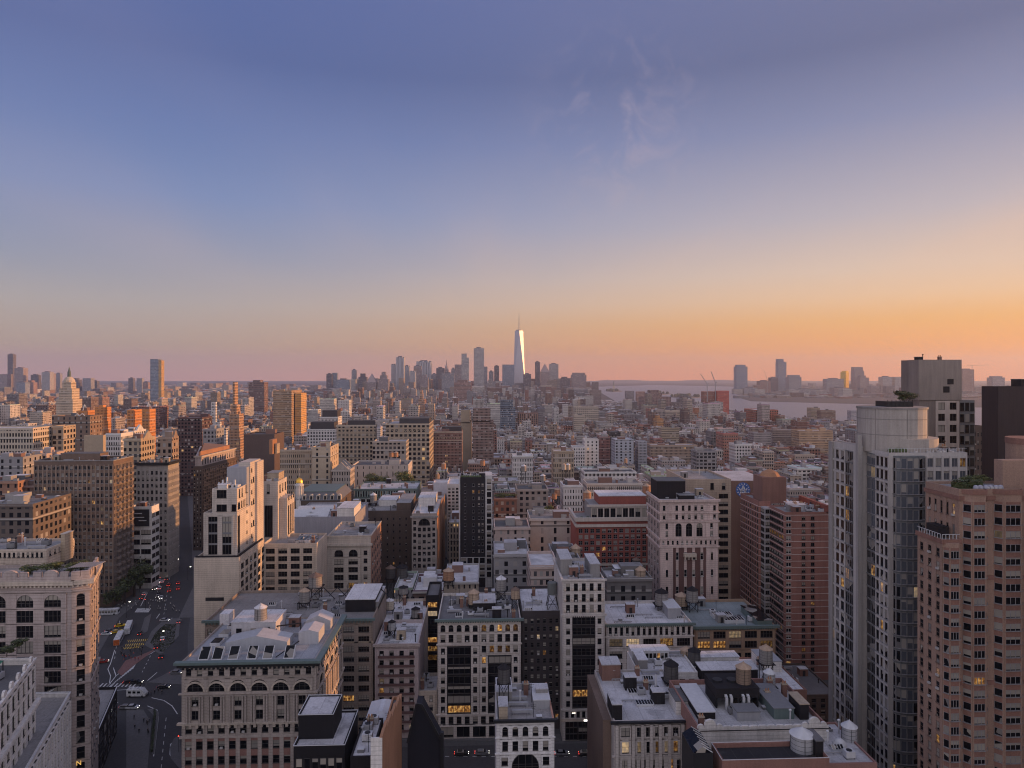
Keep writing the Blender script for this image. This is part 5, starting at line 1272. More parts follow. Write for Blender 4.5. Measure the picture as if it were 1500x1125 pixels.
    # black slab
    B = Bld('office_tower', 'plain black slab tower cut by the right edge of the view', 'office tower', 1462, 1560, 566, 235, dep=8, wall=wallmat((.040, .030, .033), 'concrete'), roof=TAR, short='plain black slab tower')
    B.fac(0, .6, -.6, 4, B.h - 40, 9, 18, .8, .7, 1, 0, proud=.06, mat=B.wm, lit=.01); B.rbox('machine_room', .4, .9, .2, .8, 3.4, DRK, TAR)
    B = Bld('apartment_building', 'slim dark brick building in the gap between the glass wing and the black slab', 'building', 1424, 1446, 624, 300, dep=20, wall=DBRN, roof=GRAV); B.fac(0, .4, -.4, 6, B.h - 2, 4, 24, .5, .5, 1, 1, proud=.2)

    # near brown brick tower on the right edge
    tb = wallmat((.31, .205, .16), 'brick'); rb2 = wallmat((.235, .125, .10), 'brick')
    B = Bld('apartment_tower', 'brown brick apartment tower with bay windows and a roof hedge at the right edge', 'apartment tower', 1405, 1560, 716, 145, bx=1356, wall=tb, roof=GRAV, par=.6, short='brown brick tower with bay windows')
    n = 32; zt = B.h - 2.6; st = (zt - 1) / n; L3 = B.edge(3)[2]
    B.fac(3, .6, -.6, zt - 5 * st * 1.6, zt, 5, 5, .36, .6, 1, 1, proud=.08, lit=.02, fr='brown')
    B.fac(3, .6, -.6, 1, zt - 5 * st * 1.6 - .2, 5, n - 8, .36, .6, 1, 1, proud=.08, lit=.02, fr='brown')
    for k, (a, b) in enumerate(((1.6, 5.2), (8.6, 13.2), (15.8, 20.6))):
        bp = [(a - .9, .1), (a + .3, -1.5), (b - .3, -1.5), (b + .9, .1), (b, .3), (a, .3)]
        m = MB().mat(tb); m.poly(bp, 0, B.h - .9); m.build('bay', B.root)
        for e in (0, 1, 2): B.fac(e, .04, None, 1, zt, 1, n, .84 if e == 1 else .78, .54, 3 if e == 1 else 1, 0, proud=.14, mat=tb, smat=rb2, lit=.01, fr='grey', p=bp)
        B.band('bay_coping', rb2, B.h - 1.0, B.h + .02, .2, (0, 1, 2), p=bp)
    for k, z in enumerate((zt + .2, zt - 6 * st, zt - 14 * st, zt - 22 * st)): B.band('brick_band', rb2, z, z + .9, .3, (0, 3))
    for kk in range(n): pass
    # lower wing with a terrace rail
    X = B.u(1378); h2 = fz(1372, 788, 146)
    W2 = [(X, -.6), (-.3, -.6), (-.3, 8), (X, 8)]
    B.core(W2, 0, h2, .5)
    n2 = 28; s2 = (h2 - 2) / n2
    bp = [(X + .2, -.5), (X + .9, -1.6), (-1.1, -1.6), (-.4, -.5), (-.6, -.3), (X + .4, -.3)]
    m = MB().mat(tb); m.poly(bp, 0, h2 - .6); m.build('bay', B.root)
    for e in (0, 1, 2): B.fac(e, .04, None, 1, h2 - 1.6, 1, n2, .88, .56, 3 if e == 1 else 1, 0, proud=.12, mat=tb, smat=rb2, lit=.01, fr='grey', p=bp)
    B.fac(3, .3, None, 1, h2 - 1.6, 3, n2, .4, .6, 1, 1, proud=.08, lit=.01, fr='brown', p=W2); B.band('brick_band', rb2, h2 - .9, h2 + .05, .3, (0, 3), p=W2)
    B.one('terrace_rail', LSTEEL, lambda m: ([m.bar((X - .1, i * .9, h2), (X - .1, i * .9, h2 + 1.1), .05) for i in range(9)], m.bar((X - .1, 0, h2 + 1.1), (X - .1, 8, h2 + 1.1), .05), [m.bar((X + i * .8, -.5, h2), (X + i * .8, -.5, h2 + 1.1), .05) for i in range(5)], m.bar((X, -.5, h2 + 1.1), (-.3, -.5, h2 + 1.1), .05)))
    B.rbox('terrace_box', -.12, -.03, .2, .6, 2.2, DRK, z=h2)
    m = MB().mat(tb); m.box(fx(1457, 150) - B.X0, B.w, 2.6, 5.2, B.h - .6, fz(1470, 674, 148)); m.build('penthouse', B.root)
    m = MB().mat(tb); zz = fz(1490, 645, 149); dxc = fx(1511, 156) - B.X0; m.lathe(dxc, 10.6, [(5.3, B.h), (5.3, zz - 1.4)], 26); m.mat(rb2); m.lathe(dxc, 10.6, [(5.4, zz - 1.4), (5.4, zz)], 26); m.mat(DRKM); m.box(dxc - 3.2, dxc - 2.2, 5.6, 6.4, fz(1487, 660, 148) - 2.2, fz(1487, 660, 148)); m.build('round_penthouse', B.root)
    hed = MB().mat(plain('hedge_green', (.055, .075, .025))); rn = random.Random(5)
    for i in range(420):
        x = B.u(1413) + rn.random() * 6.6; y = 3.4 + rn.random() * 1.4; z = B.h - .4 + rn.random() * 1.7; s = .16 + rn.random() * .2
        a = rn.random() * 6.3; hed.face([(x + s * cos(a), y + s * sin(a), z), (x - s * sin(a), y + s * cos(a), z + s * .6), (x - s * cos(a), y - s * sin(a), z + s), (x + s * sin(a), y - s * cos(a), z + s * .2)])
    hed.box(B.u(1414), B.u(1458), 3.7, 4.5, B.h - .6, B.h + .9); hed.build('roof_hedge', B.root)
    B.one('roof_machine', wallmat((.34, .34, .40), 'metal'), lambda m: [m.lathe(B.u(1436) + i * 1.15, 1.3 + .2 * (i % 2), [(.5, B.h - .6), (.6, B.h), (.45, B.h + .5), (.1, B.h + .65)], 8, i) for i in range(6)])
    B.one('roof_furniture', LSTEEL, lambda m: [m.box(B.u(1450) + i * .9, B.u(1450) + i * .9 + .6, .8, 1.4, B.h - .6, B.h + .3) for i in range(4)])
    # unseen towers added past the right edge to shade the left buildings
    for k, (a, b, c, d, h) in enumerate(((128, 160, 66, 98, 112), (132, 170, 102, 136, 106), (165, 205, 139, 200, 106), (215, 250, 60, 150, 96))):
        r = thing('apartment_tower', ['tan tower outside the view beside the right edge', 'brown tower outside the view behind the brown brick tower', 'grey tower outside the view behind the near right towers', 'pale slab outside the view farthest to the right'][k], 'apartment tower', (a, c, 0))
        shell(b - a, d - c, h, PALX[k], (.4, .4, .4), (3, 3.2, .5), r); BOXES.append((a, b, c, d, h, r))
PALX = [(.36, .29, .22), (.22, .14, .11), (.28, .27, .27), (.42, .38, .35)]
hero_right()
# ------------------------------------------------------------------ buildings in the middle distance: x0, x1, top, distance, right edge or depth, colour, roof, window rhythm
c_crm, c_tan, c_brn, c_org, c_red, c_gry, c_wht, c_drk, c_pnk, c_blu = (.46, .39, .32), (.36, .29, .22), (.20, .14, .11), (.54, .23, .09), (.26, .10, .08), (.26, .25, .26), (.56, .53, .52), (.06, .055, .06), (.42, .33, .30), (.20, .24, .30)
MID = [
 ('warehouse', 'low hall with ribbed pale roof in front of the long cream loft', 'building', -30, 33, 672, 450, 22, c_gry, (5, 4, .3), 3, None),
 ('loft_building', 'pinkish low block with a sunlit corner left of the dark brown gridded tower', 'building', 34, 68, 667, 470, 20, c_pnk, (4, 4, .35), 2, None),
 ('loft_building', 'dull brown block with orange patches at the left edge above the pale rooftop house', 'building', -30, 26, 708, 400, 26, (.30, .17, .12), (4, 4, .3), 3, None),
 ('loft_building', 'dark low block touching the left wall of the dark brown gridded tower', 'building', 27, 52, 714, 405, 22, (.14, .10, .09), (4, 3.8, .35), 2, None),
 ('loft_building', 'broad pale roof with scattered machines left of the dark brown gridded tower', 'building', -40, 48, 742, 330, 30, (.13, .105, .095), (3.6, 3.8, .5), 8, None),
 ('loft_building', 'long cream loft with a sunlit end at the left edge beyond the brown apartment tower', 'building', -40, 48, 629, 520, 77, c_crm, (4.2, 4.4, .66), 0, 'long cream loft at the left edge'),
 ('loft_building', 'grey cream loft with sunlit side between the long cream loft and the brown apartment tower', 'building', 77, 93, 626, 540, 111, c_tan, (4, 4.2, .6), 0, None),
 ('office_building', 'dark brown block behind the long cream loft below the stepped domed tower', 'building', 76, 132, 611, 640, 20, c_brn, (5, 4, .3), 1, None),
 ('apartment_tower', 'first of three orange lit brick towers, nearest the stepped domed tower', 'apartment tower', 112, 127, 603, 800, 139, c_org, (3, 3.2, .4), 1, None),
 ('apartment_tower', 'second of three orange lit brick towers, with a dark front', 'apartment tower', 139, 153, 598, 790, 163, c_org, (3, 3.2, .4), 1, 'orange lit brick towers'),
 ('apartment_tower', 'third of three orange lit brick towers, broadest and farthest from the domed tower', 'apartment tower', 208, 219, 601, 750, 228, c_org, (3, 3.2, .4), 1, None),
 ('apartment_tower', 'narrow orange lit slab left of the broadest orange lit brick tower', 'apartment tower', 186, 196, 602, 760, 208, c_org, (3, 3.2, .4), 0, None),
 ('warehouse', 'blank tan box with a sunlit edge above the brown apartment tower roof', 'building', 123, 151, 640, 480, 155, c_tan, (900, 900, 0), 0, None),
 ('loft_building', 'white loft with even window rows right of the blank tan box', 'building', 155, 177, 637, 520, 18, c_wht, (3.4, 3.8, .6), 1, None),
 ('loft_building', 'white loft with flat roof left of the gabled orange house', 'building', 179, 196, 633, 560, 20, c_wht, (3.2, 3.8, .55), 1, None),
 ('loft_building', 'grey brown loft with gabled orange lit side above the gridded office block', 'building', 181, 206, 645, 440, 227, c_tan, (3.2, 3.8, .55), 1, 'gabled orange lit loft'),
 ('loft_building', 'brown loft with cream corner and sunlit side beside the gabled orange lit loft', 'building', 231, 252, 643, 430, 262, (.26, .19, .15), (3.2, 3.8, .5), 1, None),
 ('apartment_tower', 'dark maroon slab sprinkled with pale windows beyond the scaffolded wedge tower', 'apartment tower', 260, 296, 613, 700, 26, (.10, .06, .06), (3.2, 3.4, .6), 1, 'dark maroon slab'),
 ('office_tower', 'white stepped tower with a slim peach spire block beyond the scaffolded wedge tower', 'office tower', 300, 331, 632, 900, 334, c_wht, (3.4, 3.6, .5), 0, 'white stepped tower with the peach spire'),
 ('loft_building', 'grey loft with dark roofline right behind the scaffolded wedge tower', 'building', 297, 317, 630, 620, 18, c_gry, (3.2, 3.6, .5), 1, None),
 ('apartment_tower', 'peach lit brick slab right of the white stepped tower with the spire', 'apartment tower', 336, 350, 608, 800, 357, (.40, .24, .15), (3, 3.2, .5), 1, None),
 ('warehouse', 'wide dark brown windowless hall beyond the peach sided white tower', 'building', 357, 402, 638, 620, 30, (.11, .08, .075), (900, 900, 0), 1, 'wide dark brown hall'),
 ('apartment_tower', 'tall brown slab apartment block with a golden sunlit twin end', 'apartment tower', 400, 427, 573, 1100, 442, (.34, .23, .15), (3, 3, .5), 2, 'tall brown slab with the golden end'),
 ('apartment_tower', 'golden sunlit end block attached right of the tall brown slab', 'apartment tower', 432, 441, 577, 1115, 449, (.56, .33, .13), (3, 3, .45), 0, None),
 ('loft_building', 'white building with a black rooftop box right of the tall brown slab', 'building', 469, 495, 612, 850, 24, c_wht, (3.4, 3.8, .5), 0, 'white building with the black rooftop box'),
 ('loft_building', 'low bright white building below the white one with black rooftop box', 'building', 450, 491, 630, 790, 24, c_wht, (3.2, 3.6, .5), 2, None),
 ('loft_building', 'long tan loft with arched attic left of the twin arcade loft', 'building', 493, 550, 624, 700, 552, c_tan, (4, 4.2, .55), 2, 'long tan loft'),
 ('loft_building', 'big tan arcade loft with a dark penthouse and an orange sunlit end', 'building', 565, 629, 622, 680, 635, c_tan, (4.4, 4.6, .6), 0, 'big tan arcade loft'),
 ('loft_building', 'lower grey tan loft in front of the gap between two long tan lofts', 'building', 546, 595, 648, 600, 22, (.34, .29, .25), (3.6, 4, .6), 1, 'lower grey tan loft'),
 ('apartment_building', 'dull red brown slab right of the big tan arcade loft', 'building', 635, 677, 633, 750, 22, (.24, .15, .13), (3, 3.2, .5), 2, None),
 ('apartment_building', 'brown slab with pale window bands left of the blue glass tower', 'building', 693, 723, 618, 800, 22, (.24, .17, .15), (3, 3.2, .6), 1, None),
 ('warehouse', 'small blank beige block between two brown slabs left of the blue glass tower', 'building', 675, 691, 620, 820, 16, c_tan, (900, 900, 0), 1, None),
 ('loft_building', 'tan loft with small windows left of the tall blank tan block', 'building', 410, 457, 661, 500, 24, (.38, .30, .23), (3, 3.8, .45), 2, None),
 ('warehouse', 'tall blank tan block with one window column below the white buildings', 'building', 457, 484, 657, 480, 496, (.42, .34, .26), (7, 4, .2), 1, 'tall blank tan block'),
 ('loft_building', 'pale gabled stone hall with a glass roof right of the blank tan block', 'building', 486, 513, 690, 470, 16, (.36, .31, .28), (3.4, 4, .45), 0, 'pale gabled hall'),
 ('office_building', 'low complex of pale concrete boxes behind the roof trees', 'building', 516, 598, 683, 530, 30, (.44, .39, .36), (9, 6, .15), 4, 'pale concrete boxes'),
 ('office_tower', 'stepped blue glass office tower standing alone before the far skyline', 'office tower', 733, 755, 598, 1300, 26, c_blu, (2.2, 3.6, .8), 0, 'blue glass tower'),
 ('loft_building', 'broad beige loft before the harbour with pale lit front', 'building', 842, 877, 597, 1400, 30, c_crm, (4, 4.2, .5), 1, 'broad beige loft before the harbour'),
 ('loft_building', 'lower beige building in front of the broad beige loft', 'building', 841, 856, 609, 1250, 20, c_crm, (3.4, 3.6, .5), 1, None),
 ('apartment_building', 'white slab with tight dark windows left of the tall plain white slab', 'building', 839, 857, 656, 690, 16, c_wht, (2.4, 3.2, .5), 0, None),
 ('apartment_tower', 'tall plain white slab in the middle of the low rooftops', 'apartment tower', 856, 877, 645, 700, 14, c_wht, (4.4, 3.4, .35), 0, 'tall plain white slab'),
 ('loft_building', 'white flat roofed loft with nine windows beside the plain white slab', 'building', 751, 781, 669, 620, 18, c_wht, (3, 4.2, .5), 1, 'white flat roofed loft'),
 ('apartment_building', 'dark red brown block right of the tall plain white slab', 'building', 878, 894, 641, 800, 18, (.22, .11, .10), (3, 3.2, .5), 1, None),
 ('apartment_building', 'black block behind the blue grey slabs', 'building', 893, 909, 634, 850, 18, c_drk, (4, 3.4, .3), 0, None),
 ('apartment_building', 'blue grey blank sided slab with a ribbed window column', 'building', 901, 928, 645, 750, 22, (.36, .38, .43), (5, 3.2, .4), 1, 'blue grey slab'),
 ('apartment_building', 'grey peaked slab just right of the blue grey slab', 'building', 935, 948, 648, 760, 16, (.30, .31, .35), (3, 3.2, .5), 0, None),
 ('apartment_tower', 'orange sunlit small tower right of the broad beige loft', 'apartment tower', 957, 966, 613, 1300, 972, (.46, .25, .12), (3, 3.2, .4), 0, 'small orange lit tower'),
 ('apartment_building', 'orange sunlit stepped block behind the low roofs left of the red cranes', 'building', 1014, 1022, 611, 1600, 1028, (.42, .20, .12), (3, 3.2, .4), 0, None),
 ('loft_building', 'pale ribbed block left of the stepped orange lit block', 'building', 975, 998, 602, 1500, 22, c_crm, (3, 3.6, .6), 1, None),
 ('loft_building', 'long tan apartment terrace below the small orange lit tower', 'building', 953, 1021, 653, 800, 20, (.32, .24, .19), (3, 3.4, .5), 3, 'long tan terrace'),
 ('loft_building', 'brown tan block behind the long tan terrace', 'building', 969, 995, 628, 1000, 20, c_tan, (3, 3.4, .5), 1, None),
 ('office_building', 'grey block with ribbon windows right of the long tan terrace', 'building', 1021, 1050, 662, 650, 20, c_gry, (4, 3.4, .7), 1, None),
 ('loft_building', 'white stepped block behind the red brick tower with floor lines', 'building', 1077, 1101, 652, 750, 20, c_wht, (3.2, 3.6, .5), 2, None),
 ('church_building', 'small gabled church front with a yellow sunlit wall among grey roofs', 'church', 914, 923, 690, 560, 16, (.50, .40, .24), (900, 900, 0), 0, None),
 ('loft_building', 'tan arcaded loft with a stepped roof beside the plain white slab', 'building', 811, 841, 662, 600, 20, c_tan, (3, 4.4, .5), 1, None),
 ('loft_building', 'grey brown loft with plain walls before the white flat roofed loft', 'building', 757, 803, 719, 420, 22, (.28, .24, .22), (3.6, 3.6, .5), 1, 'grey brown loft'),
 ('loft_building', 'dark red brown building with a green roof garden right of the black slab tower', 'building', 724, 757, 732, 405, 18, (.19, .10, .08), (3.2, 3.6, .5), 0, 'red brown building with the roof garden'),
 ('loft_building', 'white loft with black windows left of the red terraced block', 'building', 825, 853, 713, 430, 18, c_wht, (3.4, 3.8, .45), 1, None),
 ('loft_building', 'long white loft with an even window row behind the red terraced block', 'building', 860, 941, 710, 450, 20, (.44, .40, .37), (2.6, 4, .5), 3, 'long white loft behind the red terraces'),
 ('loft_building', 'pair of white flat roofs with a glazed attic below the tall plain white slab', 'building', 856, 932, 693, 540, 20, c_wht, (3.2, 4, .4), 2, None),
 ('loft_building', 'pale building with glowing orange ornamental windows between rooftop tanks', 'building', 777, 818, 832, 268, 22, c_pnk, (2.4, 3.4, .5), 0, 'pale building with glowing windows'),
 ('loft_building', 'low silver roofed shed row left of the pale building with glowing windows', 'building', 724, 776, 815, 300, 24, c_gry, (4, 3.6, .4), 2, None),
 ('loft_building', 'low cream building with a stepped light well below the grey brown loft', 'building', 724, 776, 775, 345, 22, c_pnk, (3.6, 3.6, .3), 2, None),
 ('loft_building', 'plain pale party wall left of the red terraced block', 'building', 776, 846, 762, 365, 24, (.38, .35, .33), (7, 5, .2), 2, None),
 ('loft_building', 'grey cluttered flat roof behind the tall narrow pale building', 'building', 812, 850, 822, 285, 26, c_gry, (4, 4, .4), 4, None),
 ('loft_building', 'dark low building with black tar roof between tall narrow building and ornate tower', 'building', 889, 955, 850, 262, 14, (.16, .15, .15), (4, 4, .4), 3, None),
 ('apartment_building', 'brown tan apartment terrace with sunlit cream bays before the river', 'building', 1171, 1220, 632, 900, 24, (.44, .30, .20), (3, 3.2, .5), 2, 'cream bayed terrace before the river'),
 ('apartment_building', 'grey brown apartment block left of the cream bayed terrace', 'building', 1132, 1170, 631, 950, 22, (.28, .22, .20), (3, 3.2, .5), 1, None),
 ('apartment_building', 'grey slab left of two apartment blocks before the river', 'building', 1104, 1130, 635, 900, 20, (.30, .27, .27), (3, 3.2, .5), 1, None),
 ('warehouse', 'long red brick warehouse with an orange sunlit end by the river', 'building', 1090, 1121, 599, 1500, 1140, (.34, .13, .09), (5, 4, .5), 1, 'red brick warehouse by the river'),
 ('apartment_tower', 'tan stepped tower on the river bank left of the orange topped one', 'apartment tower', 1188, 1201, 598, 1650, 22, c_tan, (3, 3.4, .5), 1, None),
 ('apartment_tower', 'dark stepped tower with an orange lit crown on the river bank', 'apartment tower', 1203, 1224, 602, 1600, 22, (.22, .15, .12), (3, 3.4, .5), 1, None),
 ('apartment_tower', 'small pale tower on the river bank beside the concrete drum', 'apartment tower', 1247, 1258, 602, 1700, 20, (.36, .35, .38), (3, 3.4, .5), 0, None),
 ('warehouse', 'wide stepped brown block before the upper harbour', 'building', 940, 983, 582, 1900, 40, (.26, .18, .17), (4, 4, .4), 1, 'wide stepped brown block'),
 ('warehouse', 'wide low dark block right of the stepped brown block before the harbour', 'building', 987, 1031, 590, 2000, 40, (.22, .19, .19), (4, 4, .4), 1, None),
 ('apartment_tower', 'left tower under construction wrapped in red mesh beneath the cranes', 'construction tower', 1031, 1047, 574, 2000, 26, (.36, .17, .13), (3, 3.4, .6), 0, 'red towers under construction'),
 ('apartment_tower', 'right tower under construction clad in bright red beneath the cranes', 'construction tower', 1051, 1068, 573, 1980, 26, (.48, .12, .09), (3.4, 3.6, .5), 0, None),
 ('apartment_tower', 'brown blocky tower with an upper stage left of the harbour islands', 'apartment tower', 865, 881, 572, 2700, 24, (.24, .19, .18), (3, 3.6, .5), 0, None),
 ('apartment_tower', 'grey block rising just before the harbour water', 'apartment tower', 917, 929, 573, 2700, 24, (.27, .24, .25), (3, 3.6, .5), 0, None),
 ('apartment_tower', 'reddish block rising just before the harbour water', 'apartment tower', 933, 945, 574, 2600, 24, (.36, .22, .18), (3, 3.6, .5), 0, None),
]
def build_mid():
    for (nm, lb, ct, x0, x1, yt, D, dp, col, wp, bulk, sh) in MID:
        kw = dict(bx=dp) if dp > x1 - 1 and dp > 60 else dict(dep=dp)
        tops = ()
        if 'stepped brown' in lb: tops = ((.2, .3, .1, .1, 12), (.3, .4, .1, .1, 8))
        if 'blue glass' in lb: tops = ((.0, .15, .0, .2, 16),)
        if 'stepped tower' in lb and 'white' in lb: tops = ((.15, .3, .1, .1, 12), (.3, .5, .1, .2, 26))
        if 'black rooftop' in lb: tops = ()
        if 'upper stage' in lb: tops = ((.2, .25, .1, .1, 34),)
        if 'orange sunlit stepped' in lb: tops = ((.0, .4, .0, .3, 12), (.0, .3, .1, .2, 12))
        if 'orange sunlit small' in lb: tops = ((.2, .4, .1, .3, 8),)
        if 'brown block' in lb and 'domed' in lb: tops = ()
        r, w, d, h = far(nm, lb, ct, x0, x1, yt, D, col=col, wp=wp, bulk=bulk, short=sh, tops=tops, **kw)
        if 'black rooftop' in lb: farmesh([(w * .1, w * .95, 2, d - 2, h, h + 9)], c_drk, (.1, .1, .1), (900, 900, 0)).build('penthouse', r)
        if 'arcade loft' in lb:
            farmesh([(w * .28, w * .97, d * .2, d * .8, h, h + 5.5)], c_drk, (.1, .1, .1), (900, 900, 0)).build('penthouse', r)
            m = MB().mat(wallmat((.38, .31, .24), 'stone'))
            for k in range(11):
                u = (k + .5) * w / 11
                for q in range(6):
                    a0, a1 = pi * q / 6, pi * (q + 1) / 6
                    m.prism((0, 0), (1, 0), [(u + 1.5 * cos(a0), h - 7 + 1.5 * sin(a0)), (u + 2 * cos(a0), h - 7 + 2 * sin(a0)), (u + 2 * cos(a1), h - 7 + 2 * sin(a1)), (u + 1.5 * cos(a1), h - 7 + 1.5 * sin(a1))], 0, .4)
            m.build('arcade', r)
            farmesh([(-.5, w + .5, -.7, 0, h - .5, h + .6), (-.5, w + .5, -.5, 0, h - 9.4, h - 8.8)], c_crm, c_crm, (900, 900, 0)).build('cornice', r)
        elif nm == 'loft_building' and D < 900 and h > 12:
            farmesh([(-.4, w + .4, -.6, 0, h - .3, h + .7)], tuple(min(.6, c * 1.15) for c in col), (.4, .38, .36), (900, 900, 0)).build('cornice', r)
        if 'gabled' in lb or 'church' in lb:
            m = MB().mat(wallmat(col, 'stone'))
            if 'orange' in lb: m.prism((w, 0), (0, 1), [(d * .15, h), (d * .85, h), (d * .62, h + 4), (d * .5, h + 5.5), (d * .38, h + 4)], -1.2, .3)
            else:
                m.prism((0, 0), (1, 0), [(0, h), (w, h), (w / 2, h + w * .5)], -d, .2)
                if 'hall' in lb: m.mat(glassmat('s')); m.face([(w * .5, 1, h + w * .5 + .1), (w * .98, 1, h + .4), (w * .98, d - 1, h + .4), (w * .5, d - 1, h + w * .5 + .1)])
            m.build('gable', r)
        if 'roof garden' in lb or 'trees' in lb: pass
        if 'dark brown block behind' in lb:
            m = MB().mat(LSTEEL); m.tube([(w * .6, 0, h + 1), (w * .66, 0, h + 3), (w * .72, 0, h + 1), (w * .8, 0, h + 3.4), (w * .86, 0, h + 1)], .3); m.build('sign_frame', r)
        if 'first of three' in lb or 'third of three' in lb:
            m = MB().mat(LSTEEL)
            for k in range(4): m.bar((w * .5 + 4 * cos(k * pi / 2), 6 + 4 * sin(k * pi / 2), h), (w * .5, 6, h + 8), .25)
            m.build('roof_tripod', r)
    # concrete boxes behind the trees
    # stepped domed tower on the left
    D = 1000; X0 = fx(76, D); r = thing('clock_tower', 'ornate stepped stone tower with a lantern, its right side glowing orange, on the left', 'tower', (X0, D, 0))
    st = (.50, .40, .31); w = fx(108, D) - X0
    hs = [fz(92, y, D) for y in (608, 585, 569, 560)]
    prev = 0
    for k, (h, i) in enumerate(zip(hs, (0, 3.5, 6, 9))):
        farmesh([(i, w - i, i, w - i, prev, h)], st, st, (3, 3.6, .4)).build('stage', r); prev = h
    m = MB().mat(wallmat((.48, .40, .32), 'stone')); c = w / 2
    zt = fz(92, 548, D)
    m.lathe(c, c, [(7.6, hs[3]), (7.2, hs[3] + 3), (4.4, hs[3] + 7), (2.6, hs[3] + 8)], 12); m.build('dome', r)
    m = MB().mat(plain('verdigris', (.09, .12, .11))); m.lathe(c, c, [(2.4, hs[3] + 8), (2.2, zt + 3), (1.2, zt + 6), (.2, zt + 11)], 10); m.build('lantern', r)
    BOXES.append((X0, X0 + w, D, D + w, hs[1], r)); ANCH.append(('stepped domed tower', 92, 560))
build_mid()

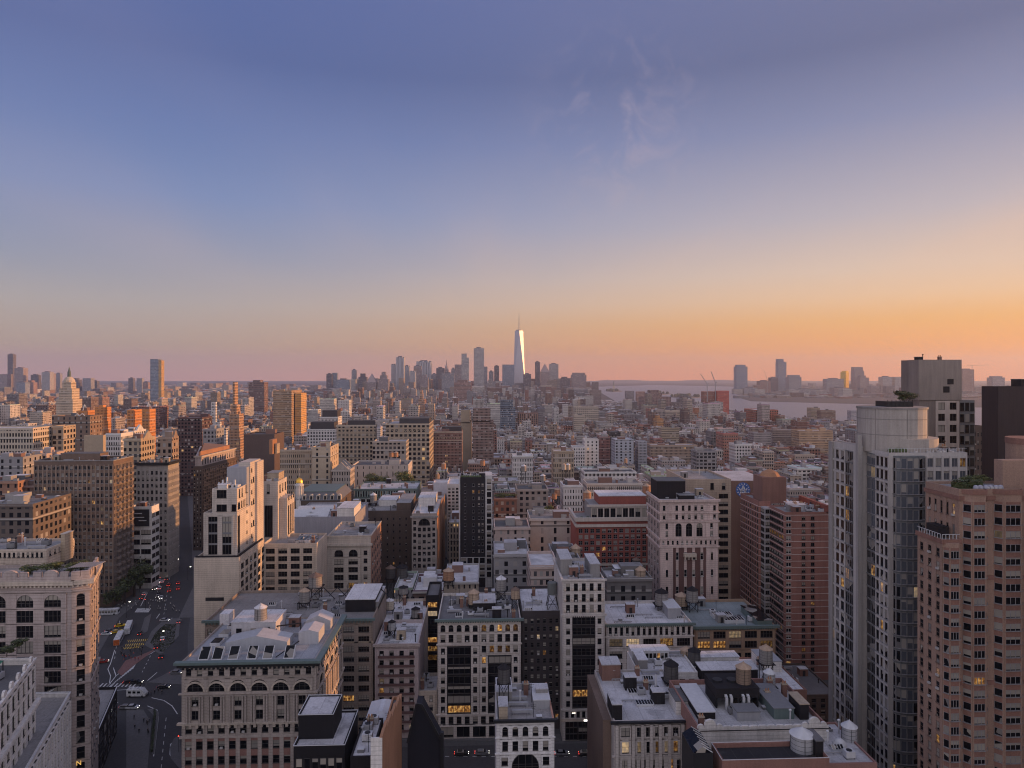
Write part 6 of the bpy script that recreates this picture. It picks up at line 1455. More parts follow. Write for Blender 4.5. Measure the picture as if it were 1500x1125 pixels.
# ------------------------------------------------------------------ far skyline
sk_g, sk_b, sk_p, sk_d, sk_r, sk_l = (.30, .30, .33), (.26, .30, .37), (.34, .28, .28), (.14, .13, .15), (.34, .22, .19), (.42, .40, .40)
SKY = [ # x0, x1, top, distance, colour, tops, label
 (478, 486, 548, 3600, sk_d, (), 'left half of a dark twin tower at the left end of the central skyline'),
 (486, 494, 546, 3620, sk_b, (), 'right half of a dark twin tower at the left end of the central skyline'),
 (493, 511, 556, 3500, sk_b, (), 'squat blue grey block beside the dark twin tower'),
 (515, 522, 542, 3900, sk_g, (), 'slender grey tower between the squat block and the stepped crown'),
 (525, 537, 552, 3700, sk_d, ((.2, .2, .2, .2, 18),), 'dark tower with stepped crown left of the pyramid topped tower'),
 (537, 551, 560, 3500, sk_p, 'pyr', 'stone tower with a pyramid roof'),
 (554, 569, 555, 3500, sk_p, ((.15, .15, .1, .1, 18), (.3, .3, .2, .2, 18)), 'stepped stone tower right of the pyramid roofed tower'),
 (573, 581, 533, 4000, sk_d, (), 'dark slim tower left of the rippled steel tower'),
 (580, 592, 523, 3900, sk_l, (), 'tall rippled pale steel tower'),
 (592, 600, 536, 4200, sk_g, (), 'grey tower close right of the rippled steel tower'),
 (600, 609, 543, 3800, sk_b, (), 'short blue grey tower right of the rippled steel tower'),
 (610, 632, 529, 4300, sk_b, (), 'wide flat topped glass tower right of the rippled steel one'),
 (606, 617, 536, 4100, sk_p, (), 'brown tower before the wide flat topped glass tower'),
 (616, 627, 553, 3400, sk_p, ((.2, .2, .2, .2, 14),), 'stepped brown tower below the wide flat topped glass tower'),
 (632, 640, 548, 4200, sk_g, (), 'small grey tower right of the wide flat topped glass tower'),
 (639, 651, 539, 4100, sk_d, (), 'dark box tower left of the needle crowned tower'),
 (651, 657, 541, 4300, sk_p, 'spire', 'stone tower with a needle crown'),
 (647, 665, 547, 3300, sk_g, (), 'broad grey slab below the needle crowned tower'),
 (661, 667, 540, 4300, sk_g, (), 'thin grey tower right of the needle crowned tower'),
 (666, 677, 534, 4000, sk_p, (), 'brown tower left of the staggered glass tower'),
 (676, 687, 524, 3300, sk_l, ((.0, .3, .0, .2, 20),), 'staggered pale glass residential tower'),
 (694, 709, 510, 3900, sk_l, (), 'tall square pale tower left of the tallest glass tower'),
 (709, 714, 537, 4300, sk_g, (), 'thin tower close right of the tall square pale tower'),
 (716, 723, 544, 4300, sk_g, (), 'shorter thin tower midway between the two tallest towers'),
 (724, 731, 536, 4200, sk_d, (), 'slim dark tower midway between the two tallest towers'),
 (736, 753, 534, 4000, sk_b, (), 'broad glass block just left of the tallest glass tower'),
 (767, 778, 548, 3900, sk_d, (), 'dark rounded block just right of the tallest glass tower'),
 (784, 791, 530, 4300, sk_d, (), 'slim dark tower right of the tallest glass tower'),
 (792, 805, 545, 4300, sk_p, 'pyr', 'pinkish tower with a pyramid top right of the tallest glass tower'),
 (805, 818, 533, 4400, sk_l, (), 'pale square tower right of the pinkish pyramid topped tower'),
 (822, 835, 554, 3800, sk_d, ((.1, .3, .1, .1, 8),), 'brown block left of the round shouldered tower'),
 (838, 859, 549, 3900, sk_p, ((.08, .08, .1, .1, 12),), 'broad brown tower with round shoulders at the right of the central skyline'),
 (665, 690, 560, 2700, sk_r, ((.2, .2, .1, .1, 10),), 'broad brown stepped block before the staggered glass tower'),
 (580, 591, 580, 2300, sk_p, (), 'plain brown slab, leftmost of three before the central skyline'),
 (599, 613, 580, 2300, sk_p, (), 'plain brown slab, middle of three before the central skyline'),
 (625, 639, 580, 2300, sk_p, (), 'plain brown slab, right of three before the central skyline'),
 (613, 622, 585, 1900, (.44, .27, .18), ((.2, .3, .1, .1, 16), (.2, .4, .1, .1, 10)), 'stepped orange lit tower between plain brown slabs'),
 (220, 232, 526, 2600, sk_b, (), 'lone tall glass tower with golden edge left of the skyline'),
 (364, 387, 560, 1900, (.20, .13, .12), ((.25, .3, .1, .1, 6),), 'dark brown lone tower between the lone glass tower and the skyline'),
 (11, 19, 519, 5200, sk_d, (), 'very tall thin dark tower at the far left'),
 (-6, 10, 548, 5000, sk_p, (), 'brown block at the left edge beside the thin dark tower'),
 (21, 34, 539, 5000, sk_p, (), 'pink flat topped tower right of the thin dark tower'),
 (24, 37, 560, 4200, sk_b, (), 'low block below the pink flat topped tower'),
 (38, 49, 560, 4300, sk_r, ((.2, .3, .1, .1, 12),), 'red brown stepped tower at the far left'),
 (45, 55, 549, 5000, sk_d, (), 'dark tower behind the red brown stepped tower'),
 (61, 73, 545, 4900, sk_l, (), 'pale glass tower left of the stepped domed tower'),
 (74, 79, 547, 5000, sk_p, (), 'thin pale tower left of the stepped domed tower'),
 (81, 88, 547, 5100, sk_g, (), 'grey tower behind the stepped domed tower'),
 (104, 115, 556, 4800, sk_d, ((.3, .3, .1, .1, 10),), 'dark peaked tower right of the stepped domed tower'),
 (121, 133, 554, 4700, sk_g, (), 'grey slab second right of the stepped domed tower'),
 (134, 142, 558, 4800, sk_d, (), 'small dark slab third right of the stepped domed tower'),
 (188, 195, 554, 4600, sk_d, (), 'dark slim tower, farthest left of the group by the lone glass tower'),
 (200, 208, 554, 4500, sk_g, (), 'pale slim tower in the group by the lone glass tower'),
 (209, 217, 560, 4300, sk_r, (), 'rusty tower touching the lone glass tower'),
 (1079, 1095, 537, 5000, sk_b, ((.1, .15, .1, .1, 14),), 'tall glass tower with curved top across the harbour'),
 (1140, 1152, 530, 5200, sk_b, ((.0, .35, .0, .1, 22),), 'tallest slim tower across the river'),
 (1113, 1129, 558, 5000, sk_r, (), 'red block left of the tallest slim tower across the river'),
 (1129, 1140, 553, 5050, sk_d, (), 'dark block touching the tallest slim tower across the river'),
 (1156, 1174, 552, 4950, sk_g, ((.1, .1, .1, .1, 14),), 'round shouldered block right of the tallest slim tower across the river'),
 (1211, 1236, 555, 5000, sk_g, (), 'broad grey block left of the gold lit tower across the river'),
 (1239, 1249, 545, 5100, (.95, .60, .07), ((.3, .0, .1, .1, 10),), 'gold lit tower across the river'),  # strong yellow base colour stands in for the reflected sunset
 (1252, 1266, 543, 5000, sk_p, ((.0, .1, .1, .1, 28),), 'tall pink grey tower right of the gold lit tower'),
 (1260, 1273, 553, 4900, sk_p, ((.1, .3, .1, .1, 14),), 'stepped block right of the tall pink grey tower'),
 (1293, 1307, 552, 5000, sk_l, (), 'pale box tower left of the blank brown block'),
 (1311, 1320, 552, 5000, sk_l, (), 'pale tower touching the blank brown block'),
 (1411, 1427, 541, 5000, sk_r, (), 'tower under construction beneath a crane right of the blank brown block'),
 (1454, 1472, 553, 4900, sk_g, ((.15, .15, .1, .1, 10),), 'grey block above the plain black slab tower'),
 (1276, 1290, 565, 4500, sk_p, (), 'low pinkish block on the far bank left of the pale box tower'),
 (1170, 1188, 570, 4600, sk_g, (), 'low grey block on the far bank right of the round shouldered block'),
 (1090, 1110, 568, 4700, sk_g, (), 'low grey block on the far bank right of the curved top tower'),
 (1195, 1212, 572, 4300, sk_l, (), 'low pale block on the far bank'),
 (1222, 1244, 568, 4200, sk_p, (), 'low pink block on the far bank below the gold lit tower'),
]
def build_sky():
    for i, (x0, x1, yt, D, col, tops, lb) in enumerate(SKY):
        sp = tops if isinstance(tops, str) else None
        wp = (4.5, 5.2, .55)
        r, w, d, h = far('skyscraper', lb, 'tower', x0, x1, yt, D, dep=max(24, min(60, (x1 - x0) * D / 1000 * .8)), col=col, rc=tuple(c * .8 for c in col), wp=wp, tops=() if sp else tops, bulk=0, par=False, seed=i + 1, rz=R(38) if 'gold lit' in lb and 'left of' not in lb and 'right of' not in lb and 'below' not in lb else 0,
                         short=lb if i in (5, 8, 11, 20, 21, 37) else None)
        m = MB().mat(wallmat(col, 'concrete'))
        if sp == 'pyr': m.taper([(0, 0), (w, 0), (w, d), (0, d)], h, [(w * .48, d * .48), (w * .52, d * .48), (w * .52, d * .52), (w * .48, d * .52)], h + w * .95); m.build('pyramid_roof', r)
        elif sp: m.lathe(w / 2, d / 2, [(w * .42, h), (w * .36, h + 18), (w * .2, h + 26), (w * .16, h + 38), (.8, h + 62)], 10); m.build('spire', r)
        elif tops == () and i % 3 != 1:
            farmesh([(w * .25, w * .7, d * .2, d * .8, h, h + 6)], sk_d, sk_d, (900, 900, 0)).build('machine_room', r)
        if 'golden edge' in lb:
            farmesh([(w + .02, w + (fx(236, D) - fx(232, D)), 2, d, 0, h - 4)], (.5, .32, .14), sk_d, (4, 4, .4)).build('side_bay', r)
        if 'rippled' in lb:
            g = MB().mat(wallmat((.42, .41, .43), 'metal'))
            for k in range(6): g.lathe(w * (k + .5) / 6, -.5, [(w / 13, 0), (w / 13, h - 6 * (k % 2))], 6)
            g.build('rippled_cladding', r)
    # the tallest tower: a square base twisting to a square turned by 45 degrees, and its mast
    D = 4200; X0 = fx(752.5, D); w = fx(769, D) - X0; c = w / 2; b = w / 2
    zt = fz(760, 484, D)
    r = thing('skyscraper', 'tallest tapering glass tower with a mast in the far skyline', 'tower', (X0, D, 0))
    gm, t, bs = principled('tower_glass'); bs.inputs['Base Color'].default_value = (.42, .41, .45, 1); bs.inputs['Metallic'].default_value = .25; bs.inputs['Roughness'].default_value = .42
    zb = 90; lo = [(0, 0), (w, 0), (w, w), (0, w)]
    m = MB().mat(gm); m.poly(lo, 0, zb, top=False)
    hi = [(c, c - b), (c + b, c), (c, c + b), (c - b, c)]
    q = .74
    hi = [(c + (p[0] - c) * q, c + (p[1] - c) * q) for p in hi]
    for i in range(4):
        j = (i + 1) % 4
        m.face([(*lo[i], zb), (*lo[j], zb), (*hi[i], zt)]); m.face([(*lo[j], zb), (*hi[j], zt), (*hi[i], zt)])
    m.face([(*p, zt) for p in hi]); m.build('shaft', r)
    m = MB().mat(STEEL); m.lathe(c, c, [(b * .55, zt), (b * .55, zt + 6)], 14); m.build('crown', r)
    m = MB().mat(STEEL); zs = fz(760, 456, D); m.lathe(c, c, [(2.6, zt + 6), (1.8, zt + 60), (.7, zs)], 6)
    for z in (zt + 22, zt + 46, zt + 70): m.lathe(c, c, [(3.6, z), (3.6, z + 3)], 8)
    m.build('mast', r)
    BOXES.append((X0, X0 + w, D, D + w, zt, r)); ANCH.append(('tallest glass tower', 760, 490))
    def crane(px, py, D, label, lean, L=45):
        x, z = fx(px, D), fz(px, py, D); c = thing('tower_crane', label, 'crane', (x, D, 0))
        m = MB().mat(STEEL); m.box(-1, 1, -1, 1, 0, z); m.build('mast', c)
        m = MB().mat(STEEL); m.bar((0, 0, z - 2), (L * cos(lean), 0, z + L * sin(lean)), .9); m.bar((0, 0, z - 2), (-L * .3 * cos(lean), 0, z + 1), 1.2); m.build('jib', c)
    crane(1036, 562, 1990, 'left luffing crane on the red construction towers', R(125), 34)
    crane(1048, 560, 1990, 'right luffing crane on the red construction towers', R(112), 34)
    crane(1424, 535, 4990, 'crane with a level jib above the tower under construction', 0.02, 130)
    crane(1124, 556, 4990, 'thin crane over the red block across the river', R(110), 75)
build_sky()
# ------------------------------------------------------------------ ground, water, hills
def sheet(name, pts, mat, z, kind='structure'):
    m = MB().mat(mat); m.face([(x, y, z) for x, y in pts]); return m.build(name, None, None, kind=kind)
def ground_setting():
    g = wallmat((.085, .082, .085), 'concrete')
    sheet('ground', [(-19000, -400), (19000, -400), (19000, 19800), (-19000, 19800)], g, 0)
    wm, t, b = principled('river_water'); b.inputs['Base Color'].default_value = (.11, .115, .16, 1); b.inputs['Roughness'].default_value = .36; b.inputs['Specular IOR Level'].default_value = .6
    tc = t.add('ShaderNodeTexCoord').outputs['Object']; bp = t.add('ShaderNodeBump'); bp.inputs['Strength'].default_value = .2; bp.inputs['Distance'].default_value = 1.0
    t.put(bp.inputs['Height'], t.noise(t.mapping(tc, (1, .3, 1)), .02, 4, .6)); t.l.new(bp.outputs[0], b.inputs['Normal'])
    px = [(878, 574), (905, 590), (1000, 595), (1090, 604), (1175, 613), (1262, 630), (1345, 655), (1500, 690), (1500, 598), (1345, 596), (1257, 592), (1100, 588), (1083, 583), (1078, 566.5), (960, 564), (876, 566.5)]
    sheet('river_water', [gnd(x, y) for x, y in px], wm, .6)
    land = wallmat((.14, .13, .12), 'concrete')
    for k, (pts, nm) in enumerate(((((885, 573), (897, 574.5), (912, 573.5), (905, 571.8), (893, 571.6)), 'island'), (((940, 577.5), (962, 579), (984, 577.5), (970, 575.5), (950, 575)), 'island'), (((978, 582), (1010, 583.5), (1030, 582), (1012, 580), (990, 580)), 'island'))):
        p = [gnd(x, y) for x, y in pts]; m = MB().mat(land)
        if sum(p[i - 1][0] * p[i][1] - p[i][0] * p[i - 1][1] for i in range(len(p))) < 0: p = p[::-1]
        m.poly(p, .5, 3); m.build('island', kind='structure')
        rn = random.Random(k); t = MB().mat(plain('island_trees', (.06, .07, .045)))
        for i in range(40):
            a, b_ = rn.random(), rn.random(); q = p[0]; x = sum(pp[0] for pp in p) / len(p); y = sum(pp[1] for pp in p) / len(p)
            j = rn.randrange(len(p)); x += (p[j][0] - x) * a * .8; y += (p[j][1] - y) * a * .8
            t.lathe(x, y, [(6, 3), (9, 9), (6, 16), (1, 19)], 6, b_)
        t.build('island_woods', kind='stuff')
    x, y = gnd(899, 572.6); s = thing('statue', 'tiny green statue on a stone pedestal standing on the small harbour island', 'statue', (x, y, 3))
    m = MB().mat(CRM); m.taper([(-9, -9), (9, -9), (9, 9), (-9, 9)], 0, [(-6, -6), (6, -6), (6, 6), (-6, 6)], 42); m.build('pedestal', s)
    m = MB().mat(GREEN); m.lathe(0, 0, [(5, 42), (4.4, 55), (3.2, 70), (3.8, 74), (1.6, 76), (2, 80), (1, 83)], 10); m.bar((3, 0, 72), (5, 0, 90), .9); m.build('figure', s)
    hl = wallmat((.16, .15, .14), 'concrete')
    for (a, b_, D, base, amp, sd_) in ((840, 1130, 14500, 48, 16, 3), (1040, 1560, 13500, 30, 14, 5), (-80, 900, 16500, 12, 5, 9)):
        rn = random.Random(sd_); m = MB().mat(hl); n = 60; ph = [rn.random() * 6 for _ in range(3)]
        X0, X1 = fx(a, D), fx(b_, D); L = []
        for i in range(n + 1):
            f = i / n; e = min(1, f * 6, (1 - f) * 6)
            L.append((X0 + (X1 - X0) * f, max(1, e * (base + amp * (.5 * sin(f * 7 + ph[0]) + .3 * sin(f * 17 + ph[1]) + .2 * sin(f * 41 + ph[2]))))))
        for (x0, h0), (x1, h1) in zip(L, L[1:]):
            m.face([(x0, D - 900, 0), (x1, D - 900, 0), (x1, D, h1), (x0, D, h0)]); m.face([(x0, D, h0), (x1, D, h1), (x1, D + 1500, 0), (x0, D + 1500, 0)])
        m.build('hills', kind='structure')
    # streets round the plaza
    asp = wallmat((.055, .053, .056), 'concrete'); pav = wallmat((.115, .11, .112), 'concrete'); wht = plain('road_paint', (.55, .55, .55)); yel = plain('yellow_paint', (.75, .50, .08))
    G = lambda pts: [gnd(x, y) for x, y in pts]
    sheet('avenue', G([(135, 1250), (275, 1250), (275, 930), (285, 860), (283, 800), (274, 690), (258, 690), (232, 780), (195, 850), (140, 905)]), asp, .004)
    sheet('street', [(-190, 204), (320, 204), (320, 222.5), (-190, 222.5)], asp, .008)
    def kerb(pts, h=.15, mt=pav, nm='pavement'):
        p = G(pts)
        if sum(p[i - 1][0] * p[i][1] - p[i][0] * p[i - 1][1] for i in range(len(p))) < 0: p = p[::-1]
        m = MB().mat(mt); m.poly(p, 0, h); return m.build(nm, kind='structure')
    kerb([(143, 960), (175, 905), (205, 880), (222, 862), (236, 835), (232, 830), (196, 850), (140, 905)])
    kerb([(185, 1040), (210, 1040), (222, 1060), (216, 1125), (214, 1180), (185, 1180)])
    kerb([(216, 1040), (227, 1038), (233, 1045), (226, 1105), (222, 1105), (226, 1050)], .2)
    kerb([(255, 1082), (262, 1078), (270, 1130), (262, 1125), (250, 1112), (249, 1095)])
    kerb([(238, 990), (262, 976), (268, 1003), (216, 1000)]); kerb([(236, 960), (262, 932), (264, 905), (240, 908), (222, 925), (212, 945)], .16)
    kerb([(172, 985), (184, 968), (206, 960), (230, 950), (196, 975), (178, 990)], .14, wallmat((.20, .11, .10), 'concrete'))
    kerb([(212, 905), (222, 899), (216, 925), (204, 932)], .15); kerb([(262, 905), (283, 860), (281, 800), (274, 720), (290, 720), (300, 905)])
    kerb([(300, 1076), (2000, 1076), (2000, 1085), (300, 1085)], .15)
    ln = MB().mat(wht)
    def stripe(a, b, wd=.18, z=.012):
        (x0, y0), (x1, y1) = gnd(*a), gnd(*b); L = math.hypot(x1 - x0, y1 - y0) or 1; nx, ny = -(y1 - y0) / L * wd, (x1 - x0) / L * wd
        q = [(x0 + nx, y0 + ny, z), (x0 - nx, y0 - ny, z), (x1 - nx, y1 - ny, z), (x1 + nx, y1 + ny, z)]
        if (q[1][0] - q[0][0]) * (q[2][1] - q[0][1]) - (q[1][1] - q[0][1]) * (q[2][0] - q[0][0]) < 0: q = q[::-1]
        ln.face(q)
    for pts in (((168, 952), (162, 972), (158, 980), (162, 990), (160, 1003)), ((150, 1013), (158, 1005), (170, 990), (190, 975), (230, 952)), ((166, 978), (170, 990)), ((155, 1012), (190, 1010)),
                ((222, 1022), (240, 1026), (252, 1034), (260, 1046)), ((216, 1034), (230, 1040), (232, 1050), (225, 1108)), ((262, 1080), (250, 1090), (249, 1105), (254, 1114)), ((155, 1020), (166, 1020), (168, 1028), (173, 1029)), ((229, 906), (234, 899)), ((252, 905), (246, 925)), ((206, 888), (216, 868)), ((230, 985), (216, 997))):
        for a, b in zip(pts, pts[1:]): stripe(a, b, .16)
    for k in range(11): stripe((160 + k * 3.4, 1006 - k * 2.6), (164 + k * 3.4, 1003 - k * 3.0), .25)
    for k in range(10): stripe((146 + k * 5.4, 1006), (151 + k * 5.4, 1001), .28)
    for k in range(12): stripe((198 + k * 1.7, 897), (202 + k * 1.7, 891), .22)
    for k in range(9): stripe((193, 1114 + k * 1.6), (211, 1114 + k * 1.6), .14)
    for k in range(8): stripe((218 + k * 4, 845), (219 + k * 4, 842), .25)
    for k in range(7): stripe((236 + k * 5, 1000 + k * .2), (239 + k * 5, 1002), .1)
    for (x0, y0), (x1, y1), n in (((240, 900), (262, 760), 22), ((228, 880), (254, 760), 20), ((168, 965), (176, 905), 8), ((208, 985), (236, 930), 10), ((236, 1125), (244, 1045), 7), ((652, 1108), (1000, 1108), 26)):
        for k in range(n):
            f = k / n; g = (k + .45) / n; stripe((x0 + (x1 - x0) * f, y0 + (y1 - y0) * f), (x0 + (x1 - x0) * g, y0 + (y1 - y0) * g), .09)
    ln.build('road_markings', kind='structure')
    ym = MB().mat(yel); ln = ym
    # yellow pavement stripes: two bands of slanting bars
    for k in range(11):
        x = 186 + k * 2.8; stripe((x + 1.2, 938.0 - k * .18), (x + 2.6, 941.2 - k * .18), .10, .16)
        x = 183 + k * 2.6; stripe((x, 944.0 - k * .2), (x + 1.6, 947.4 - k * .2), .10, .16)
        x = 181 + k * 2.3; stripe((x, 949 - k * .25), (x + 1.5, 951.6 - k * .25), .10, .16)
    ym.build('road_markings', kind='structure')
    kerb([(178, 952), (184, 937), (218, 933), (200, 947)], .15, asp)
ground_setting()
# ------------------------------------------------------------------ the rest of the city
PAL = [(.30, .24, .20), (.24, .15, .12), (.36, .30, .25), (.22, .21, .22), (.42, .38, .35), (.17, .12, .11), (.28, .14, .11), (.46, .43, .41), (.33, .28, .26), (.20, .18, .19)]
PALN = ['brown', 'dull red', 'tan', 'grey', 'pale stone', 'dark brown', 'red brick', 'white', 'grey brown', 'dark grey']
ROOFN = ['grey roof', 'pale roof', 'black roof', 'dull grey roof', 'light roof']
AVE = [(128, 1250), (300, 1250), (300, 905), (290, 880), (288, 800), (278, 690), (252, 690), (224, 780), (190, 850), (128, 880)]
RIV = [(870, 576), (905, 592), (1000, 597), (1090, 606), (1175, 616), (1262, 634), (1345, 660), (1600, 700), (1600, 560), (870, 553)]
def fill_city():
    rn = random.Random(11)
    out = []
    hero = [(a - 1.5, b + 1.5, c - 1.5, d + 1.5) for a, b, c, d, h, o in BOXES]
    y = 229.0
    k = 0
    while y < 9000:
        if y < 1300: dep, gap = rn.uniform(24, 31), (2 if k % 2 == 0 else 17)
        elif y < 3000: dep, gap = rn.uniform(30, 40), (3 if k % 2 == 0 else 20)
        else: dep, gap = 60 + (y - 3000) * .012, 30 + (y - 3000) * .012
        x = -.84 * y - 60
        while x < .84 * y + 60:
            s = 1.0 if y < 1300 else (1.35 if y < 3000 else 2.4 + (y - 3000) / 2600)
            w = rn.choice((7, 8, 9, 10, 12, 14, 16, 20, 26)) * s * rn.uniform(.85, 1.15)
            if rn.random() < .03 and y < 3000: x += 18
            x1 = x + w
            q = [proj(a, b, 0) for a in (x, x1) for b in (y, y + dep)] + [proj((x + x1) / 2, y + dep / 2, 0)]
            ok = not any(inside(p[0], p[1], AVE) or inside(p[0], p[1], RIV) for p in q if p)
            if ok and q[0][0] > 865 and y > 3300: ok = False
            if ok and y < 264 and 1120 < q[4][0] < 1300: ok = False
            if ok:
                for a, b, c, d in hero:
                    if x < b and x1 > a and y < d and y + dep > c: ok = False; break
            if ok:
                r = rn.random()
                if y < 330: h = rn.uniform(14, 30)
                elif y < 470: h = rn.uniform(15, 34)
                elif y < 700: h = rn.uniform(14, 34)
                elif y < 1300: h = rn.uniform(13, 32) + (rn.uniform(8, 22) if r < .06 else 0)
                elif y < 3000: h = rn.uniform(12, 34) + (rn.uniform(10, 40) if r < .07 else 0)
                else: h = rn.uniform(8, 22) + (rn.uniform(10, 45) if r < .05 else 0)
                if 470 < q[4][0] < 880 and 1500 < y < 3100 and rn.random() < .07: h = rn.uniform(35, 75)
                if 478 < q[4][0] < 860 and 3100 < y < 4600 and rn.random() < .42: h = rn.uniform(35, 75) if y < 3600 else rn.uniform(45, 115)
                if q[4][0] > 1060 and y > 1450: h = rn.uniform(5, 11)
                elif q[4][0] > 865 and y > 2100: h = rn.uniform(6, 14)
                ci = rn.randrange(len(PAL)); f = rn.uniform(.8, 1.2)
                ri = rn.randrange(5)
                out.append([x, x1, y, y + dep * rn.uniform(.8, 1.0), h, ci, tuple(min(.7, c * f) for c in PAL[ci]), ri, (rn.uniform(2.2, 4.6), rn.uniform(3.1, 4.2), rn.uniform(.28, .66)), 0])
            x = x1 + (rn.uniform(0, .4) if rn.random() < .8 else rn.uniform(2, 7))
        y += dep + gap; k += 1
    # far bank of the river and the bay
    for i in range(900):
        D = rn.uniform(3700, 8500); px = rn.uniform(1075, 1620) if rn.random() < .6 else rn.uniform(1230, 1620)
        X = fx(px, D); p = proj(X, D, 0)
        if inside(p[0], p[1], [(870, 576), (1083, 589), (1100, 591), (1257, 596), (1345, 600), (1600, 640), (1600, 700), (870, 700)]): continue
        w = rn.uniform(20, 90); h = rn.uniform(5, 16) + (rn.uniform(0, 45) if rn.random() < .14 else 0)
        ci = rn.randrange(len(PAL)); out.append([X, X + w, D, D + rn.uniform(20, 60), h, ci, PAL[ci], rn.randrange(5), (4, 4, .5), 0])
    return out
FILL = fill_city()
def box_bvh(boxes):
    v, f = [], []
    for (x0, x1, y0, y1, h) in boxes:
        k = len(v)
        v += [(x0, y0, 0), (x1, y0, 0), (x1, y1, 0), (x0, y1, 0), (x0, y0, h), (x1, y0, h), (x1, y1, h), (x0, y1, h)]
        for q in ((0, 1, 5, 4), (1, 2, 6, 5), (2, 3, 7, 6), (3, 0, 4, 7), (4, 5, 6, 7)): f.append(tuple(k + i for i in q))
    return BVHTree.FromPolygons(v, f)
hb = [b[:5] for b in BOXES]
BV = box_bvh(hb + [tuple(b[:5]) for b in FILL])
o = Vector((0, 0, H))
for iy in range(0, 236):
    for ix in range(0, 500):
        px, py = ix * 3 + 1.5, 556 + iy * 2.4
        u, v = (px - CX) / F, (py - YH) / F
        d = Vector((u * CA + SA, CA - u * SA, -v)).normalized()
        hit = BV.ray_cast(o, d)
        if hit[2] is not None:
            i = hit[2] // 5 - len(hb)
            if i >= 0: FILL[i][9] += 1
ORD = ['nearest', 'second', 'third', 'fourth', 'fifth', 'sixth', 'seventh', 'eighth', 'ninth', 'tenth', 'eleventh', 'twelfth', 'thirteenth', 'fourteenth', 'fifteenth', 'sixteenth']
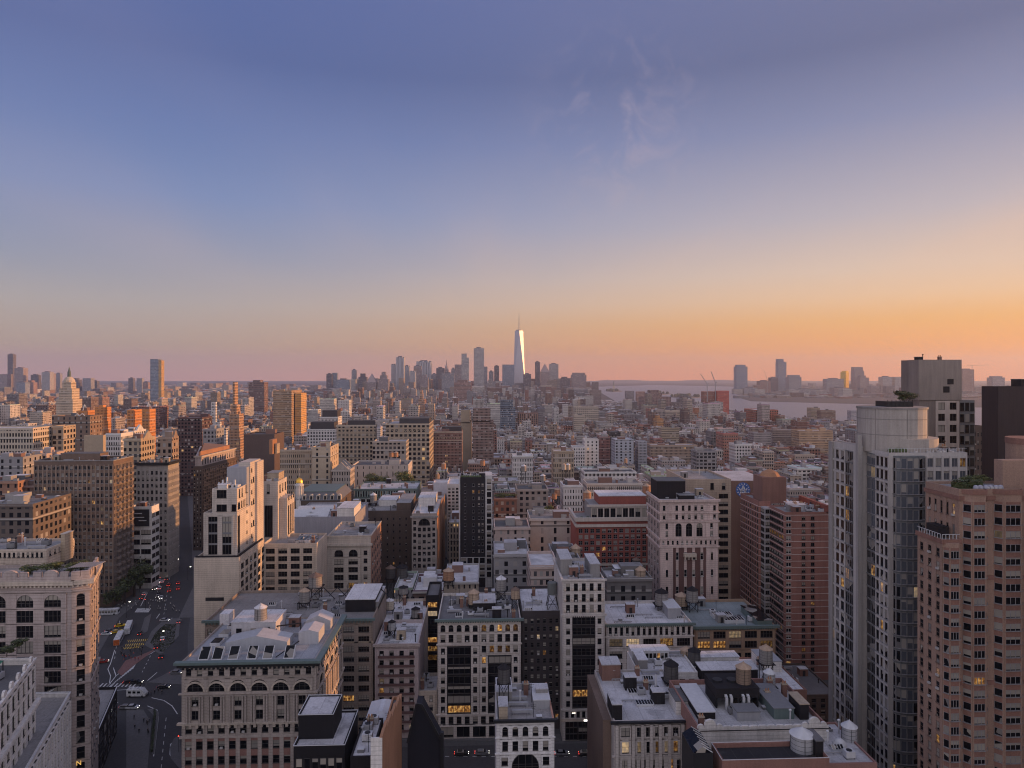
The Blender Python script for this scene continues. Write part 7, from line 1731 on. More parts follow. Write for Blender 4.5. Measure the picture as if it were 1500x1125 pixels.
def build_fill():
    nb = len(BOXES)
    order = sorted(range(len(FILL)), key=lambda i: -FILL[i][9])
    N = 375 - nb
    chosen = [i for i in order[:N] if FILL[i][9] > 3]
    cs = set(chosen)
    labs = {}
    for i in chosen:
        x0, x1, y0, y1, h, ci = FILL[i][:6]
        p = proj((x0 + x1) / 2, y0, h)
        best = min(ANCH, key=lambda a: math.hypot(a[1] - p[0], (a[2] - p[1]) * 1.6))
        dx, dy = p[0] - best[1], p[1] - best[2]
        dr = ('right of' if dx > 0 else 'left of') if abs(dx) > abs(dy) * 1.2 else ('below' if dy > 0 else 'above')
        wd = x1 - x0
        size = 'narrow' if wd < 12 else ('broad' if wd > 23 else ('tall' if h > 30 else 'low'))
        key = (PALN[ci], dr, best[0])
        labs.setdefault(key, []).append((math.hypot(dx, dy), i, size))
    LB = {}
    for (cn, dr, an), L in labs.items():
        L.sort()
        for j, (_, i, size) in enumerate(L):
            s = f'{cn} {size} building with {ROOFN[FILL[i][7]]}, {ORD[j]} {cn} one {dr} the {an}' if len(L) > 1 else f'{cn} {size} building with {ROOFN[FILL[i][7]]} {dr} the {an}'
            w = s.split()
            if len(w) > 16: s = (f'{cn} building, {ORD[j]} {cn} one {dr} the {an}' if len(L) > 1 else f'{cn} building {dr} the {an}')
            if len(s.split()) > 16: s = f'{cn} building, {ORD[j]} {dr} the {an}'
            LB[i] = s
    for i in chosen:
        x0, x1, y0, y1, h, ci, col, ri, wp, _ = FILL[i]
        rn = random.Random(i); rc = ROOFC[ri]; w, d = x1 - x0, y1 - y0
        r = thing('city_building', LB[i], 'building', (x0, y0, 0), 0, 'rooftops of the lower city')
        rf = shell(w, d, h, col, rc, wp, r)
        t = .35; hp = rn.uniform(.7, 1.4)
        farmesh([(0, w, 0, t, h, h + hp), (0, w, d - t, d, h, h + hp), (0, t, t, d - t, h, h + hp), (w - t, w, t, d - t, h, h + hp)], tuple(min(.65, c * rn.uniform(.9, 1.5)) for c in col), (.4, .39, .4), (900, 900, 0)).build('parapet', r)
        if rn.random() < .5: farmesh([(-.3, w + .3, -.6, 0, h - .2, h + .5)], (.4, .37, .35), (.4, .38, .37), (900, 900, 0)).build('cornice', r)
        put = []
        for _ in range(rn.randint(4, 9 if y0 < 700 else 5)):
            nm, a, b, c = rn.choice((('bulkhead', (2.5, 6), (2.5, 5), (2.4, 4.5)), ('penthouse', (4, 9), (4, 9), (2.6, 4)), ('air_conditioner', (1.4, 2.6), (1.2, 2), (1, 1.8)), ('skylight', (1.6, 3.4), (1.4, 2.4), (.5, 1)), ('chimney', (.8, 1.4), (.8, 1.2), (1.6, 3.2))))
            bw, bd, bh = rn.uniform(*a), rn.uniform(*b), rn.uniform(*c)
            if bw > w - 1.6 or bd > d - 1.6: continue
            for _t in range(6):
                bx0 = rn.uniform(.6, w - bw - .6); by0 = rn.uniform(.6, d - bd - .6)
                if all(bx0 > e + g + .1 or bx0 + bw + .1 < e or by0 > f_ + g2 + .1 or by0 + bd + .1 < f_ for e, g, f_, g2 in put): break
            else: continue
            put.append((bx0, bw, by0, bd))
            farmesh([(bx0, bx0 + bw, by0, by0 + bd, h, h + bh)], rn.choice([col, (.3, .29, .3), (.5, .49, .5), (.2, .12, .1), (.1, .1, .11)]), rn.choice(ROOFC), (900, 900, 0)).build(nm, rf)
    m = MB().mat(facademat()); rn = random.Random(5)
    for i, b in enumerate(FILL):
        if i in cs: continue
        x0, x1, y0, y1, h, ci, col, ri, wp, n = b
        if n == 0 and y0 < 330 and False: continue
        n0 = len(m.f); m.box(x0, x1, y0, y1, 0, h); m.facade(n0, col, ROOFC[ri], wp)
        w, d = x1 - x0, y1 - y0
        if y0 < 3000:
            for _ in range(rn.randint(2, 7 if y0 < 1300 else 3)):
                bw, bd, bh = rn.uniform(1.0, min(rn.choice((2.5, 4, 8)), w * .6)), rn.uniform(1.0, min(rn.choice((2.5, 4, 7)), d * .5)), rn.uniform(.8, 4.5)
                bx0 = x0 + rn.uniform(.2, w - bw - .2); by0 = y0 + rn.uniform(.2, d - bd - .2)
                n0 = len(m.f); m.box(bx0, bx0 + bw, by0, by0 + bd, h, h + bh); m.facade(n0, rn.choice([col, (.3, .29, .3), (.5, .49, .5), (.12, .1, .1)]), rn.choice(ROOFC), (900, 900, 0))
            if y0 < 1600:
                n0 = len(m.f); t = .4; cc = tuple(min(.65, c * 1.25) for c in col)
                m.box(x0, x1, y0, y0 + t, h, h + 1.1); m.box(x0, x0 + t, y0 + t, y1, h, h + 1.1); m.box(x1 - t, x1, y0 + t, y1, h, h + 1.1); m.facade(n0, cc, cc, (900, 900, 0))
                if rn.random() < .22 and w > 7:
                    n0 = len(m.f); tx, ty = x0 + rn.uniform(3, w - 3), y0 + rn.uniform(3, d - 3); rr = rn.uniform(1.5, 2.1)
                    m.lathe(tx, ty, [(rr, h + 3), (rr * .95, h + 3 + rr * 2.2), (.1, h + 3 + rr * 3.1)], 8)
                    for a in (-1, 1):
                        for b_ in (-1, 1): m.box(tx + a * rr * .6 - .12, tx + a * rr * .6 + .12, ty + b_ * rr * .6 - .12, ty + b_ * rr * .6 + .12, h, h + 3)
                    m.facade(n0, rn.choice([(.2, .15, .12), (.28, .25, .23), (.36, .24, .16)]), (.3, .25, .22), (900, 900, 0))
    m.build('distant_city', kind='stuff', label='thousands of small flat roofed buildings spreading to the horizon', category='city')
build_fill()
# ------------------------------------------------------------------ water tanks
def tank_meshes():
    T = {}
    wood = {'brown': wallmat((.20, .145, .11), 'brick'), 'grey': wallmat((.24, .225, .22), 'brick'), 'dark': wallmat((.085, .08, .082), 'brick'), 'steel': wallmat((.33, .33, .35), 'metal'), 'tan': wallmat((.36, .27, .20), 'brick'), 'cream': wallmat((.48, .42, .35), 'brick'), 'orange': wallmat((.38, .21, .13), 'brick')}
    for k, mt in wood.items():
        m = MB().mat(mt); n = 20; m.lathe(0, 0, [(1.0, 0), (.955, 1)], n)
        m.mat(DRKM)
        for z in (.08, .24, .42, .62, .84): m.lathe(0, 0, [(1.012 - .045 * z, z), (1.010 - .045 * z, z + .012)], n)
        for i in range(n):
            if i % 5 == 0: m.bar((1.02 * cos(i * .3), 1.02 * sin(i * .3), 0), (.98 * cos(i * .3), .98 * sin(i * .3), 1), .015)
        T['t', k] = m.mesh('barrel')
    for k, mt in {'pale': SILV, 'silver': LSTEEL, 'dark': DRK, 'tan': wallmat((.36, .26, .19), 'brick'), 'brown': BRN}.items():
        m = MB().mat(mt); m.lathe(0, 0, [(1.06, -.03), (1.06, .02), (.06, .92), (.05, 1.05)], 16); T['c', k] = m.mesh('conical_roof')
    m = MB().mat(DRK); m.box(-1.15, 1.15, -1.15, 1.15, -.16, 0, True)
    for i in range(8): m.box(-1.2 + i * .33, -1.12 + i * .33, -1.25, 1.25, -.22, -.155, True)
    T['p'] = m.mesh('platform')
    m = MB().mat(DRKM); m.box(-.09, .09, -.09, .09, 0, 1, True); T['l'] = m.mesh('leg')
    return T
TM = tank_meshes()
TANKS = [ # x, apex y, foot y of the barrel, width, distance, barrel, cone, where
 (382, 883, 908, 18, 198, 'grey', 'pale', 'beside the white penthouse on the green corniced building'),
 (462, 838, 859, 20, 252, 'grey', 'brown', 'broader of two tanks before the tan wing'),
 (446, 860, 881, 15, 243, 'grey', 'tan', 'smaller of two tanks before the tan wing'),
 (571, 875, 892, 12, 262, 'cream', 'pale', 'on the cream backed roof above the pinkish tenement'),
 (609, 888, 903, 13, 256, 'grey', 'dark', 'at the right end of the cream backed roof'),
 (574, 907, 922, 11, 236, 'steel', 'dark', 'on the pinkish tenement roof'),
 (657, 831, 849, 16, 300, 'orange', 'tan', 'glowing in sunlight below the slim loft and black slab tower'),
 (589, 825, 848, 16, 318, 'dark', 'dark', 'right one of two dark tanks below the windowless brown block'),
 (572, 827, 846, 14, 326, 'dark', 'brown', 'left one of two dark tanks below the windowless brown block'),
 (591, 857, 869, 14, 275, 'grey', 'dark', 'behind the cream backed roof by the pale shed'),
 (694, 862, 884, 16, 242, 'tan', 'tan', 'on the tar roof of the white stone loft'),
 (734, 842, 864, 15, 250, 'grey', 'pale', 'on the dark penthouse behind the white stone loft'),
 (755, 859, 876, 13, 240, 'tan', 'brown', 'at the right corner of the white stone loft roof'),
 (738, 971, 998, 18, 174, 'dark', 'dark', 'at the back of the white loft with five arched windows'),
 (898, 972, 998, 17, 184, 'steel', 'pale', 'at the left back corner of the broad low loft'),
 (983, 965, 996, 21, 180, 'dark', 'dark', 'on a black platform over the broad low loft'),
 (1017, 947, 970, 18, 196, 'dark', 'dark', 'right one of two by the glass roof room'),
 (1005, 946, 967, 16, 200, 'tan', 'tan', 'left one of two by the glass roof room'),
 (1089, 969, 999, 22, 164, 'brown', 'tan', 'behind the machinery on the red sided building'),
 (1122, 943, 970, 19, 186, 'grey', 'tan', 'on the white roofed brick building beneath its stair house'),
 (1127, 978, 1004, 17, 170, 'steel', 'silver', 'between the machinery roof and the white roofed brick building'),
 (1175, 1064, 1106, 34, 139, 'steel', 'silver', 'largest tank, before the scrolled white parapet'),
 (1244, 1054, 1090, 22, 150, 'steel', 'silver', 'at the foot of the tall grey tower'),
 (969, 861, 885, 19, 244, 'grey', 'dark', 'left one of three before the pinkish ornate tower'),
 (998, 867, 886, 18, 250, 'tan', 'tan', 'low middle one of three before the pinkish ornate tower'),
 (1014, 858, 880, 17, 247, 'grey', 'dark', 'right one of three before the pinkish ornate tower'),
 (938, 828, 851, 16, 268, 'tan', 'tan', 'on the black tar roof beside the pinkish ornate tower'),
 (932, 816, 830, 12, 300, 'dark', 'brown', 'below the red terraced block'),
 (843, 796, 820, 15, 296, 'tan', 'tan', 'right one of a pair behind the tall narrow pale building'),
 (829, 801, 820, 14, 297, 'brown', 'brown', 'left one of a pair behind the tall narrow pale building'),
 (860, 717, 733, 12, 390, 'orange', 'tan', 'orange lit beside the red terraced block'),
 (947, 708, 722, 12, 372, 'orange', 'tan', 'between red penthouse and pinkish ornate tower'),
 (816, 714, 726, 8, 430, 'orange', 'tan', 'right one of two small ones above the grey brown loft'),
 (812, 721, 731, 7, 425, 'orange', 'brown', 'left one of two small ones above the grey brown loft'),
 (826, 678, 688, 7, 580, 'cream', 'tan', 'left one of two lit ones below the tall plain white slab'),
 (832, 678, 688, 7, 582, 'cream', 'pale', 'right one of two lit ones below the tall plain white slab'),
 (767, 680, 690, 8, 540, 'grey', 'pale', 'below the white flat roofed loft'),
 (795, 694, 704, 8, 520, 'grey', 'pale', 'right below the white flat roofed loft'),
 (573, 661, 669, 7, 560, 'orange', 'brown', 'left one of two red ones above the roof trees'),
 (580, 661, 669, 7, 562, 'orange', 'tan', 'right one of two red ones above the roof trees'),
 (650, 677, 687, 7, 560, 'orange', 'tan', 'on the roofs left of the black slab tower'),
 (547, 721, 736, 10, 420, 'grey', 'pale', 'on the roof of the dark brown windowless block'),
 (707, 672, 682, 7, 560, 'orange', 'brown', 'on the roofs above the black slab tower'),
 (532, 672, 680, 6, 600, 'orange', 'brown', 'above the pale gabled hall'),
]
def tanks():
    for (px, ya, yb, w, D, bk, ck, where) in TANKS:
        x = fx(px, D); t, _ = tt(px, D); zb = fz(px, yb, D); r = w / 2 / F * t
        hb_ = (yb - ya) / F * t; bh = hb_ * .74; chh = hb_ * .26
        base = max([b[4] for b in BOXES if b[0] - 1 < x < b[1] + 1 and b[2] - 1 < D < b[3] + 1 and b[4] < zb - .4] + [b[4] for b in FILL if b[0] - 1 < x < b[1] + 1 and b[2] - 1 < D < b[3] + 1 and b[4] < zb - .4] + [zb - 14])
        st = max(.5, min(zb - base + .9, 9))
        o = thing('water_tank', f'{bk} tank, {ck} cone, {where}', 'water tank', (x, D, zb - st), 0, 'water tanks on the roofs')
        a = ob('barrel', TM['t', bk], o, (0, 0, st)); a.scale = (r, r, bh)
        c = ob('conical_roof', TM['c', ck], o, (0, 0, st + bh)); c.scale = (r, r, chh)
        p = ob('platform', TM['p'], o, (0, 0, st)); p.scale = (r * .95, r * .95, 1)
        for sx in (-1, 1):
            for sy in (-1, 1):
                l = ob('leg', TM['l'], o, (sx * r * .75, sy * r * .75, 0)); l.scale = (1.2, 1.2, st - .12)
        if st > 1.6:
            m = MB().mat(DRKM); q = r * .75
            for s in (-1, 1): m.bar((-q, s * q, .1), (q, s * q, st - .3), .06); m.bar((q, s * q, .1), (-q, s * q, st - .3), .06)
            m.build('cross_brace', o)
    D = 238; x = fx(809, D); zb = fz(809, 870, D); o = thing('water_tank', 'dark square topped tank without a cone on tall splayed legs above the pale roof', 'water tank', (x, D, fz(809, 893, D)), 0, 'water tanks on the roofs')
    s = zb - fz(809, 893, D); m = MB().mat(wallmat((.13, .14, .14), 'metal')); m.lathe(0, 0, [(1.7, s), (1.7, s + 4), (1.5, s + 4.2)], 16); m.build('barrel', o)
    for sx in (-1, 1):
        for sy in (-1, 1): m = MB().mat(DRKM); m.bar((sx * 2.1, sy * 2.1, 0), (sx * 1.2, sy * 1.2, s + .1), .12); m.build('leg', o)
    m = MB().mat(DRKM); m.tube([(-1.7, -1.7, s * .45), (1.7, -1.7, s * .45), (1.7, 1.7, s * .45), (-1.7, 1.7, s * .45), (-1.7, -1.7, s * .45)], .08); m.bar((-2.1, -2.1, 0), (1.4, -1.4, s), .06); m.bar((2.1, -2.1, 0), (-1.4, -1.4, s), .06); m.build('cross_brace', o)
tanks()

# ------------------------------------------------------------------ vehicles
def paint(name, c):
    return plain(name, c, .35)
def car_proto(col, taxi=False):
    r = thing('parked_car', 'x', 'car')
    m = MB().mat(col)
    m.prism((0, -.88), (1, 0), [(-2.2, .35), (2.2, .35), (2.25, .7), (2.0, .88), (1.1, .98), (-1.5, 1.02), (-2.15, .92), (-2.25, .6)], -1.76, 0)
    m.prism((0, -.72), (1, 0), [(-1.2, 1.38), (.35, 1.38), (.15, 1.46), (-1.0, 1.46)], -1.44, 0)
    m.build('body', r)
    m = MB().mat(glassmat('d')); m.prism((0, -.76), (1, 0), [(-1.75, 1.0), (1.15, .97), (.4, 1.4), (-1.2, 1.4)], -1.52, 0); m.build('windows', r)
    for x in (-1.35, 1.38):
        for y in (-.86, .66):
            m = MB().mat(plain('tyre_rubber', (.02, .02, .02))); m.prism((x, y), (1, 0), [(.33 * cos(2 * pi * k / 12), .33 + .33 * sin(2 * pi * k / 12)) for k in range(12)], -.2, 0); m.build('wheel', r)
    for y in (-.72, .5):
        m = MB().mat(emis('headlamp', (1, .95, .85), 7)); m.box(2.2, 2.27, y, y + .22, .62, .75, True); m.build('headlight', r)
        m = MB().mat(emis('tail_lamp', (1, .06, .04), 4.0)); m.box(-2.29, -2.22, y, y + .22, .68, .8, True); m.build('tail_light', r)
    if taxi: m = MB().mat(plain('taxi_sign', (.6, .55, .4))); m.box(-.5, -.2, -.4, .4, 1.46, 1.62); m.build('roof_sign', r)
    return r
def bus_proto(col, name, front=None):
    r = thing(name, 'x', 'bus'); m = MB().mat(col); m.box(-6, 6, -1.25, 1.25, .4, 3.0, True)
    m.mat(paint('bus_roof_white', (.62, .62, .64))); m.box(-5.95, 5.95, -1.2, 1.2, 3.0, 3.12); m.build('body', r)
    m = MB().mat(glassmat('d'))
    for k in range(8):
        for y in (-1.29, 1.27): m.box(-5.4 + k * 1.35, -4.3 + k * 1.35, y, y + .02, 1.5, 2.5, True)
    m.build('windows', r)
    m = MB().mat(glassmat('d')); m.box(6.0, 6.03, -1.05, 1.05, 1.3, 2.6, True); m.build('windscreen', r)
    m = MB().mat(paint('bus_roof_white', (.62, .62, .64))); m.box(-4, -1.5, -.8, .8, 3.12, 3.45); m.box(1, 2.4, -.7, .7, 3.12, 3.3); m.build('roof_unit', r)
    if front: m = MB().mat(front); m.box(-6.04, -5.99, -1.2, 1.2, .5, 2.9, True); m.build('rear_panel', r)
    for x in (-3.8, 4.2):
        for y in (-1.28, .98):
            m = MB().mat(plain('tyre_rubber', (.02, .02, .02))); m.prism((x, y), (1, 0), [(.48 * cos(2 * pi * k / 12), .48 + .48 * sin(2 * pi * k / 12)) for k in range(12)], -.3, 0); m.build('wheel', r)
    return r
def vehicles():
    cols = {'black': paint('black_paint', (.02, .02, .022)), 'white': paint('white_paint', (.6, .6, .6)), 'yellow': paint('yellow_cab_paint', (.62, .40, .03)), 'red': paint('red_paint', (.30, .03, .025)), 'grey': paint('grey_paint', (.15, .15, .16)), 'silver': paint('silver_paint', (.4, .4, .42))}
    pro = {k: car_proto(c, k == 'yellow') for k, c in cols.items()}
    away = math.atan2(BW[1], BW[0])
    L = [ # x, y, colour, heading, label
     (236, 963, 'black', away, 'black car on the open roadway left of the green corniced building'), (150, 971, 'red', 0.3, 'dark red car in the side street by the cream corner building'),
     (238, 937, 'white', away, 'white car at the kerb beside the green corniced building roof'), (258, 987, 'grey', 0, 'grey car half hidden at the edge of the green corniced building'),
     (190, 1001, 'black', .2, 'left one of two black cars behind the white motorhome'), (200, 1001, 'black', .1, 'right one of two black cars behind the white motorhome'),
     (240, 1008, 'black', 0, 'long black car on the plaza corner right of the white motorhome'), (184, 1038, 'grey', 0, 'grey car parked at the tip of the long island'), (194, 1038, 'silver', 0, 'silver car parked behind the long island'),
     (211, 871, 'silver', away, 'silver car on the avenue beside the street trees'), (207, 877, 'black', away, 'black car waiting beside the street trees'),
     (233, 853, 'white', away + pi, 'white car coming down the avenue, upper one of a pair'), (232, 862, 'silver', away + pi, 'silver car coming down the avenue, lower one of a pair'), (236, 877, 'white', away + pi, 'white car stopped at the crossing by the tan block'),
     (247, 858, 'red', away, 'red car in the left lane beside the blank tan wall'), (248, 866, 'red', away, 'red car behind another in the left lane by the tan wall'), (261, 855, 'red', away, 'red car in the kerb lane by the tan wall'), (261, 863, 'red', away, 'rear red car in the kerb lane by the tan wall'),
     (244, 849, 'black', away, 'black car ahead of the red ones in the left lane'), (240, 830, 'black', away, 'black car far along the avenue by the trees'), (233, 818, 'silver', away + pi, 'silver car far along the avenue with bright lamps'), (255, 832, 'white', away + pi, 'white car with bright lamps by the far crossing'), (250, 795, 'black', away, 'small black car near the far end of the avenue'), (258, 780, 'grey', away, 'small grey car near the far end of the avenue'),
     (176, 918, 'yellow', .4, 'yellow cab beside the white topped buses'), (171, 927, 'yellow', .6, 'yellow cab just left of the orange ended bus'), (161, 926, 'grey', .2, 'grey car left of the yellow cabs'), (156, 930, 'white', 0.1, 'small white car left of the orange ended bus'), (229, 949, 'black', away, 'black car beside the grassy island'), (205, 929, 'black', away, 'black car right of the white bus'),
     (241, 910, 'silver', 0, 'silver car on the cross street above the grassy island'), (262, 912, 'grey', away, 'grey car at the kerb above the green corniced building'),
     (676, 1106, 'black', 0, 'black car parked below the tall dark glass bays'), (706, 1105, 'grey', 0, 'dark grey car parked left of the white loft with arched windows'), (823, 1106, 'grey', 0, 'dark grey car parked right of the white loft with arched windows'), (858, 1106, 'black', 0, 'black car parked before the black shopfront'), (880, 1107, 'black', pi, 'black car at the right end of the parked row')]
    rn = random.Random(3)
    for k in range(26):
        f = rn.random(); L.append((224 + 30 * f + rn.uniform(-8, 8), 880 - 125 * f, rn.choice(['black', 'black', 'grey', 'silver']), away + (pi if rn.random() < .4 else 0), 'small dark car among the slow traffic along the avenue'))
    used = set()
    for px, py, c, a, lb in L:
        x, y = gnd(px, py)
        if c not in used:
            used.add(c); o = pro[c]; o.location = (x, y, .02); o.rotation_euler = (0, 0, a); o['label'] = lb
        else: o = dup(pro[c], (x, y, .02), a, lb)
        o['group'] = 'cars in the streets'
    w = paint('bus_white', (.55, .55, .57)); og = paint('bus_orange', (.55, .13, .03))
    b = bus_proto(w, 'city_bus'); x, y = gnd(188, 924); b.location = (x, y, .02); b.rotation_euler = (0, 0, away + R(2)); b['label'] = 'white roofed bus ahead of the orange ended one'; b['group'] = 'buses on the avenue'
    b = bus_proto(w, 'city_bus', og); x, y = gnd(174, 940); b.location = (x, y, .02); b.rotation_euler = (0, 0, away); b['label'] = 'white roofed bus with an orange end beside the yellow stripes'; b['group'] = 'buses on the avenue'
    b = bus_proto(w, 'city_bus'); x, y = gnd(155, 901); b.location = (x, y, .02); b.rotation_euler = (0, 0, R(8)); b['label'] = 'white bus standing across the side street under the brown tower'; b['group'] = 'buses on the avenue'
    x, y = gnd(201, 1020); v = thing('motorhome', 'white motorhome with boxes on its roof crossing the plaza', 'van', (x, y, .02), R(-2))
    m = MB().mat(w); m.box(-3.4, 2.2, -1.2, 1.2, .5, 3.0, True); m.prism((0, -1.15), (1, 0), [(2.2, .5), (3.5, .5), (3.5, 1.3), (2.8, 2.2), (2.2, 2.9)], -2.3, 0); m.build('body', v)
    m = MB().mat(glassmat('d'))
    for k in range(3): m.box(-2.8 + k * 1.7, -1.7 + k * 1.7, -1.24, -1.21, 1.6, 2.4, True)
    m.build('windows', v)
    m = MB().mat(w)
    for k in range(4): m.box(-3.1 + k * 1.3, -2.3 + k * 1.3, -.8, .7, 3.0, 3.3)
    m.build('roof_box', v)
    for xx in (-2.2, 2.4):
        for yy in (-1.22, .95): m = MB().mat(plain('tyre_rubber', (.02, .02, .02))); m.prism((xx, yy), (1, 0), [(.42 * cos(2 * pi * k / 12), .42 + .42 * sin(2 * pi * k / 12)) for k in range(12)], -.27, 0); m.build('wheel', v)
vehicles()

# ------------------------------------------------------------------ trees and planting
LEAF = [plain('leaf_dark', (.04, .052, .02)), plain('leaf_mid', (.10, .12, .035)), plain('leaf_light', (.19, .20, .055))]
def crown_mesh(seed, dark):
    rn = random.Random(seed); m = MB(); lobes = [(rn.uniform(-.6, .6), rn.uniform(-.6, .6), rn.uniform(-.45, .6), rn.uniform(.3, .55)) for _ in range(11)]
    for i in range(1700):
        cx, cy, cz, r = rn.choice(lobes)
        v = Vector((rn.gauss(0, 1), rn.gauss(0, 1), rn.gauss(0, 1))).normalized() * r * rn.uniform(.55, 1.08)
        p = Vector((cx, cy, cz)) + v; s = rn.uniform(.05, .11)
        a = Vector((rn.gauss(0, 1), rn.gauss(0, 1), rn.gauss(0, .7))).normalized(); b = a.cross(v).normalized()
        m.mat(LEAF[min(2, max(0, int(rn.gauss(.6 if dark else 1.3, .6))))]); m.face([p + a * s, p + b * s * .6, p - a * s, p - b * s * .6])
    return m.mesh('crown')
CR = [crown_mesh(1, True), crown_mesh(2, True), crown_mesh(3, False), crown_mesh(4, False)]
def trunk_mesh():
    m = MB().mat(plain('bark', (.07, .05, .04))); m.lathe(0, 0, [(.045, 0), (.032, .35), (.02, .7), (.008, 1.0)], 7)
    for k in range(7):
        a = k * 2.4; z = .36 + k * .07; m.bar((0, 0, z), (.26 * cos(a), .26 * sin(a), z + .24), .011)
    return m.mesh('trunk')
TRK = trunk_mesh()
def tree(x, y, z, h, w, ci, label, name='street_tree', group=None):
    o = thing(name, label, 'tree', (x, y, z), 0, group)
    t = ob('trunk', TRK, o); t.scale = (h, h, h)
    c = ob('crown', CR[ci], o, (0, 0, h * .64), random.random() * 6); c.scale = (w, w, h * .40)
def trees():
    for k, (px, py, h, w, wh) in enumerate(((166, 893, 9, 4.2, 'nearest of the dark trees at the foot of the brown tower'), (183, 884, 12, 5, 'second dark tree from the plaza along the brown tower'), (197, 874, 14, 6, 'third dark tree along the brown tower'), (206, 862, 15, 6.5, 'biggest dark tree beside the avenue'), (213, 850, 14, 6, 'fifth dark tree going up the avenue'), (219, 838, 13, 5.5, 'sixth dark tree going up the avenue'), (224, 826, 12, 5, 'last dark tree before the white ribbon building'))):
        x, y = gnd(px, py); tree(x, y, 0, h * 1.25, w * 1.35, k % 2, wh, group='dark trees along the avenue')
    for px, py, D, h, w, ci, lb in ((548, 716, 505, 11, 6, 2, 'left bushy green tree on the roof above the green columned attic'), (561, 716, 505, 9, 4.5, 3, 'second bushy roof tree, close right of the left one'), (590, 714, 508, 12, 6, 3, 'third bushy roof tree, tallest of the four'), (601, 716, 508, 9, 4.6, 2, 'rightmost bushy roof tree beside the pale concrete boxes'),
                                   (803, 768, 400, 11, 3.6, 2, 'bright green courtyard tree between the grey brown loft and red terraces'), (809, 778, 380, 7, 3.2, 3, 'smaller green tree below the bright courtyard tree'),
                                   (45, 846, 190, 3.4, 2.2, 2, 'leftmost shrub behind the toothed parapet'), (75, 843, 190, 3.6, 2.4, 2, 'middle shrub behind the toothed parapet left of the pergola'), (111, 842, 188, 3.2, 2.2, 2, 'shrub right of the pergola on the toothed roof'), (120, 840, 191, 3.4, 2.2, 3, 'rightmost shrub by the sunlit corner of the toothed roof'),
                                   (1419, 712, 152, 2.4, 1.6, 3, 'small pale green tree left of the hedge on the brown brick tower'), (1436, 712, 153, 2.6, 1.7, 3, 'small pale green tree amid the hedge on the brown brick tower'),
                                   (740, 731, 412, 3.5, 3.4, 2, 'left bush of the red brown building roof garden'), (731, 731, 411, 3.2, 3, 2, 'small bush at the edge of the red brown building roof garden'), (749, 731, 413, 3.2, 3, 3, 'right bush of the red brown building roof garden'), (10, 962, 158, 2.6, 2, 0, 'dark shrub beside the strings of lights'), (28, 950, 160, 2.4, 1.6, 0, 'dark shrub by the green awning')):
        tree(fx(px, D), D, fz(px, py, D), h, w * 1.2, ci, lb, 'roof_tree' if h > 4 else 'roof_shrub')
    D = 246; x, z = fx(1327, D), fz(1327, 586, D); o = thing('roof_tree', 'dark spreading tree like an umbrella on the roof before the blank brown block', 'tree', (x, D, z - 6))
    t = ob('trunk', TRK, o); t.scale = (8, 8, 8); c = ob('crown', CR[0], o, (0, 0, 7.6)); c.scale = (4.6, 3.6, 2.2)
    m = MB().mat(DRK); m.box(-6, 6, -3, 12, -z + 6, .0); m.build('planter', o)
trees()

# ------------------------------------------------------------------ people and street furniture
def person_mesh(i, top, legs, skin):
    J = [(0, 0, .95), (0, 0, 1.2), (0, 0, 1.42), (0, 0.0, 1.52), (0, 0.02, 1.66), (.19, 0, 1.40), (.24, .05, 1.12), (.22, .16, .90), (-.19, 0, 1.40), (-.25, -.03, 1.12), (-.24, .04, .88), (.1, 0, .9), (.12, .14, .5), (.12, .08, .06), (-.1, 0, .9), (-.12, -.04, .5), (-.12, -.2, .08), (.12, .2, .04), (-.12, -.08, .04)]
    Ed = [(0, 1), (1, 2), (2, 3), (3, 4), (2, 5), (5, 6), (6, 7), (2, 8), (8, 9), (9, 10), (0, 11), (11, 12), (12, 13), (0, 14), (14, 15), (15, 16), (13, 17), (16, 18)]
    Rr = [.14, .13, .15, .06, .11, .07, .05, .04, .07, .05, .04, .09, .065, .045, .09, .065, .045, .04, .04]
    me = bpy.data.meshes.new('person'); me.from_pydata(J, Ed, []); o = bpy.data.objects.new('tmp', me); COL.objects.link(o)
    sk = o.modifiers.new('s', 'SKIN'); o.modifiers.new('d', 'SUBSURF').levels = 1
    for v, r in zip(me.skin_vertices[0].data, Rr): v.radius = (r, r)
    me.skin_vertices[0].data[0].use_root = True
    dg = bpy.context.evaluated_depsgraph_get(); out = bpy.data.meshes.new_from_object(o.evaluated_get(dg)); bpy.data.objects.remove(o)
    out.materials.clear()
    for mt in (top, legs, skin): out.materials.append(mt)
    for p in out.polygons: p.material_index = 2 if p.center.z > 1.5 else (0 if p.center.z > .93 else 1)
    return out
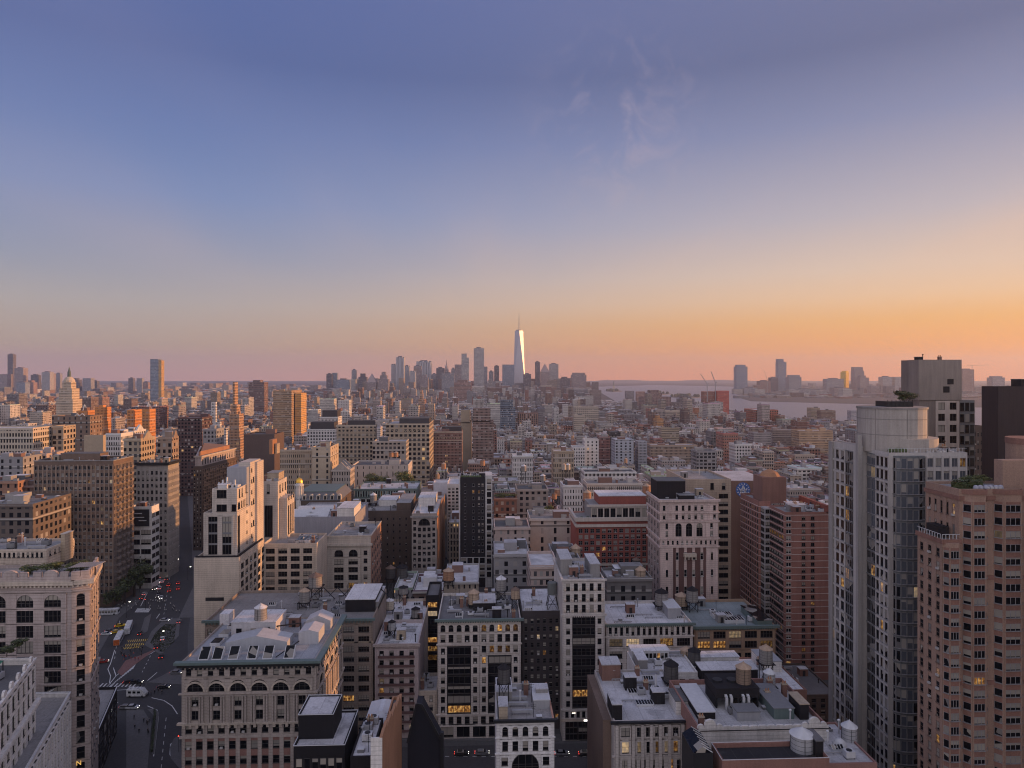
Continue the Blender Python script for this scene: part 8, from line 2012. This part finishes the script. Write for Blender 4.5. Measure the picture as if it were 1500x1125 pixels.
def people():
    sk = plain('skin', (.35, .22, .16)); dk = plain('dark_cloth', (.03, .03, .035)); pl = plain('pale_cloth', (.5, .48, .46)); rd = plain('red_cloth', (.35, .05, .04)); bl = plain('blue_cloth', (.06, .09, .18))
    P = [person_mesh(0, dk, dk, sk), person_mesh(1, pl, dk, sk), person_mesh(2, rd, bl, sk)]
    G = [('pedestrian in dark clothes on the paving by the yellow stripes', 0, (192, 957, 34, 16, 18)), ('pedestrian in a pale top on the crowded corner below the brown tower', 1, (178, 888, 44, 16, 26)), ('pedestrian in a red top on the reddish island by the yellow stripes', 2, (192, 966, 26, 10, 9)), ('pedestrian in dark clothes at the corner beside the white motorhome', 0, (215, 1012, 50, 16, 14)), ('pedestrian in a pale top on the crossing below the blank tan wall', 1, (238, 888, 50, 24, 24)), ('pedestrian in dark clothes on the long island', 0, (206, 1060, 26, 34, 9))]
    rn = random.Random(8)
    for lb, k, (px, py, wx, wy, n) in G:
        for i in range(n):
            x, y = gnd(px + rn.uniform(-.5, .5) * wx, py + rn.uniform(-.5, .5) * wy)
            tag(ob('person', P[k], None, (x, y, .15), rn.random() * 6.3), lb, 'person', lb.replace('pedestrian', 'pedestrians'))
people()
def street_things():
    def lamp(px, py, lb):
        x, y = gnd(px, py); o = thing('street_lamp', lb, 'street lamp', (x, y, 0), 0, 'street lamps')
        m = MB().mat(DRKM); m.lathe(0, 0, [(.14, 0), (.09, 1), (.07, 7.5)], 8); m.bar((0, 0, 7.4), (1.6, 0, 8.0), .05); m.build('post', o)
        m = MB().mat(emis('lamp_head', (1, .93, .8), 6.0)); m.box(1.3, 1.9, -.16, .16, 7.9, 8.05, True); m.build('lamp_head', o)
    for px, py, lb in ((204, 868, 'lit street lamp in front of the biggest dark tree'), (224, 842, 'lit street lamp beside the far row of trees'), (275, 850, 'lit street lamp by the foot of the blank tan wall'), (257, 838, 'lit street lamp at the far crossing'), (234, 951, 'lit street lamp on the grassy island'), (185, 905, 'street lamp on the corner under the brown tower')): lamp(px, py, lb)
    for px, py, lb in ((262, 1102, 'traffic light showing red by the foot of the green corniced building'), (213, 893, 'traffic light by the crossing below the trees')):
        x, y = gnd(px, py); o = thing('traffic_light', lb, 'traffic light', (x, y, 0)); m = MB().mat(DRKM); m.lathe(0, 0, [(.1, 0), (.07, 5.4)], 8); m.build('post', o)
        m = MB().mat(DRKM); m.box(-.2, .2, -.2, .2, 4.4, 5.6, True); m.build('housing', o); m = MB().mat(emis('red_signal', (1, .05, .03), 4)); m.prism((0, -.2), (1, 0), [(.15 * cos(2 * pi * k / 10), 5.3 + .15 * sin(2 * pi * k / 10)) for k in range(10)], 0, .06); m.build('red_light', o)
    # grass on the islands
    for pts in ([(236, 962), (258, 942), (261, 912), (242, 912), (226, 926), (216, 944)],):
        p = [gnd(x, y) for x, y in pts]; m = MB().mat(plain('grass_green', (.045, .055, .025))); rn = random.Random(2)
        cx = sum(q[0] for q in p) / len(p); cy = sum(q[1] for q in p) / len(p)
        for i in range(1500):
            q = p[rn.randrange(len(p))]; q2 = p[(p.index(q) + 1) % len(p)]; f, g = rn.random(), rn.random() ** .5 * .85
            x = cx + (q[0] + (q2[0] - q[0]) * f - cx) * g; y = cy + (q[1] + (q2[1] - q[1]) * f - cy) * g; a = rn.random() * 6.3
            m.face([(x + .3 * cos(a), y + .3 * sin(a), .17), (x - .3 * cos(a), y - .3 * sin(a), .17), (x + .1, y, .17 + rn.uniform(.15, .4))])
        m.build('grass', kind='stuff')
    m = MB().mat(LEAF[0]); rn = random.Random(6)
    for i in range(700):
        f = rn.random(); px = 229 - 5 * f + rn.uniform(-1.5, 1.5) - 2; py = 1043 + 60 * f; x, y = gnd(px, py); a = rn.random() * 6.3; z = .2 + rn.random() * .9; s = .3
        m.face([(x + s * cos(a), y + s * sin(a), z), (x - s * sin(a), y + s * cos(a), z + .2), (x - s * cos(a), y - s * sin(a), z + .1)])
    m.build('planting', kind='stuff')
street_things()
# ------------------------------------------------------------------ windows onto the walls, then the air
for b in ALLB: b.finish(BV)
def haze():
    m = MB(); m.box(-19300, 19300, -600, 20100, -1.0, 700, True)
    mt = bpy.data.materials.new('haze_air'); mt.use_nodes = True; nt = mt.node_tree; nt.nodes.clear()
    out = nt.nodes.new('ShaderNodeOutputMaterial'); v = nt.nodes.new('ShaderNodeVolumePrincipled')
    v.inputs['Color'].default_value = (.66, .72, .92, 1); v.inputs['Density'].default_value = HAZE_D; v.inputs['Anisotropy'].default_value = 0.4
    nt.links.new(v.outputs[0], out.inputs['Volume'])
    m.mat(mt); m.build('haze', kind='stuff')
HAZE_D = 5.2e-5
haze()
